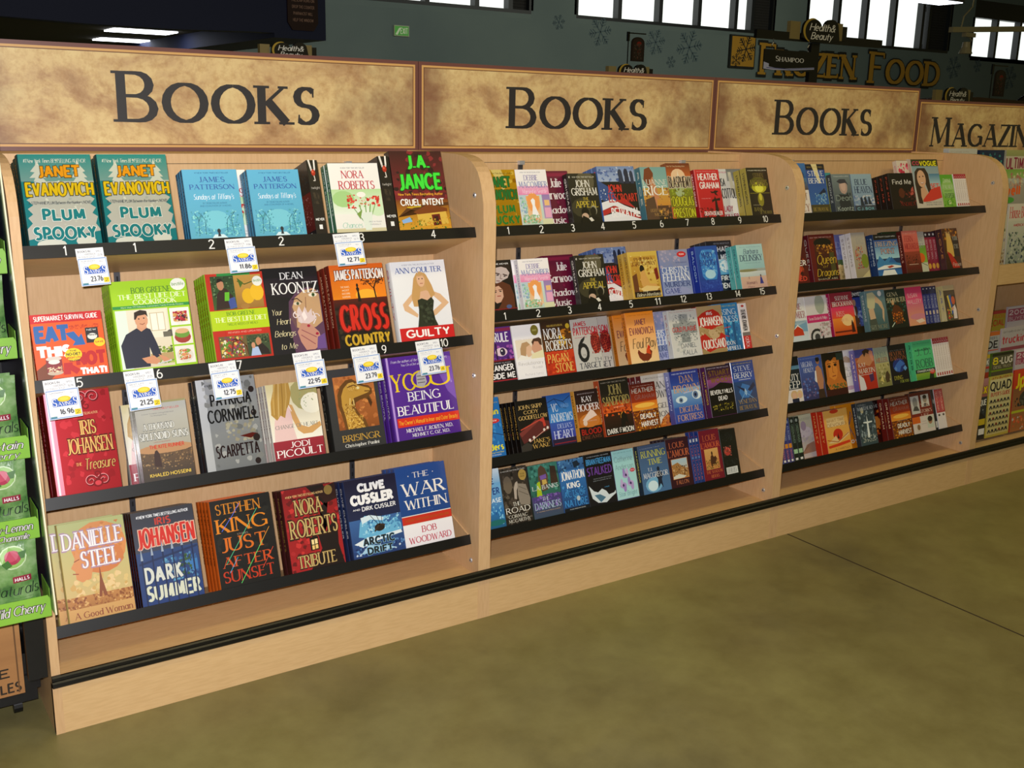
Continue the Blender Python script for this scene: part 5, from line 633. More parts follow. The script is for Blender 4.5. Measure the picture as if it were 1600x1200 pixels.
'metro': ('c8ccd0', '3484b0', 'METRO', 'R 0 0 100 100 c8c8c4 b8bcb4;T 4 4 70 6 a88c80 n AT_HOME_WITH;T 4 9 96 22 3c8cb8 n Metropolitan;N 6 30 94 96 30 14 9ca8a0 c8c0a8 7c8c84'),
'bluem': ('1c3050', '5c9cb0', 'HOME', 'R 0 0 100 100 14284c 1c3c50;N 4 4 96 30 20 10 2c6c80 14243c 3c8c8c;N 4 30 96 96 20 14 3c6070 1c3440'),
'ultim': ('b8b4a8', '7c1848', 'ULTIMATE', 'R 0 0 100 10 a8ac70 98a068;R 0 10 100 100 c8c0b0 c8b090;T 2 12 98 32 8c1848 b ULTIMATE;T 10 36 60 40 8c3050 n KITCHEN_IDEAS;N 10 44 90 96 24 13 c87840 d8c8a8 8c9c70'),
'dwell': ('7c9c5c', 'e06a2c', 'DWELL', 'R 0 0 100 14 7cac4c 9cbc70;R 0 14 100 22 b8bcb8;R 0 22 100 100 a8a49c 8c9088;T 4 24 80 42 e86424 k dwell;N 40 4 98 28 16 10 c8a890 b87c70 d8d0b0;E 40 49 20 5 4ca440'),
'hbeau': ('d8d4cc', 'b8444c', 'HOUSE', "R 0 0 100 24 d8d0c8 d0ccc0;R 0 24 100 100 c8c8bc 7c8c88;T 4 4 97 20 c84c50 s House_Beautiful;T 20 28 92 32 b83c44 b AMERICA'S_HOMES;N 6 40 94 96 60 9 b8c0ac 4c5c50 8c9c8c 3c4c5c;R 10 88 30 96 e8e8e8"),
'cotta': ('c8c4b8', '5c3c30', 'COTTAGE', 'R 0 0 100 100 ccc8bc a89c88;N 4 16 96 60 30 10 7c6c90 b8b8a0 d8d4c4 5c6c50;N 4 60 96 96 26 10 4c2420 8c6c3c c8b490;T 10 4 80 12 3c3c3c i Better_Homes;R 50 86 90 96 e8e8e4'),
'specl': ('7c8c1c', 'c8301c', 'SPECIAL', 'R 0 0 100 6 b83838;R 0 6 100 100 b8a838 a89430;T 4 7 96 14 c87020 b 2009_TRUCKS;T 4 16 96 28 c84028 b SPECIAL;N 4 74 96 98 10 9 8c7c30 c8b050'),
'y2009': ('b8a8b0', 'a83458', '2009', 'R 0 0 100 100 d0ccd4 c0b4bc;R 2 4 98 26 a85070;T 6 6 92 15 e8d8e0 b 2009;T 6 18 92 25 e8d8e0 n BUYERS;N 6 64 94 96 10 12 b87c94 d8ccd4'),
'guidm': ('8c8c94', '22242c', 'GUIDE', "R 0 0 100 7 c86c30;R 0 7 100 100 b0b4bc a4a8b0;T 4 1 50 6 202024 b 2009;T 4 9 92 14 707480 b ULTIMATE_BUYER'S;T 4 16 97 30 1c1e24 b GUIDE;R 2 32 98 34 c85c4c;N 4 82 96 98 8 8 5c646c c8ccd0"),
'trumm': ('c8bcc4', 'c04858', 'TRUCKIN', 'R 0 0 100 100 b8b4bc c8c4cc;T 6 4 90 8 3c3c44 n allaboard;T 4 12 97 28 c04050 b truckin;R 0 34 100 40 984c5c'),
'accm': ('a88c2c', '3c3c3c', 'ACCESS', 'R 0 0 100 6 c8b030;R 0 6 100 100 8c8c8c a8a49c;T 10 8 96 18 e4e4e0 k:2c2c2c TRUCK;R 0 20 100 24 b83c34;R 0 30 100 40 a83c28'),
'eightl': ('5c7c20', 'e0d020', '8-LUG', 'R 0 0 100 5 2c3020;R 0 5 100 100 5c5c48 4c5034;T 4 7 34 20 e8d82c b 8;T 34 7 96 20 f0ece0 b -LUG;T 10 22 92 27 c8c4a0 n DIESEL_TRUCK;R 0 29 100 32 7c9c28;E 56 92 34 12 a8b0b4;N 4 70 96 98 14 9 7c7c60 3c4030'),
'quadm': ('b8a83c', '1c1c20', 'QUAD', "R 0 0 100 100 c0b458 b8a848;R 3 5 97 96 d8d0a0 c8bc80;T 10 1 92 5 a83c34 b ATV_BUYER'S;T 4 8 96 24 22222a b QUAD;T 10 26 92 33 b84438 b BUYER'S_GUIDE;Q 6 36 94 95 6 6"),
'vroom': ('1c2024', 'e0c020', 'VROOM', 'R 0 0 100 30 b8848c 9c5c54;R 0 30 100 100 30343c 1c2024;T 10 12 96 26 e8c818 k:1c1c1c MAX;T 10 34 96 44 e8e8e4 b TORQUE;N 4 50 96 72 14 14 5c6870 8c9498 3c444c;P 1c1c20 4 60 60 54 96 64 96 90 10 92;R 56 66 96 76 c8b028;R 60 82 96 92 e4e4e4;T 10 80 40 84 c8b028 b NEW'),
'jpm': ('b83428', 'e8d01c', 'JP', 'R 0 0 100 30 d84828 c83c20;R 0 30 100 100 8c5c3c a86c40;T 6 4 44 30 e8d820 b Jp;T 50 20 92 30 e8c820 b 2009;E 60 48 34 14 3c3c38;N 10 40 96 60 14 10 5c5c54 2c2c2c;R 0 66 100 70 b8c030;N 4 76 96 98 12 10 d85c34 c8c0b8 d87c50'),
}
BOOKS = [
('A0', 'H', 0.0262, 0.155, 0.2211, 4, 0.031, 0, 'plum', ['first glossy teal hardcover with yellow and pale blue block capitals, top shelf, left bay', 'second copy behind the first glossy teal hardcover with yellow, top shelf, left bay', 'third copy behind the first glossy teal hardcover with yellow, top shelf, left bay', 'fourth copy behind the first glossy teal hardcover with yellow, top shelf, left bay']),
('A0', 'H', 0.1954, 0.1589, 0.2211, 3, 0.031, 0, 'plum', ['second teal hardcover with yellow block capitals, right of its twin, top shelf, left bay', 'second copy behind the second teal hardcover with yellow block capitals, top shelf, left bay', 'third copy behind the second teal hardcover with yellow block capitals, top shelf, left bay']),
('A0', 'P', 0.3874, 0.1355, 0.1835, 3, 0.018, 0, 'tiff', ['sky blue paperback with snowy park scene, beside the teal hardcovers, top shelf, left bay', 'second copy behind the sky blue paperback with snowy park scene, top shelf, left bay', 'third copy behind the sky blue paperback with snowy park scene, top shelf, left bay']),
('A0', 'P', 0.4557, 0.11, 0.1978, 2, 0.016, 0.058, 'chance', ['two white paperbacks with green spines, top shelf, left bay', 'second copy behind the two white paperbacks with green spines, top shelf, left bay']),
('A0', 'P', 0.5493, 0.1363, 0.1823, 3, 0.018, 0, 'tiff', ['sky blue snowy park paperback, right one of the pair, top shelf, left bay', 'second copy behind the sky blue snowy park paperback right, top shelf, left bay', 'third copy behind the sky blue snowy park paperback right, top shelf, left bay']),
('A0', 'S', 0.712, 0.0302, 0.2063, 1, 0.13, 0, 'dusk', ['black paperback standing spine out with white ribbon and red flower, top shelf, left bay']),
('A0', 'P', 0.7692, 0.1441, 0.1976, 2, 0.022, 0, 'chance', ['white paperback with red lettering and vase of red flowers, top shelf, left bay', 'second copy behind the white paperback with red lettering and vase, top shelf, left bay']),
('A0', 'S', 0.9162, 0.0347, 0.2163, 1, 0.13, 0, 'dusk', ['second black ribbon spine book, left of the dark red paperback, top shelf, left bay']),
('A0', 'P', 0.9528, 0.1619, 0.2303, 1, 0.03, 0, 'cruel', ['dark red paperback with neon green capitals and desert house, top shelf, left bay']),
('A1', 'P', 0.0191, 0.1584, 0.1646, 1, 0.022, 0, 'eatthis', ['bright orange square paperback with blue and red block words, second shelf, left bay']),
('A1', 'H', 0.2056, 0.1839, 0.23, 4, 0.02, 0, 'cookbook', ['lime green cookbook with man in dark sweater, second shelf, left bay', 'second copy behind the lime green cookbook with man, second shelf, left bay', 'third copy behind the lime green cookbook with man, second shelf, left bay', 'fourth copy behind the lime green cookbook with man, second shelf, left bay']),
('A1', 'H', 0.4381, 0.1501, 0.2344, 5, 0.018, 0, 'bestlife', ['red and lime hardcover with lemons and vegetable basket, second shelf, left bay', 'second copy behind the red and lime hardcover with lemons, second shelf, left bay', 'third copy behind the red and lime hardcover with lemons, second shelf, left bay', 'fourth copy behind the red and lime hardcover with lemons, second shelf, left bay', 'fifth copy behind the red and lime hardcover with lemons, second shelf, left bay']),
('A1', 'H', 0.5899, 0.1494, 0.2403, 2, 0.03, 0, 'heart', ['black hardcover with face half hidden behind white flower, second shelf, left bay', 'second copy behind the black hardcover with face half hidden, second shelf, left bay']),
('A1', 'H', 0.7755, 0.1596, 0.2378, 3, 0.034, 0, 'cross', ['orange sunset hardcover with big red word and lone standing figure, second shelf, left bay', 'second copy behind the orange sunset hardcover with big red word, second shelf, left bay', 'third copy behind the orange sunset hardcover with big red word, second shelf, left bay']),
('A1', 'H', 0.96, 0.1721, 0.2365, 1, 0.03, 0, 'guilty', ['white hardcover with blonde woman in black dress and red band, second shelf, left bay']),
('A2', 'H', 0.0389, 0.149, 0.2593, 3, 0.03, 0, 'treasure', ['shiny red foil hardcover with gold lettering and scrolls, third shelf, left bay', 'second copy behind the shiny red foil hardcover with gold lettering, third shelf, left bay', 'third copy behind the shiny red foil hardcover with gold lettering, third shelf, left bay']),
('A2', 'P', 0.2235, 0.162, 0.2127, 1, 0.02, 0.058, 'picoult', ['pale paperback with red foot, third shelf, left bay']),
('A2', 'P', 0.2417, 0.1277, 0.2047, 3, 0.018, 0, 'suns', ['grey brown desert paperback with lone robed figure, third shelf, left bay', 'second copy behind the grey brown desert paperback with lone robed, third shelf, left bay', 'third copy behind the grey brown desert paperback with lone robed, third shelf, left bay']),
('A2', 'H', 0.4008, 0.1556, 0.2495, 2, 0.034, 0, 'scar', ['silver metal hardcover with black capitals and rivets, third shelf, left bay', 'second copy behind the silver metal hardcover with black capitals, third shelf, left bay']),
('A2', 'P', 0.5829, 0.1426, 0.2159, 4, 0.02, 0, 'picoult', ['pale paperback of long haired girl seen from behind above red band, third shelf, left bay', 'second copy behind the pale paperback of long haired girl seen, third shelf, left bay', 'third copy behind the pale paperback of long haired girl seen, third shelf, left bay', 'fourth copy behind the pale paperback of long haired girl seen, third shelf, left bay']),
('A2', 'H', 0.7539, 0.1562, 0.2366, 1, 0.045, 0, 'bris', ['dark grey hardcover with golden dragon head, third shelf, left bay']),
('A2', 'H', 0.9424, 0.2131, 0.2513, 3, 0.03, 0, 'youb', ['purple hardcover with big yellow word and red strip, third shelf, left bay', 'second copy behind the purple hardcover with big yellow word, third shelf, left bay', 'third copy behind the purple hardcover with big yellow word, third shelf, left bay']),
('A3', 'H', 0.0244, 0.1563, 0.2571, 1, 0.022, 0.024, 'steel', ['leftmost, mostly hidden copy of the tan and pink hardcover, bottom shelf, left bay']),
('A3', 'H', 0.0431, 0.1573, 0.2547, 1, 0.022, 0, 'steel', ["tan and pink hardcover with woman's face and tower, bottom shelf, left bay"]),
('A3', 'P', 0.2186, 0.158, 0.2518, 4, 0.026, 0, 'summer', ['night blue paperback with iron fence and red capitals, bottom shelf, left bay', 'second copy behind the night blue paperback with iron fence, bottom shelf, left bay', 'third copy behind the night blue paperback with iron fence, bottom shelf, left bay', 'fourth copy behind the night blue paperback with iron fence, bottom shelf, left bay']),
('A3', 'H', 0.4211, 0.1657, 0.2464, 4, 0.03, 0, 'sunset', ['black hardcover with orange capitals and rainbow scratches, bottom shelf, left bay', 'second copy behind the black hardcover with orange capitals and rainbow, bottom shelf, left bay', 'third copy behind the black hardcover with orange capitals and rainbow, bottom shelf, left bay', 'fourth copy behind the black hardcover with orange capitals and rainbow, bottom shelf, left bay']),
('A3', 'H', 0.621, 0.159, 0.2408, 2, 0.036, 0, 'tribute', ['red and black hardcover with gold capitals and small lit window, bottom shelf, left bay', 'second copy behind the red and black hardcover with gold capitals, bottom shelf, left bay']),
('A3', 'H', 0.8067, 0.1642, 0.236, 3, 0.03, 0, 'arctic', ['navy hardcover with ship caught in blue ice, bottom shelf, left bay', 'second copy behind the navy hardcover with ship caught, bottom shelf, left bay', 'third copy behind the navy hardcover with ship caught, bottom shelf, left bay']),
('A3', 'H', 0.9724, 0.1652, 0.2464, 3, 0.03, 0, 'war', ['blue, red and white banded hardcover, bottom shelf, left bay', 'second copy behind the blue red and white banded hardcover, bottom shelf, left bay', 'third copy behind the blue red and white banded hardcover, bottom shelf, left bay']),
('B0', 'P', 1.2501, 0.1196, 0.1787, 1, 0.022, 0, 'lucky', ['gold foil paperback with green capitals, partly behind the wooden divider, top shelf, middle bay']),
('B0', 'P', 1.3711, 0.1104, 0.1783, 1, 0.024, 0, 'maco', ['white and pink paperback with wedding dress in doorway, top shelf, middle bay']),
('B0', 'P', 1.4614, 0.12, 0.1808, 2, 0.026, 0.028, 'garw', ['dark red paperback with white script words, top shelf, middle bay', 'second copy behind the dark red paperback with white script words, top shelf, middle bay']),
('B0', 'P', 1.5577, 0.1106, 0.1651, 1, 0.026, 0, 'appeal', ['black paperback with white capitals above two shadowed men, top shelf, middle bay']),
('B0', 'P', 1.6746, 0.1477, 0.1861, 3, 0.024, 0, 'betray', ['stars and stripes paperback with red capitals, top shelf, middle bay', 'second copy behind the stars and stripes paperback with red capitals, top shelf, middle bay', 'third copy behind the stars and stripes paperback with red capitals, top shelf, middle bay']),
('B0', 'P', 1.8473, 0.1085, 0.183, 3, 0.026, 0, 'rice', ['teal and orange paperback with red haired woman, top shelf, middle bay', 'second copy behind the teal and orange paperback with red haired, top shelf, middle bay', 'third copy behind the teal and orange paperback with red haired, top shelf, middle bay']),
('B0', 'P', 1.9574, 0.1025, 0.195, 1, 0.026, 0, 'blas', ['brown and yellow green paperback with tall spiky capitals, top shelf, middle bay']),
('B0', 'P', 2.0769, 0.1101, 0.1731, 2, 0.024, 0, 'hgrah', ['bright red paperback with crow on black cross, top shelf, middle bay', 'second copy behind the bright red paperback with crow on black, top shelf, middle bay']),
('B0', 'P', 2.2375, 0.12, 0.1908, 1, 0.028, 0.063, 'scot', ['white paperback with grey figures and black capitals, top shelf, middle bay']),
('B0', 'P', 2.3162, 0.1026, 0.178, 2, 0.03, 0, 'hen', ['dark green paperback with glowing yellow bowl, top shelf, middle bay', 'second copy behind the dark green paperback with glowing yellow bowl, top shelf, middle bay']),
('B1', 'P', 1.2363, 0.1188, 0.1655, 1, 0.026, 0, 'faces', ["black paperback with pale man's face above woman's face, second shelf, middle bay"]),
('B1', 'P', 1.3746, 0.1181, 0.1682, 1, 0.024, 0.026, 'maco', ['white and pink wedding dress paperback, left edge showing of two, second shelf, middle bay']),
('B1', 'P', 1.3804, 0.1106, 0.1635, 1, 0.024, 0, 'maco', ['white and pink wedding dress paperback above number two, second shelf, middle bay']),
('B1', 'P', 1.505, 0.12, 0.1787, 2, 0.026, 0.052, 'garw', ['dark red script paperback, second shelf, middle bay', 'second copy behind the dark red script paperback, second shelf, middle bay']),
('B1', 'P', 1.591, 0.1136, 0.1647, 1, 0.026, 0, 'appeal', ['black two shadowed men paperback above number four, second shelf, middle bay']),
('B1', 'P', 1.7242, 0.12, 0.1935, 4, 0.024, 0.055, 'betray', ['stars and stripes paperback, second shelf, middle bay', 'second copy behind the stars and stripes paperback, second shelf, middle bay', 'third copy behind the stars and stripes paperback, second shelf, middle bay', 'fourth copy behind the stars and stripes paperback, second shelf, middle bay']),
('B1', 'P', 1.8025, 0.123, 0.1644, 2, 0.026, 0, 'boleyn', ['yellow parchment paperback with seated woman in gold, second shelf, middle bay', 'second copy behind the yellow parchment paperback with seated woman, second shelf, middle bay']),
('B1', 'P', 1.9325, 0.1268, 0.1638, 1, 0.026, 0, 'feehan', ['lavender paperback with white and blue capitals and red oval, second shelf, middle bay']),
('B1', 'P', 2.0954, 0.1002, 0.1694, 2, 0.03, 0, 'balogh', ['deep blue paperback with arched window scene, second shelf, middle bay', 'second copy behind the deep blue paperback with arched window scene, second shelf, middle bay']),
('B1', 'P', 2.2085, 0.12, 0.1954, 3, 0.026, 0.063, 'firstp', ['black paperback with white capitals over icy blue harbour, second shelf, middle bay', 'second copy behind the black paperback with white capitals over icy, second shelf, middle bay', 'third copy behind the black paperback with white capitals over icy, second shelf, middle bay']),
('B1', 'P', 2.2866, 0.1252, 0.1657, 2, 0.026, 0, 'delin', ['pale turquoise paperback with beach and blue dressed figure, second shelf, middle bay', 'second copy behind the pale turquoise paperback with beach, second shelf, middle bay']),
('B2', 'P', 1.2377, 0.12, 0.1775, 1, 0.028, 0, 'rule', ['purple paperback with eye and white capitals, third shelf, middle bay']),
('B2', 'P', 1.3624, 0.1043, 0.1766, 1, 0.02, 0, 'rroad', ['white paperback with couple kissing and gold seal, third shelf, middle bay']),
('B2', 'P', 1.4691, 0.1117, 0.1778, 1, 0.026, 0, 'pagan', ['brown and red orange paperback with tall white and gold lettering, third shelf, middle bay']),
('B2', 'P', 1.5824, 0.1069, 0.1765, 3, 0.026, 0, 'sixth', ['grey paperback with big black numeral and red fingerprint, third shelf, middle bay', 'second copy behind the grey paperback with big black numeral, third shelf, middle bay', 'third copy behind the grey paperback with big black numeral, third shelf, middle bay']),
('B2', 'P', 1.6754, 0.12, 0.1854, 2, 0.026, 0.082, 'sixth', ['grey paperback half hidden beside the big black numeral one, third shelf, middle bay', 'second copy behind the grey paperback half hidden, third shelf, middle bay']),
('B2', 'P', 1.8607, 0.1187, 0.1877, 1, 0.02, 0.137, 'foul', ['orange rooster paperback, shrink wrapped and mostly hidden, third shelf, middle bay']),
('B2', 'P', 1.804, 0.1191, 0.1798, 1, 0.02, 0, 'foul', ['orange to cream paperback with brown rooster, third shelf, middle bay']),
('B2', 'P', 1.925, 0.105, 0.1765, 1, 0.026, 0.028, 'feehan', ['lavender paperback with red oval, third shelf, middle bay']),
('B2', 'P', 1.9864, 0.1289, 0.1728, 1, 0.026, 0, 'plague', ['silver white paperback with grey cross of crowds, third shelf, middle bay']),
('B2', 'P', 2.1169, 0.1157, 0.1762, 1, 0.026, 0, 'quick', ['sand and red torn paper paperback, third shelf, middle bay']),
('B2', 'P', 2.2179, 0.12, 0.1811, 1, 0.026, 0.028, 'missing', ['bright blue paperback with tall white capitals, third shelf, middle bay']),
('B2', 'S', 2.3462, 0.0382, 0.1754, 1, 0.107, 0.03, 'whitered', ['white and red paperback standing spine out, third shelf, middle bay']),
('B3', 'P', 1.2363, 0.0843, 0.1927, 1, 0.022, 0, 'ders', ['bright blue paperback with yellow lettering, partly behind the wooden divider, fourth shelf, middle bay']),
('B3', 'P', 1.3784, 0.1164, 0.1696, 4, 0.024, 0, 'wake', ['black paperback with dark red coffin, fourth shelf, middle bay', 'second copy behind the black paperback with dark red coffin, fourth shelf, middle bay', 'third copy behind the black paperback with dark red coffin, fourth shelf, middle bay', 'fourth copy behind the black paperback with dark red coffin, fourth shelf, middle bay']),
('B3', 'P', 1.4973, 0.0929, 0.1733, 1, 0.026, 0, 'andrews', ['blue and violet paperback with bare branches, fourth shelf, middle bay']),
('B3', 'P', 1.6055, 0.0935, 0.1741, 3, 0.026, 0, 'hooper', ['black and amber paperback with white wolf, fourth shelf, middle bay', 'second copy behind the black and amber paperback with white wolf, fourth shelf, middle bay', 'third copy behind the black and amber paperback with white wolf, fourth shelf, middle bay']),
('B3', 'P', 1.7096, 0.1199, 0.1963, 1, 0.03, 0, 'sandf', ['black and orange paperback with gold capitals and fiery sky, fourth shelf, middle bay']),
('B3', 'P', 1.8323, 0.1103, 0.1689, 1, 0.026, 0, 'deadly', ['red and orange paperback with field on fire, fourth shelf, middle bay']),
('B3', 'P', 1.9109, 0.1251, 0.1923, 3, 0.028, 0.03, 'angels', ['cream paperback with torn orange corner, fourth shelf, middle bay', 'second copy behind the cream paperback with torn orange corner, fourth shelf, middle bay', 'third copy behind the cream paperback with torn orange corner, fourth shelf, middle bay']),
('B3', 'P', 2.0115, 0.1316, 0.191, 1, 0.028, 0, 'fortress', ['blue paperback with pair of pale eyes, fourth shelf, middle bay']),
('B3', 'P', 2.1794, 0.1201, 0.1902, 3, 0.026, 0, 'woods', ['black and purple paperback with city lights in hills, fourth shelf, middle bay', 'second copy behind the black and purple paperback with city lights, fourth shelf, middle bay', 'third copy behind the black and purple paperback with city lights, fourth shelf, middle bay']),
('B3', 'P', 2.3011, 0.1098, 0.193, 1, 0.028, 0, 'berry', ['blue paperback with white capitals and steel star, fourth shelf, middle bay']),
('B4', 'P', 1.2363, 0.0857, 0.1941, 1, 0.024, 0, 'ease', ['light blue paperback with navy capitals, partly behind the wooden divider, bottom shelf, middle bay']),
('B4', 'P', 1.3235, 0.1005, 0.1875, 1, 0.02, 0, 'road', ['dark brown paperback with child carried and gold seal, bottom shelf, middle bay']),
('B4', 'P', 1.4289, 0.1137, 0.1809, 1, 0.024, 0, 'dark', ['green and violet paperback with dancing woman, bottom shelf, middle bay']),
('B4', 'P', 1.5465, 0.101, 0.1784, 1, 0.026, 0, 'acts', ['bright blue paperback with wide white and blue capitals, bottom shelf, middle bay']),
('B4', 'P', 1.6501, 0.1138, 0.1813, 1, 0.026, 0, 'stalk', ['black paperback with purple capitals and pale face in profile, bottom shelf, middle bay']),
('B4', 'P', 1.7653, 0.0926, 0.1768, 2, 0.026, 0, 'star', ['aqua paperback with three lilac flowers, bottom shelf, middle bay', 'second copy behind the aqua paperback with three lilac flowers, bottom shelf, middle bay']),
('B4', 'P', 1.879, 0.1228, 0.1771, 1, 0.024, 0, 'running', ['grey blue paperback with silhouetted man in light, bottom shelf, middle bay']),
('B4', 'P', 2.0033, 0.1033, 0.1816, 4, 0.02, 0, 'fallon', ['maroon western paperback with framed rocky canyon, bottom shelf, middle bay', 'second copy behind the maroon western paperback with framed rocky canyon, bottom shelf, middle bay', 'third copy behind the maroon western paperback with framed rocky canyon, bottom shelf, middle bay', 'fourth copy behind the maroon western paperback with framed rocky canyon, bottom shelf, middle bay']),
('B4', 'P', 2.1583, 0.0962, 0.1894, 3, 0.022, 0, 'shadow', ['red western paperback with framed rider on horse, bottom shelf, middle bay', 'second copy behind the red western paperback with framed rider, bottom shelf, middle bay', 'third copy behind the red western paperback with framed rider, bottom shelf, middle bay']),
('B4', 'P', 2.2576, 0.0764, 0.1799, 3, 0.022, 0, 'backc', ['black paperback turned to its back cover with small red photo, bottom shelf, middle bay', 'second copy behind the black paperback turned to its back cover, bottom shelf, middle bay', 'third copy behind the black paperback turned to its back cover, bottom shelf, middle bay']),
('C0', 'P', 2.4941, 0.1187, 0.1927, 1, 0.026, 0, 'john', ['blue and white paperback, partly behind the wooden divider, top shelf, right bay']),
('C0', 'P', 2.6144, 0.0974, 0.189, 1, 0.028, 0, 'venet', ['blue and gold paperback with steel star and white capitals, top shelf, right bay']),
('C0', 'P', 2.748, 0.03, 0.1645, 1, 0.024, 0.03, 'teal', ['cream and teal paperback edge, top shelf, right bay']),
('C0', 'P', 2.7428, 0.1019, 0.1517, 1, 0.024, 0, 'sean', ['grey misty paperback with pale face, top shelf, right bay']),
('C0', 'P', 2.8482, 0.1159, 0.1507, 1, 0.024, 0, 'blueh', ['pale blue paperback with row of dark figures, top shelf, right bay']),
('C0', 'P', 3.0649, 0.1457, 0.1521, 4, 0.024, 0, 'find', ['black paperback with white lowercase words and red flame, top shelf, right bay', 'second copy behind the black paperback with white lowercase words, top shelf, right bay', 'third copy behind the black paperback with white lowercase words, top shelf, right bay', 'fourth copy behind the black paperback with white lowercase words, top shelf, right bay']),
('C0', 'P', 3.2641, 0.1382, 0.2278, 1, 0.02, 0.101, 'floral', ['pink floral topped paperback, top shelf, right bay']),
('C0', 'P', 3.2121, 0.1652, 0.205, 1, 0.016, 0, 'vogue', ['tall magazine style paperback with smiling long haired woman, top shelf, right bay']),
('C0', 'P', 3.3788, 0.0801, 0.1432, 1, 0.02, 0, 'asper', ['apple green paperback with grey lettering, top shelf, right bay']),
('C0', 'S', 3.4673, 0.0806, 0.1449, 6, 0.107, 0, 'thin', ['thin white spine with red top, first from left of six, top shelf, right bay', 'thin white spine with red top, second from left of six, top shelf, right bay', 'thin white spine with red top, third from left of six, top shelf, right bay', 'thin white spine with red top, fourth from left of six, top shelf, right bay', 'thin white spine with red top, fifth from left of six, top shelf, right bay', 'thin white spine with red top, sixth from left of six, top shelf, right bay']),
('C1', 'P', 2.5088, 0.12, 0.1855, 1, 0.026, 0, 'red1', ['dark red paperback with orange leaf shapes, partly behind the divider, second shelf, right bay']),
('C1', 'P', 2.6526, 0.1392, 0.1862, 2, 0.03, 0, 'queen', ['dark red paperback with gold swirling letters and black hat, second shelf, right bay', 'second copy behind the dark red paperback with gold swirling letters, second shelf, right bay']),
('C1', 'P', 2.8136, 0.12, 0.1917, 1, 0.024, 0.063, 'lav', ['lavender and sand landscape paperback, second shelf, right bay']),
('C1', 'P', 2.8851, 0.0794, 0.1846, 2, 0.026, 0, 'tan', ['tan paperback with red flowers and white spine, second shelf, right bay', 'second copy behind the tan paperback with red flowers, second shelf, right bay']),
('C1', 'P', 3.0356, 0.0998, 0.177, 1, 0.026, 0.028, 'freeze', ['icy mountain paperback, second shelf, right bay']),
('C1', 'P', 3.0124, 0.1403, 0.1727, 1, 0.026, 0, 'freeze', ['blue and white paperback with ice mountains and orange raft, second shelf, right bay']),
('C1', 'P', 3.1399, 0.12, 0.1899, 1, 0.022, 0.056, 'greenb', ['dark green paperback edge, second shelf, right bay']),
('C1', 'P', 3.1841, 0.0957, 0.1799, 1, 0.026, 0, 'fern', ['salmon red paperback with dark skyline, second shelf, right bay']),
('C1', 'P', 3.252, 0.108, 0.178, 1, 0.022, 0.028, 'poppy', ['green and white paperback with orange poppy, second shelf, right bay']),
('C1', 'P', 3.4375, 0.1007, 0.1794, 3, 0.026, 0, 'rose', ['gold and dark paperback with red draped dress, second shelf, right bay', 'second copy behind the gold and dark paperback with red draped, second shelf, right bay', 'third copy behind the gold and dark paperback with red draped, second shelf, right bay']),
('C2', 'P', 2.5298, 0.1193, 0.1724, 1, 0.026, 0, 'barn', ['white paperback with red barn in snow, partly behind the divider, third shelf, right bay']),
('C2', 'P', 2.6505, 0.1196, 0.1716, 1, 0.024, 0, 'wheel', ['white paperback with pink band and car wheel, third shelf, right bay']),
('C2', 'P', 2.788, 0.1272, 0.1749, 2, 0.026, 0, 'kiss', ['hot pink and orange paperback with couple at sunset, third shelf, right bay', 'second copy behind the hot pink and orange paperback with couple, third shelf, right bay']),
('C2', 'P', 2.9387, 0.12, 0.1809, 1, 0.026, 0.055, 'nyed', ['navy paperback with seated figure, third shelf, right bay']),
('C2', 'P', 2.9899, 0.1149, 0.1693, 1, 0.026, 0, 'torso', ['misty green paperback with bare armed woman and white moon, third shelf, right bay']),
('C2', 'P', 3.1062, 0.1237, 0.1663, 1, 0.026, 0, 'gena', ['black green paperback with cream capitals and fiery swordsman, third shelf, right bay']),
('C2', 'P', 3.2314, 0.1033, 0.167, 1, 0.026, 0, 'pink', ['hot pink paperback fading to peach, third shelf, right bay']),
('C2', 'P', 3.4733, 0.0752, 0.1584, 4, 0.026, 0, 'child', ['colourful paperback with child painting, third shelf, right bay', 'second copy behind the colourful paperback with child painting, third shelf, right bay', 'third copy behind the colourful paperback with child painting, third shelf, right bay', 'fourth copy behind the colourful paperback with child painting, third shelf, right bay']),
('C3', 'P', 2.5248, 0.1199, 0.1822, 1, 0.028, 0, 'beauty', ['black and white paperback with blonde couple photo, fourth shelf, right bay']),
('C3', 'P', 2.6462, 0.1235, 0.1756, 1, 0.026, 0, 'henley', ['violet blue paperback with bare chested man standing, fourth shelf, right bay']),
('C3', 'P', 2.7719, 0.1219, 0.1773, 1, 0.028, 0, 'stare', ["dark paperback filled by man's orange lit face, fourth shelf, right bay"]),
('C3', 'P', 2.8737, 0.12, 0.1782, 1, 0.026, 0.03, 'ips', ['plain white paperback with grey capitals, fourth shelf, right bay']),
('C3', 'P', 2.9601, 0.1115, 0.1718, 1, 0.026, 0, 'martin', ['blue and red paperback with embracing couple, fourth shelf, right bay']),
('C3', 'P', 3.0731, 0.0849, 0.1688, 1, 0.026, 0, 'miller', ['pale sage paperback with rider in meadow, fourth shelf, right bay']),
('C3', 'P', 3.1595, 0.1121, 0.1707, 1, 0.026, 0, 'barton', ['black paperback with electric blue swirl, fourth shelf, right bay']),
('C3', 'P', 3.3127, 0.128, 0.1713, 2, 0.026, 0, 'robb', ['mint green paperback with tall grey capitals and black strip, fourth shelf, right bay', 'second copy behind the mint green paperback with tall grey capitals, fourth shelf, right bay']),
('C4', 'P', 2.7578, 0.11, 0.1711, 1, 0.026, 0.11, 'pale', ['pale green and white paperback with lilac sketch, bottom shelf, right bay']),
('C4', 'P', 2.8041, 0.1377, 0.1755, 2, 0.03, 0, 'devour', ['yellow orange paperback with open book and red oval, bottom shelf, right bay', 'second copy behind the yellow orange paperback with open book, bottom shelf, right bay']),
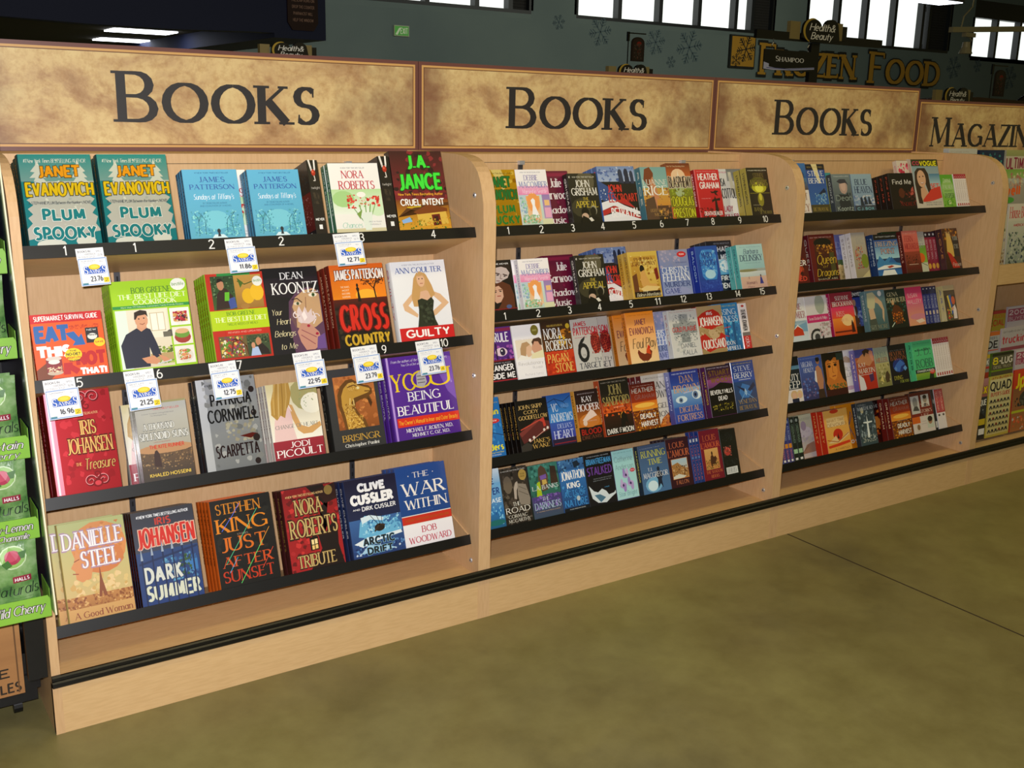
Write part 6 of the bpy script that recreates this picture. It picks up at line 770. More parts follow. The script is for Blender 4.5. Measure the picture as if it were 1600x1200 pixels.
('C4', 'P', 2.9505, 0.12, 0.1846, 1, 0.026, 0.063, 'eros', ['orange paperback with blue scribbled figure, bottom shelf, right bay']),
('C4', 'P', 2.9991, 0.1013, 0.1813, 1, 0.024, 0, 'whead', ['stormy grey paperback with white cross light, bottom shelf, right bay']),
('C4', 'P', 3.1541, 0.12, 0.1737, 1, 0.024, 0.091, 'wfire', ['black and fire orange paperback, bottom shelf, right bay']),
('C4', 'P', 3.1982, 0.1253, 0.1775, 2, 0.028, 0, 'deadly', ['red and orange burning field paperback on lowest shelf, bottom shelf, right bay', 'second copy behind the red and orange burning field paperback, bottom shelf, right bay']),
('C4', 'P', 3.3277, 0.1424, 0.1808, 1, 0.02, 0, 'stork', ['brown and white paperback with four pasted portrait photos, bottom shelf, right bay']),
('B4', 'S', 2.1111, 0.0441, 0.1703, 3, 0.107, 0, 'navy3', ['royal blue spine with white head label, first from left of three, bottom shelf, middle bay', 'royal blue spine with white head label, second from left of three, bottom shelf, middle bay', 'royal blue spine with white head label, third from left of three, bottom shelf, middle bay']),
('C1', 'S', 3.3624, 0.0735, 0.1761, 3, 0.107, 0.03, 'pinks', ['magenta spine with dark top, first from left of three, second shelf, right bay', 'magenta spine with dark top, second from left of three, second shelf, right bay', 'magenta spine with dark top, third from left of three, second shelf, right bay']),
('C2', 'S', 3.3327, 0.1391, 0.1654, 6, 0.107, 0.03, 'bluesp', ['royal blue spine, first from left of six, third shelf, right bay', 'royal blue spine, second from left of six, third shelf, right bay', 'royal blue spine, third from left of six, third shelf, right bay', 'royal blue spine, fourth from left of six, third shelf, right bay', 'royal blue spine, fifth from left of six, third shelf, right bay', 'royal blue spine, sixth from left of six, third shelf, right bay']),
('C3', 'S', 3.4471, 0.1081, 0.172, 7, 0.107, 0, 'thin', ['thin white spine with red top, first from left of seven, fourth shelf, right bay', 'thin white spine with red top, second from left of seven, fourth shelf, right bay', 'thin white spine with red top, third from left of seven, fourth shelf, right bay', 'thin white spine with red top, fourth from left of seven, fourth shelf, right bay', 'thin white spine with red top, fifth from left of seven, fourth shelf, right bay', 'thin white spine with red top, sixth from left of seven, fourth shelf, right bay', 'thin white spine with red top, seventh from left of seven, fourth shelf, right bay']),
('C4', 'S', 2.5547, 0.0604, 0.1767, 3, 0.107, 0, 'navysp', ['violet blue spine with orange band, first from left of three, bottom shelf, right bay', 'violet blue spine with orange band, second from left of three, bottom shelf, right bay', 'violet blue spine with orange band, third from left of three, bottom shelf, right bay']),
('C4', 'S', 2.6168, 0.0525, 0.1765, 2, 0.107, 0, 'darksp', ['black green spine with mint band, first from left of two, bottom shelf, right bay', 'black green spine with mint band, second from left of two, bottom shelf, right bay']),
('C4', 'S', 3.4744, 0.0152, 0.1803, 1, 0.107, 0, 'blacksp', ['black spine with grey foot, bottom shelf, right bay']),
('C4', 'S', 3.4939, 0.0569, 0.1784, 2, 0.107, 0, 'redsp', ['red topped white spine, first from left of two, bottom shelf, right bay', 'red topped white spine, second from left of two, bottom shelf, right bay']),
]
BACKS = {'dusk': "R 0 0 100 100 16202a 141c24;N 10 4 90 34 30 4 2c5058 284448;R 0 40 100 88 6c1c24 5c1820;N 8 44 90 80 30 4 b87c7c a86c6c;R 30 90 80 98 e0e0e0"}
def make_cover(mb, kind, w, h, th, art, key, spine_art):
    c = .0022 if kind == 'H' else .0007; bul = .0035 if kind == 'H' else .0; rr = min(.004 if kind == 'H' else .0012, th*.3)
    sp = lin(ART[key][0]); mat = FOIL if key in FOILS else PRINT
    out = [(w/2, 0), (-w/2+rr, 0)]
    if kind == 'H':
        out = [(w/2, 0), (-w/2+.010, 0), (-w/2+.007, .001), (-w/2+.004, 0)]
        nseg = 6
        for i in range(nseg+1):
            a = math.pi/2 + math.pi*i/nseg
            out.append((-w/2+.001 + bul*1.1*math.cos(a)*1.1, th/2 - (th/2)*math.sin(a)*(1 if i not in (0, nseg) else 1)))
        out += [(-w/2+.004, th), (w/2, th)]
    else:
        out += [(-w/2, rr), (-w/2, th-rr), (-w/2+rr, th), (w/2, th)]
    inn = [(w/2, th-c), (-w/2+c*1.5, th-c), (-w/2+c*1.5, c), (w/2, c)]
    prof = out + inn
    nO = len(out)
    for i in range(nO-1):
        p, q = out[i], out[i+1]; mb.face([(p[0], p[1], h), (q[0], q[1], h), (q[0], q[1], 0), (p[0], p[1], 0)], mat, sp, kind == 'H' and 3 <= i <= nO-3)
    for i in range(3):
        p, q = inn[i], inn[i+1]; mb.face([(p[0], p[1], h), (q[0], q[1], h), (q[0], q[1], 0), (p[0], p[1], 0)], MATTE, sp)
    for p, q in ((inn[3], out[0]), (out[-1], inn[0])): mb.face([(p[0], p[1], h), (q[0], q[1], h), (q[0], q[1], 0), (p[0], p[1], 0)], MATTE, (.8, .78, .74))
    # caps: front plate, back plate, spine
    for z, fl in ((h, 1), (0, -1)):
        q1 = [(w/2, 0, z), (w/2, c, z), (-w/2+c, c, z), (-w/2+c, 0, z)]; q2 = [(w/2, th-c, z), (w/2, th, z), (-w/2+c, th, z), (-w/2+c, th-c, z)]; q3 = [(-w/2+c, 0, z), (-w/2+c, th, z), (-w/2-bul*.6, th*.85, z), (-w/2-bul*.6, th*.15, z)]
        for q in (q1, q2, q3): mb.face(q if fl > 0 else q[::-1], mat, sp)
    if spine_art:
        draw(mb, art, th, h-LH, mat, lambda a, b, L: (-w/2-bul-L, th-a, b+LH if b > 0 else 0), 7)
        if key in BACKS: draw(mb, BACKS[key], w-.002, h, mat, lambda a, b, L: (w/2-a-.001, th+L, b), 9)
    else:
        draw(mb, art, w, h-LH, mat, lambda a, b, L: (a-w/2, -L, b+LH if b > 0 else 0), sum(map(ord, key)))
        st = ART[key][2].replace(' ', '_')
        draw(mb, 'V 34 8 66 70 %s b %s' % (ART[key][1], st), th, h, mat, lambda a, b, L: (-w/2-bul*1.22-L, th-a, b), 3)
def make_pages(mb, kind, w, h, th):
    c = .0024 if kind == 'H' else .0009; i = .003 if kind == 'H' else .0004
    mb.box(-w/2+c+.0008, w/2-(.004 if kind == 'H' else .0004), c, th-c, i, h-i, PAGES)
LH = .0135      # hidden behind the shelf lip
FOILS = ('plum', 'treasure', 'scar', 'lucky')
ART = ARTS
def dup(o, loc, label):
    r = o.copy(); C.objects.link(r); r.location = loc; r['label'] = label
    for ch in o.children:
        c = ch.copy(); C.objects.link(c); c.parent = r
    return r
cnt = {}
for sh, ty, x, wd, h, nn, th, b0, art, labs in BOOKS:
    yl, zl = SHELF[sh[0]][int(sh[1])]; cov = ARTS[art][3]
    soft = ty != 'H'; nm = 'hardcover_book' if ty == 'H' else 'paperback_book'
    row = {'A': 'left bay', 'B': 'middle bay', 'C': 'right bay'}[sh[0]]; rowk = ['top', 'second', 'third', 'fourth' if sh[0] != 'A' else 'bottom', 'bottom'][int(sh[1])]
    grp = ('hardcovers' if ty == 'H' else 'paperbacks') + ' on the %s shelf of the %s' % (rowk, row)
    def at(bb, xx, lat=0):
        u = -.0122; bb += .006; return (xx, yl + bb*CS + u*SN, zl - bb*SN + u*CS)
    if ty == 'S':
        ws = wd/nn - .0006; rot = Matrix.Rotation(-TH, 3, 'X') @ Matrix.Rotation(math.pi/2, 3, 'Z')
        e = empty(nm, (0, 0, 0), rot.to_euler(), labs[0], 'book', grp)
        mb = MB(); make_cover(mb, 'P', th, h, ws, cov, art, True); mb.build('cover', e)
        mb = MB(); make_pages(mb, 'P', th, h, ws); mb.build('page_block', e)
        for i in range(nn):
            p = at(b0+th/2+.0005, x + (i+.0)*wd/nn + ws)   # local y axis now points to -x, so the thickness runs left from here
            if i == 0: e.location = p
            else: dup(e, p, labs[i])
    else:
        k = 'H' if ty == 'H' else 'P'
        e = empty(nm, at(b0, x+wd/2), (-TH, 0, 0), labs[0], 'book', grp)
        mb = MB(); make_cover(mb, k, wd, h, th, cov, art, False); mb.build('cover', e)
        mb = MB(); make_pages(mb, k, wd, h, th); mb.build('page_block', e)
        rnd = random.Random(art+sh)
        for i in range(1, nn): dup(e, at(b0+i*(th+.001), x+wd/2+rnd.uniform(-.0012, .0006)*(0 if wd > .15 else 1)), labs[i])

# ---------------------------------------------------------------- price tags on the black lips
TAGS = [('A0', 0.1491, -0.0114, 0.0666, 0.0867, '23.76', 'PLUM_SPOOKY', -0.03, 'price tag reading 23.76 under the first teal hardcover'), ('A0', 0.5002, -0.0042, 0.0756, 0.0849, '11.86', 'SUNDAYS', -0.03, 'price tag reading 11.86 under the pair of sky blue paperbacks'), ('A0', 0.79, -0.0031, 0.0829, 0.0846, '12.71', 'CHANCES', -0.03, 'price tag reading 12.71 under the red flowers paperback'), ('A1', 0.0623, -0.0016, 0.0764, 0.0927, '16.96', 'SUPERMARKET', -0.03, 'price tag reading 16.96 under the bright orange book'), ('A1', 0.2431, -0.0007, 0.0777, 0.0958, '21.25', 'BEST_LIFE', -0.03, 'price tag reading 21.25 below the lime green cookbook'), ('A1', 0.4482, -0.0025, 0.0758, 0.094, '12.75', 'BEST_LIFE', -0.03, 'price tag reading 12.75 below the lemons hardcover'), ('A1', 0.6753, 0.0009, 0.0867, 0.0952, '22.95', 'YOUR_HEART', -0.03, 'price tag reading 22.95 below the black face hardcover'), ('A1', 0.8399, -0.0003, 0.0842, 0.0992, '23.79', 'CROSS', -0.03, 'price tag reading 23.79 below the sunset hardcover'), ('A1', 1.0364, -0.0033, 0.0839, 0.0966, '23.76', 'GUILTY', -0.03, 'price tag reading 23.76 by number ten below the white hardcover')]
TW = paint('tag_white', 'eceef2', .4); 
for i, (sh, x, u, wd, hh, price, pt, rz, lab) in enumerate(TAGS):
    yl, zl = SHELF[sh[0]][int(sh[1])]; bb = -.0036
    e = empty('price_tag', (x, yl+bb*CS+u*SN, zl-bb*SN+u*CS), (-TH, rz, 0), lab, 'price tag', 'white shelf price tags in the left bay')
    mb = MB(); mb.box(-wd*.47, wd*.44, .0006, .0012, -hh*.3, 0, TW)
    draw(mb, "T 6 18 52 38 8a8a94 b BOOKS_IN;T 30 44 70 62 9a9aa4 n HARDBACK;T 6 70 66 86 a0a0a8 n 9780312;T 72 24 92 40 8a8a94 n SPEC;T 76 56 94 74 8a8a94 n "+price, wd*.91, hh*.3, MATTE, lambda a, b, L: (a-wd*.47, .0006-L, b-hh*.3))
    mb.build('shelf_label', e)
    mb = MB(); mb.box(-wd*.46, wd*.5, 0, .0006, -hh, -hh*.26, TW)
    ops = "R 2 2 98 5 7a9ed8;R 2 95 98 98 7a9ed8;R 2 2 4 98 7a9ed8;R 96 2 98 98 7a9ed8;T 12 9 58 14 8a8a94 n %s;T 12 17 50 20 9a9aa4 n HARDCOVER;T 74 13 84 17 8a8a94 n REG;P 2a5ec0 17 34 30 31 44 40 66 40 80 30 90 31 90 52 80 58 28 58 17 52;E 53 34 20 10 e8c81c;E 53 33 14 6 f2dc50;T 16 31 30 58 f4f4f8 s:2a5ec0 S;T 32 44 44 56 f4f4f8 s:2a5ec0 A;T 45 44 76 56 f4f4f8 s:2a5ec0 VING;T 78 31 91 58 f4f4f8 s:2a5ec0 S;T 34 67 76 86 26262c b %s;R 78 74 97 92 ecd01c;T 82 77 93 89 6a5a10 n %s;R 5 90 24 96 4a8a9c" % (pt, price, '2' if i in (0, 1, 2, 3, 4, 5) else '4')
    draw(mb, ops, wd*.96, hh*.74, MATTE, lambda a, b, L: (a-wd*.46, -L, b-hh))
    mb.build('sale_card', e)

# ---------------------------------------------------------------- magazine rack at the far right
MX0, MX1 = 3.66, 4.92
e = empty('magazine_rack', (4.3, .2, 0), (0, 0, 0), 'maple magazine rack with stepped rows below the MAGAZINES sign', 'magazine rack')
before = set(C.objects)
side_panel(MX0, None); side_panel(MX1-T1, None); unit_base(None, MX0, MX1)
mb = MB(); mb.box(MX0+T1, MX1-T1, .40, .412, .14, 1.352, WOODV); mb.build('back_panel', None)
mb = MB(); mb.box(MX0+T1, MX1-T1, .08, .1, .842, .925, WOODH); mb.box(MX0+T1, MX1-T1, .1, .4, .842, .856, WOODH); mb.build('middle_shelf', None)
MAGROW = {1: (.325, 1.13), 2: (.225, 1.045), 3: (.135, .872), 4: (.255, .42), 5: (.2, .34), 6: (.14, .25), 7: (.075, .155)}
def ledge(y, z):
    mb = MB(); mb.box(MX0+T1, MX1-T1, y-.006, y+.028, z-.012, z-.001, WOODH); mb.box(MX0+T1, MX1-T1, y+.028, y+.036, z-.012, z+.2, WOODH); mb.build('magazine_step', None)
for k in (1, 2, 4, 5, 6): ledge(*MAGROW[k])
for o in set(C.objects) - before:
    if o.parent is None: o.parent = e; o.matrix_parent_inverse = Matrix.Translation(-e.location)
MAGS = [(1, 3.745, .2, .27, 'metro', 6, 'grey home magazine with pale blue title, top row'), (1, 3.965, .185, .265, 'bluem', 3, 'dark blue magazine right of the pale blue titled one, top row'), (1, 4.165, .24, .265, 'ultim', 6, 'cream kitchen magazine with purple capital title, top row'),
 (2, 3.975, .21, .27, 'dwell', 5, 'green topped magazine with big orange title'), (2, 4.205, .2, .28, 'hbeau', 3, 'pale green striped magazine at the frame edge, second row'),
 (3, 3.835, .098, .26, 'cotta', 1, 'cream cottage magazine partly behind the divider'), (3, 3.94, .21, .302, 'hbeau', 3, 'house magazine with red title above green room photo'),
 (4, 3.9, .13, .27, 'bluem', 2, 'dark magazine tucked behind the divider in the lower rack'), (4, 4.045, .17, .255, 'specl', 3, 'yellow truck magazine with red capitals, lower rack'), (4, 4.23, .2, .265, 'y2009', 2, 'mauve and white magazine at frame edge, lower rack'),
 (5, 3.885, .215, .255, 'guidm', 3, 'silver buyer guide magazine with black title'), (5, 4.115, .2, .262, 'trumm', 2, 'pale lilac magazine with red lowercase title'),
 (6, 3.83, .12, .262, 'accm', 3, 'truck magazine with red bands partly behind the divider'), (6, 3.968, .165, .262, 'eightl', 3, 'dark magazine with white and green title'), (6, 4.15, .2, .26, 'y2009', 2, 'mauve magazine beside the dark truck magazine'),
 (7, 3.742, .118, .275, 'vroom', 1, 'black magazine with yellow title, leftmost of the lowest row'), (7, 3.868, .175, .275, 'quadm', 2, 'tan magazine with grid of small vehicles'), (7, 4.055, .2, .285, 'jpm', 2, 'orange red off-road magazine at the frame edge, lowest row')]
for row, x, wd, h, art, nn, lab in MAGS:
    y, z = MAGROW[row]; tl = math.radians(3)
    th = .0032; sp = lin(ARTS[art][0])
    e = empty('magazine', (x+wd/2, y, z), (-tl, 0, 0), lab, 'magazine', 'magazines in the rack')
    mb = MB(); mb.box(-wd/2, wd/2, 0, .0004, 0, h, PRINT, sp); mb.box(-wd/2, wd/2, th-.0004, th, 0, h, PRINT, sp); mb.box(-wd/2, -wd/2+.0004, .0004, th-.0004, 0, h, PRINT, sp)
    draw(mb, ARTS[art][3], wd, h, PRINT, lambda a, b, L: (a-wd/2, -L, b), 5); mb.build('cover', e)
    mb = MB(); mb.box(-wd/2+.0005, wd/2-.0008, .0005, th-.0005, .0005, h-.0008, PAGES); mb.build('page_block', e)
    for i in range(1, nn): dup(e, (x+wd/2-.001*i, y+i*(th+.0012), z+.0), ['', 'second', 'third', 'fourth', 'fifth', 'sixth'][i]+' copy behind the '+' '.join(lab.split()[:7]).rstrip(','))

# ---------------------------------------------------------------- cough drop rack at the left edge
LIME = paint('lime_card', '86bc40', .45); LIMED = paint('lime_card_inside', '78ac34', .6); CREAM = paint('cream_edge', 'e4dfc0', .4); NAVYM = paint('navy_metal', '1c1c38', .3)
m, n, l, b = nodes('green_foil_bag', .25); t = noise(n, l, 22, 4); r = ramp(n, [(.35, '46703a'), (.5, '6c9454'), (.65, '90ae78')]); l.new(t.outputs[0], r.inputs[0]); l.new(r.outputs[0], b.inputs['Base Color'])
bp = n.new('ShaderNodeBump'); bp.inputs['Strength'].default_value = .5; bp.inputs['Distance'].default_value = .004; t5 = noise(n, l, 30, 3); l.new(t5.outputs[0], bp.inputs['Height']); l.new(bp.outputs[0], b.inputs['Normal']); BAG = m
RX = -.0235
e = empty('display_rack', (-.2, .1, 0), (0, 0, 0), 'black metal rack of cough drop trays at the left edge', 'rack')
before = set(C.objects)
mb = MB(); mb.prism([(.045, 1.42), (.030, 1.42), (-.196, .405), (-.18, .405)], RX-.004, RX-.0005, CREAM); mb.build('edge_strip', None)
mb = MB(); mb.prism([(.3, 1.42), (.046, 1.42), (-.175, .41), (-.17, .40), (.3, .40)], RX-.0035, RX-.001, NAVYM); mb.build('side_plate', None)
mb = MB(); mb.box(-.068, -.026, .0, .03, .16, .40, BLACK); mb.build('post', None)
mb = MB(); mb.box(-.068, -.026, .27, .3, .16, 1.42, BLACK); mb.build('post', None)
mb = MB(); mb.box(-.6, -.036, .12, .4, .045, .10, BLACK); mb.box(-.6, -.036, .118, .16, .10, .115, BLACK); mb.box(-.075, -.026, .13, .4, .07, .17, BLACK); mb.build('base_frame', None)
mb = MB(); mb.cyl((-.09, .16, .02), .019, .02, RUB, 'x', 14); mb.build('caster', None)
mb = MB(); mb.cyl((-.45, .16, .02), .019, .02, RUB, 'x', 14); mb.build('caster', None)
for o in set(C.objects) - before:
    if o.parent is None: o.parent = e; o.matrix_parent_inverse = Matrix.Translation(-e.location)
m, n, l, b = nodes('cardboard', .8); t = noise(n, l, 3, 4, (.3, 1, 4)); r = ramp(n, [(.3, '9c6c40'), (.7, 'b4824e')]); l.new(t.outputs[0], r.inputs[0]); l.new(r.outputs[0], b.inputs['Base Color'])
mb = MB(); mb.box(-.42, -.075, .03, .28, .118, .36, m); draw(mb, "T 40 70 92 80 2a2018 b PLEASE;T 30 86 98 97 2a2018 b REPLENISH_SALES;R 96 2 97 98 6a4828", .345, .242, MATTE, lambda a, b, L: (a-.42, .03-L, b+.118))
one(mb, 'cardboard_carton', 'brown cardboard carton with black print at the foot of the candy rack', 'carton')
TR = [(1.186, 1.131, .020, 'Lemon', ''), (.995, .947, -.014, 'Strawberry', ''), (.783, .73, -.062, 'Mountain', 'Berry'), (.603, .552, -.094, 'Honey-Lemon', 'Chamomile'), (.431, .379, -.14, 'Wild_Cherry', '')]
for i, (zt, zb, y, a1, a2) in enumerate(TR):
    nm = ['topmost', 'second', 'third', 'fourth', 'lowest'][i]; xr = RX-.006+(.0 if i < 4 else .003); xl = -.30
    e = empty('candy_tray', ((xl+xr)/2, y, zb), (0, 0, 0), nm+' lime green card tray in the cough drop rack', 'tray', 'lime card trays')
    ox = -(xl+xr)/2; a, b_ = xl+ox, xr+ox; hz = zt-zb
    mb = MB(); mb.prism([(a, 0), (b_, .002), (b_, hz*.8), (b_-.005, hz), (a, hz)], 0, .0015, LIME, 'y')
    if a2:
        put_text(mb, a1, b_-.13, b_-.014, hz-.010, hz-.028, 'i', WHITEP, y=-.0012); put_text(mb, a1, b_-.13, b_-.014, hz-.010, hz-.028, 'i', INK, y=-.0008, grow=.0014)
        put_text(mb, a2, b_-.085, b_-.022, hz-.034, hz-.048, 'i', WHITEP, y=-.0012); put_text(mb, a2, b_-.085, b_-.022, hz-.034, hz-.048, 'i', INK, y=-.0008, grow=.0012)
    else:
        put_text(mb, a1, b_-.125, b_-.014, hz-.012, hz-.034, 'i', WHITEP, y=-.0012); put_text(mb, a1, b_-.125, b_-.014, hz-.012, hz-.034, 'i', INK, y=-.0008, grow=.0014)
    mb.build('front_lip', e)
    mb = MB(); mb.box(a, b_, .0015, .09, 0, .002, LIMED); mb.box(b_-.0015, b_, .0015, .09, .002, hz*1.3, LIMED); mb.build('tray_body', e)
def make_bag(w, h, d):
    """a puffy foil bag with a flat crimped top"""
    mb = MB(); nx, nz = 14, 18
    def pt(i, j, s):
        u, v = i/nx, j/nz; e_ = (4*u*(1-u))**.45; ev = min(1, v/.12)**.6 * min(1, max(0, (.93-v)/.3))**.55 if v < .93 else 0
        wob = .0018*math.sin(9*u+7*v)+.0012*math.sin(23*v-5*u)
        wn = w*(1-.05*math.sin(math.pi*v)) ; return ((u-.5)*wn, s*(d/2*e_*ev + wob*ev)+(.0004*s), v*h)
    for s in (-1, 1):
        for i in range(nx):
            for j in range(nz):
                q = [pt(i, j, s), pt(i+1, j, s), pt(i+1, j+1, s), pt(i, j+1, s)]
                mb.face(q if s < 0 else q[::-1], BAG, None, True)
    def F(a, b_, L):
        u, v = a/w, b_/h; i, j = min(max(u, .0), 1)*nx, min(max(v, 0), 1)*nz; x, y, z = pt(i, j, -1); return (x, y-L*8-.0006, z)
    draw(mb, "E 62 24 22 15 c8dcb4;E 62 24 20 13.4 8cb860;E 62 24 13 9 a82c4c;E 60 22 11 7 b83454;P 3c6c2c 42 30 54 26 60 34 50 37;P 3c6c2c 70 18 84 16 80 26 74 26;R 58 48 88 56 8c2038;T 61 49.6 85 54.6 f0e8ec b HALLS;T 20 58 97 72 1c3020 i Naturals;T 54 75 88 76.2 3c6c30 n CREME_CENTERS;T 54 78 88 79.2 3c6c30 n COUGH_SUPPRESSANT;E 24 88 12 5 6c1c30;E 40 92 12 5 8c3048;E 10 93 12 5 7c2440;E 30 84 8 3 b85c74;P 5c9440 50 84 90 78 96 90 60 96", w, h, PRINT, F, 4)
    return mb
bm0 = None; BW, BH = .135, .175
bags = [(.93, .022, -.03, 'in the topmost tray'), (1.135, .055, -.035, 'above the topmost tray'), (.735, -.03, -.028, 'behind the mountain berry tray'), (.557, -.062, -.03, 'behind the lemon chamomile tray'), (.384, -.105, -.022, 'behind the wild cherry tray')]
bags = [(1.135, .06, 'in the topmost tray'), (.951, .028, 'in the second tray'), (.734, -.02, 'in the third tray'), (.556, -.055, 'in the fourth tray'), (.383, -.1, 'in the lowest tray')]
first = None
for z, y, lab in bags:
    for k in range(2):
        xx = RX-.014-BW/2 - .006*k; yy = y + .028*k; ll = ('front' if k == 0 else 'rear') + ' green foil bag of cough drops ' + lab
        if first is None:
            first = empty('candy_bag', (xx, yy, z), (-.10, 0, 0), ll, 'bag', 'green cough drop bags'); make_bag(BW, BH, .024).build('bag_film', first, weld=True)
        else: o = dup(first, (xx, yy, z), ll)

# ---------------------------------------------------------------- far background
NAVY = paint('navy_paint', '1e284c', .7); NAVY2 = paint('navy_soffit', '242018', .8); GOLD = paint('gold_letters', 'a87c24', .5); DARKL = paint('dark_outline', '10140e', .7)  # DARKL: near-black paint of the letter outlines and the snowflake panel frame
SOF = paint('olive_soffit', '4c4630', .8)
e = empty('canopy', (1, 6, 2.08), (0, 0, 0), 'dark navy canopy with arched lower edge over the counter, upper left', 'canopy')
mb = MB(); arch = [(-4, 2.16), (-1, 2.115), (.92, 2.099), (1.5, 2.085), (2.12, 2.084), (2.77, 2.105), (2.93, 2.105), (2.93, 4.4), (-4, 4.4)]
mb.prism([(a-1, b-2.08) for a, b in arch][::-1], 0, .15, NAVY, 'y'); mb.build('fascia', e)
mb = MB(); mb.box(-5, 1.93, .15, 7.9, .13, .16, SOF); mb.build('soffit', e)
mb = MB(); mb.box(1.93, 2.375, 0, 7.9, -.01, 2.3, NAVY); mb.build('bulkhead', e)
TUBE = paint('fluorescent_tube', 'f0f4ff', .4, 0, 6)
for k, (x0, x1, y0, y1) in enumerate(((2.2, 2.79, 8.06, 8.5), (2.56, 2.9, 9.6, 10.0))):
    mb = MB(); mb.box(-.3, .28, 0, .4, 0, .012, TUBE)
    e2 = empty('fluorescent_light', ((x0+x1)/2, y0, 2.196), (0, 0, 0), ['nearer', 'farther'][k]+' bright fluorescent light under the navy canopy', 'ceiling light', 'canopy fluorescent lights')
    mb.build('diffuser', e2)
pl = MB(); pl.prism([(-.13, .42), (-.13, .06), (-.09, 0), (.09, 0), (.13, .06), (.13, .42)], 0, .02, paint('maroon_board', '2c1418', .6), 'y')
draw(pl, "T 24 30 80 36 9c7c70 b QUESTIONS_OR;T 14 42 88 48 9c7c70 b PRESCRIPTIONS_ON;T 14 54 88 60 9c7c70 b DROP_THE_COUNTER;T 18 66 82 72 9c7c70 b PHARMACIST_WILL;T 16 78 84 84 9c7c70 b HELP_THE_WINDOW", .26, .42, MATTE, lambda a, b, L: (a-.13, -L*6, b))
one(pl, 'plaque', 'dark maroon plaque with small lines of text on the navy bulkhead', 'sign', (3.17, 5.979, 2.135))
# exit sign
mb = MB(); mb.box(0, .28, -.03, 0, 0, .17, paint('exit_frame', 'a0a888', .5)); mb.box(.012, .268, -.033, -.03, .012, .158, paint('exit_green', '3c8c2c', .4, 0, .25))
draw(mb, "P dcecc8 4 90 30 20 44 14 34 50 20 96;T 40 16 94 84 dcecc8 b EXIT", .256, .146, MATTE, lambda a, b, L: (a+.012, -.033-L*8, b+.012))
one(mb, 'exit_sign', 'small green EXIT sign on the teal wall', 'exit sign', (8.11, 13.998, 2.76))
# snowflakes
FLK = paint('snowflake_grey', '44565a', .7); FLD = paint('snowflake_dark', '1c1c14', .7)
def flake(mb, cx, cz, r, m, y=0, rot=.2):
    for k in range(6):
        a = rot + math.pi*k/3; c, s = math.cos(a), math.sin(a)
        def bar(p, q, w_):
            dx, dz = q[0]-p[0], q[1]-p[1]; L = math.hypot(dx, dz); nx, nz = -dz/L*w_, dx/L*w_
            mb.prism([(p[0]+nx, p[1]+nz), (p[0]-nx, p[1]-nz), (q[0]-nx, q[1]-nz), (q[0]+nx, q[1]+nz)], y-.006, y, m, 'y')
        bar((cx, cz), (cx+r*c, cz+r*s), r*.035)
        for f_ in (.4, .62, .82):
            for sg in (-1, 1):
                a2 = a + sg*.9; l_ = r*(.34 if f_ < .8 else .16); bar((cx+r*f_*c, cz+r*f_*s), (cx+r*f_*c+l_*math.cos(a2), cz+r*f_*s+l_*math.sin(a2)), r*.028)
for k, (x, z, r, lab) in enumerate(((11.47, 3.19, .14, 'smallest snowflake, farthest left'), (12.43, 3.08, .27, 'grey snowflake under the left end of the second window'), (13.79, 2.97, .25, 'grey snowflake right of the hanging arched plaque'), (14.67, 2.92, .34, 'largest grey snowflake, left of the gold panel'), (14.21, 2.62, .12, 'tiny snowflake low beside the largest one'), (24.2, 2.98, .16, 'small faint snowflake below the rightmost window'), (23.25, 2.9, .28, 'faint snowflake right of the FOOD lettering'), (25.6, 2.75, .3, 'faint snowflake at the right frame edge'))):
    mb = MB(); flake(mb, 0, 0, r, FLK); one(mb, 'snowflake', lab+' on the teal wall', 'snowflake', (x, 13.999, z), 'snowflakes on the teal wall')
e = empty('snowflake_sign', (16.1, 13.998, 2.58), (0, 0, 0), 'gold square panel with dark snowflakes on the teal wall', 'wall panel')
mb = MB(); mb.box(-.36, .36, -.05, 0, 0, .65, DARKL); mb.build('frame', e)
mb = MB(); mb.box(-.32, .33, -.056, -.05, .04, .62, GOLD); mb.build('gold_face', e)
mb = MB(); flake(mb, .08, .38, .27, FLD, -.0565); flake(mb, -.18, .15, .14, FLD, -.0565, .5); mb.build('snowflake_pattern', e)
# FROZEN FOOD
def wall_word(txt, x0, x1, zt, zb, lab):
    e = empty('wall_lettering', ((x0+x1)/2, 13.998, zb), (0, 0, 0), lab, 'sign', 'gold wall lettering'); ox = -(x0+x1)/2
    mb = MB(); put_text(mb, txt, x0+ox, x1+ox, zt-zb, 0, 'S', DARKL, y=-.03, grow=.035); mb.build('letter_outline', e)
    mb = MB(); put_text(mb, txt, x0+ox, x1+ox, zt-zb, 0, 'S', GOLD, y=-.04, grow=.008); mb.build('letter_face', e)
wall_word('FROZEN', 16.64, 19.63, 3.10, 2.50, 'gold serif word FROZEN on the teal wall, partly behind the hanging shampoo sign')
wall_word('FOOD', 20.12, 22.68, 3.10, 2.45, 'gold serif word FOOD on the teal wall')
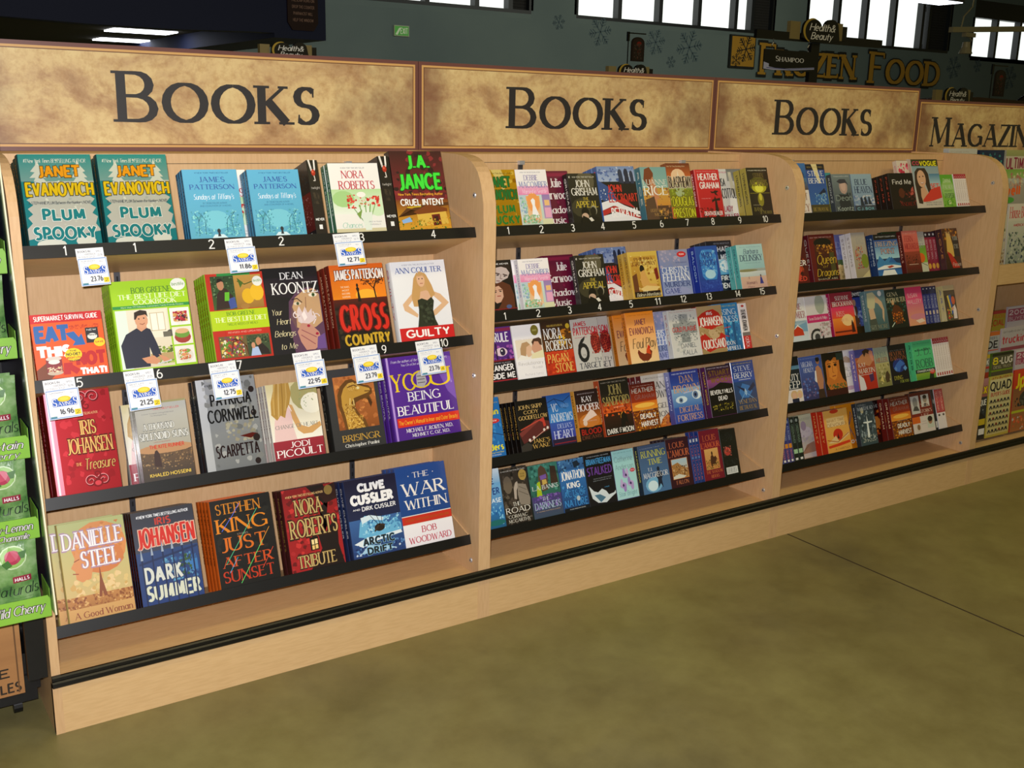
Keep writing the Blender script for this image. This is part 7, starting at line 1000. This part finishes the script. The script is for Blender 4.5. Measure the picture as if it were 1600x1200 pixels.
# health and beauty signs
PBLK = paint('sign_black', '101012', .35); PGOLD = paint('sign_gold', 'b89a3c', .4); PTAN = paint('sign_tan', '8c7c50', .5)
def hb_sign(x, y, z, s, lab, post=0, arm=True):
    e = empty('aisle_sign', (x, y, z), (0, 0, 0), lab, 'sign', 'black oval aisle signs')
    P = []
    for k in range(13): a = math.pi*k/12; P.append((-.07+.075*math.cos(a)*-1, .075+.05*math.sin(a)))
    for k in range(9): a = math.pi*k/8; P.append((.085-.06*math.cos(a), .085+.045*math.sin(a)))
    P += [(.16, .02), (.08, 0), (-.08, 0), (-.15, .02)]
    mb = MB(); mb.prism([(a*s, b*s) for a, b in P], -.02, .0, PBLK, 'y'); mb.build('sign_board', e)
    mb = MB()
    for k in range(16):
        a0, a1 = math.radians(75+k*11), math.radians(75+(k+1)*11)
        def pp(a, rr): return ((-.07+rr*math.cos(a))*s, -.021, (.062+rr*.86*math.sin(a))*s)
        w0, w1 = .010*math.sin(math.pi*(k+.3)/17)+.002, .010*math.sin(math.pi*(k+1.3)/17)+.002
        mb.face([pp(a0, .074+w0*.5), pp(a1, .074+w1*.5), pp(a1, .074-w1), pp(a0, .074-w0)], PGOLD)
    mb.build('gold_swirl', e)
    mb = MB(); put_text(mb, 'Health&', -.1*s, .115*s, .1*s, .062*s, 'i', WHITEP, y=-.0225, grow=.0012*s); put_text(mb, 'Beauty', -.085*s, .095*s, .052*s, .016*s, 'i', WHITEP, y=-.0225, grow=.0012*s); mb.build('lettering', e)
    mb = MB(); mb.box(-.235*s, -.155*s, 0, .03, .01*s, .105*s, PTAN); mb.build('end_cap', e); mb = MB(); mb.box(.13*s, .2*s, 0, .03, .02*s, .115*s, PTAN); mb.box(.2*s, .24*s, 0, .03, .02*s, .1*s, PBLK); mb.build('end_cap', e)
    if arm:
        mb = MB(); mb.box(-.49*s, .57*s, .005, .03, .0, .045*s, PBLK); mb.build('cross_bar', e)
    if post:
        mb = MB(); mb.box(-.02, .06, .035, .065, -z+.001, .0, PBLK); mb.build('post', e)
    return e
hb_sign(5.32, 2.5, 2.01, 1.15, 'large black Health and Beauty sign on a tall post in front of the windows', 1)
e = empty('hanging_sign', (5.035, 2.47, 1.82), (0, 0, 0), 'black SHAMPOO sign with white swoosh hanging under the cross bar', 'sign')
mb = MB(); mb.box(-.235, .235, 0, .008, .0, .125, PBLK); draw(mb, "P b8bce0 0 62 10 70 10 84 30 92 60 86 100 76 100 86 60 96 20 100 0 96;L 1 5c60a0 6 90 50 92 100 80;T 22 30 78 56 ececf0 S SHAMPOO", .47, .125, MATTE, lambda a, b, L: (a-.235, -L*3, b)); mb.build('sign_board', e)
mb = MB()
for sx in (-.16, .17): mb.tube([(sx, .004, .125), (sx-.01, .004, .15), (sx+.004, .004, .17), (sx, .004, .19)], .004, CHROME, 6)
mb.build('hook', e)
for x, z, s, lab, y in ((3.745, 1.715, .7, 'small Health sign peeking over the middle header', 2.5), (1.635, 1.735, .6, 'small sign top peeking over the left header', 2.5), (6.85, 1.655, .95, 'small Health and Beauty sign above the magazine sign', 2.5)):
    o = hb_sign(x, y, z, s, lab, 1, False)
def arch_plaque(x, y, z, s, lab, by):
    e = empty('arched_plaque', (x, y, z), (0, 0, 0), lab, 'sign', 'arched hanging plaques')
    mb = MB(); P = [(-.075, 0)]+[(-.075*math.cos(math.pi*k/10), .16+.05*math.sin(math.pi*k/10)) for k in range(11)]+[(.075, 0)]
    mb.prism([(a*s, b*s) for a, b in P], 0, .01, paint('plaque_brown', '2c1a14', .5), 'y'); mb.build('board', e)
    mb = MB(); mb.prism([(a*s*.86, b*s*.94+.006) for a, b in P], -.002, 0, paint('plaque_art', '3c2c28', .5), 'y'); draw(mb, "E 60 20 24 10 a83428;N 10 20 90 94 24 16 6c5c50 4c4c40 7c3c30", .11*s, .18*s, MATTE, lambda a, b, L: (a-.055*s, -.002-L*4, b+.01)); mb.build('picture', e)
    mb = MB(); mb.box(-.11*s, .09*s, 0, .012, .235*s, .245*s, PBLK); mb.box(-.12*s, -.1*s, 0, .02, .17*s, .25*s, PBLK); mb.box(-.112*s, -.106*s, .004, .012, -z+.001, .17*s, PBLK); mb.build('bracket', e)
arch_plaque(5.87, 5, 1.99, .97, 'arched brown picture plaque hanging by bracket, left of the largest snowflake', 5)
arch_plaque(11.27, 5, 1.85, 1.4, 'dark arched plaque hanging by bracket at the right edge', 5)
# dark store fixtures seen over the header
DKF = paint('dark_fixture', '14120e', .5)
mb = MB(); mb.box(6.2, 13, 2.75, 3.6, 0, 1.66, DKF); mb.box(6.3, 12.9, 2.74, 2.75, 1.2, 1.6, paint('dark_goods', '2c1c14', .6)); one(mb, 'store_gondola', 'dark shelving run behind the magazine sign', 'shelving')
mb = MB(); mb.prism([(7.3, 1.66), (7.3, 1.71), (7.6, 1.73), (8.6, 1.71), (8.6, 1.66)][::-1], 2.8, 3.2, paint('brown_box', '3a2618', .6), 'y'); one(mb, 'goods_box', 'dark brown goods box on top of the far shelving', 'box')
mb = MB(); mb.tube([(10.9, 4.6, 1.72), (11.3, 4.6, 1.9), (11.8, 4.6, 2.0), (12.6, 4.6, 2.02), (12.6, 4.6, 0.005)], .03, PBLK); one(mb, 'curved_pipe', 'black curved pipe rail at the right frame edge', 'rail')
# ceiling fittings
e = empty('ceiling_light', (16.6, 9.9, 3.62), (0, 0, 0), 'bright rectangular light hanging over the third window', 'ceiling light')
mb = MB(); mb.box(-.55, .5, -.23, .25, 0, .012, TUBE); mb.build('diffuser', e)
mb = MB(); mb.box(-.57, .52, -.25, .27, .012, .08, DKF); mb.box(-.3, -.28, 0, .02, .08, 1.57, DKF); mb.box(.28, .3, 0, .02, .08, 1.57, DKF); mb.build('housing', e)
e = empty('track_light', (7.8, 3, 2.24), (0, 0, 0), 'beige track with one spotlight and hanging cable, upper right', 'track light'); BEI = paint('beige_enamel', '8c8468', .4)
mb = MB(); mb.prism([(-.35, -.012), (1.4, .10), (1.4, .145), (-.35, .028)], 0, .04, BEI, 'y'); mb.build('track', e)
mb = MB(); mb.tube([(-.22, .02, .03), (-.2, .02, .12), (-.1, .02, .2), (-.08, .02, .4), (-.08, .02, 2.95)], .006, BEI, 6); mb.build('cable', e)
mb = MB(); mb.box(-.17, -.04, .0, .04, -.035, -.002, BEI); mb.tube([(-.09, .02, -.035), (-.06, .02, -.06), (-.08, .02, -.08)], .006, BEI, 6); mb.cyl((-.125, .02, -.165), .055, .05, BEI, 'z', 14, .035); mb.cyl((-.125, .02, -.115), .035, .04, BEI, 'z', 14, .03); mb.build('spotlight', e)
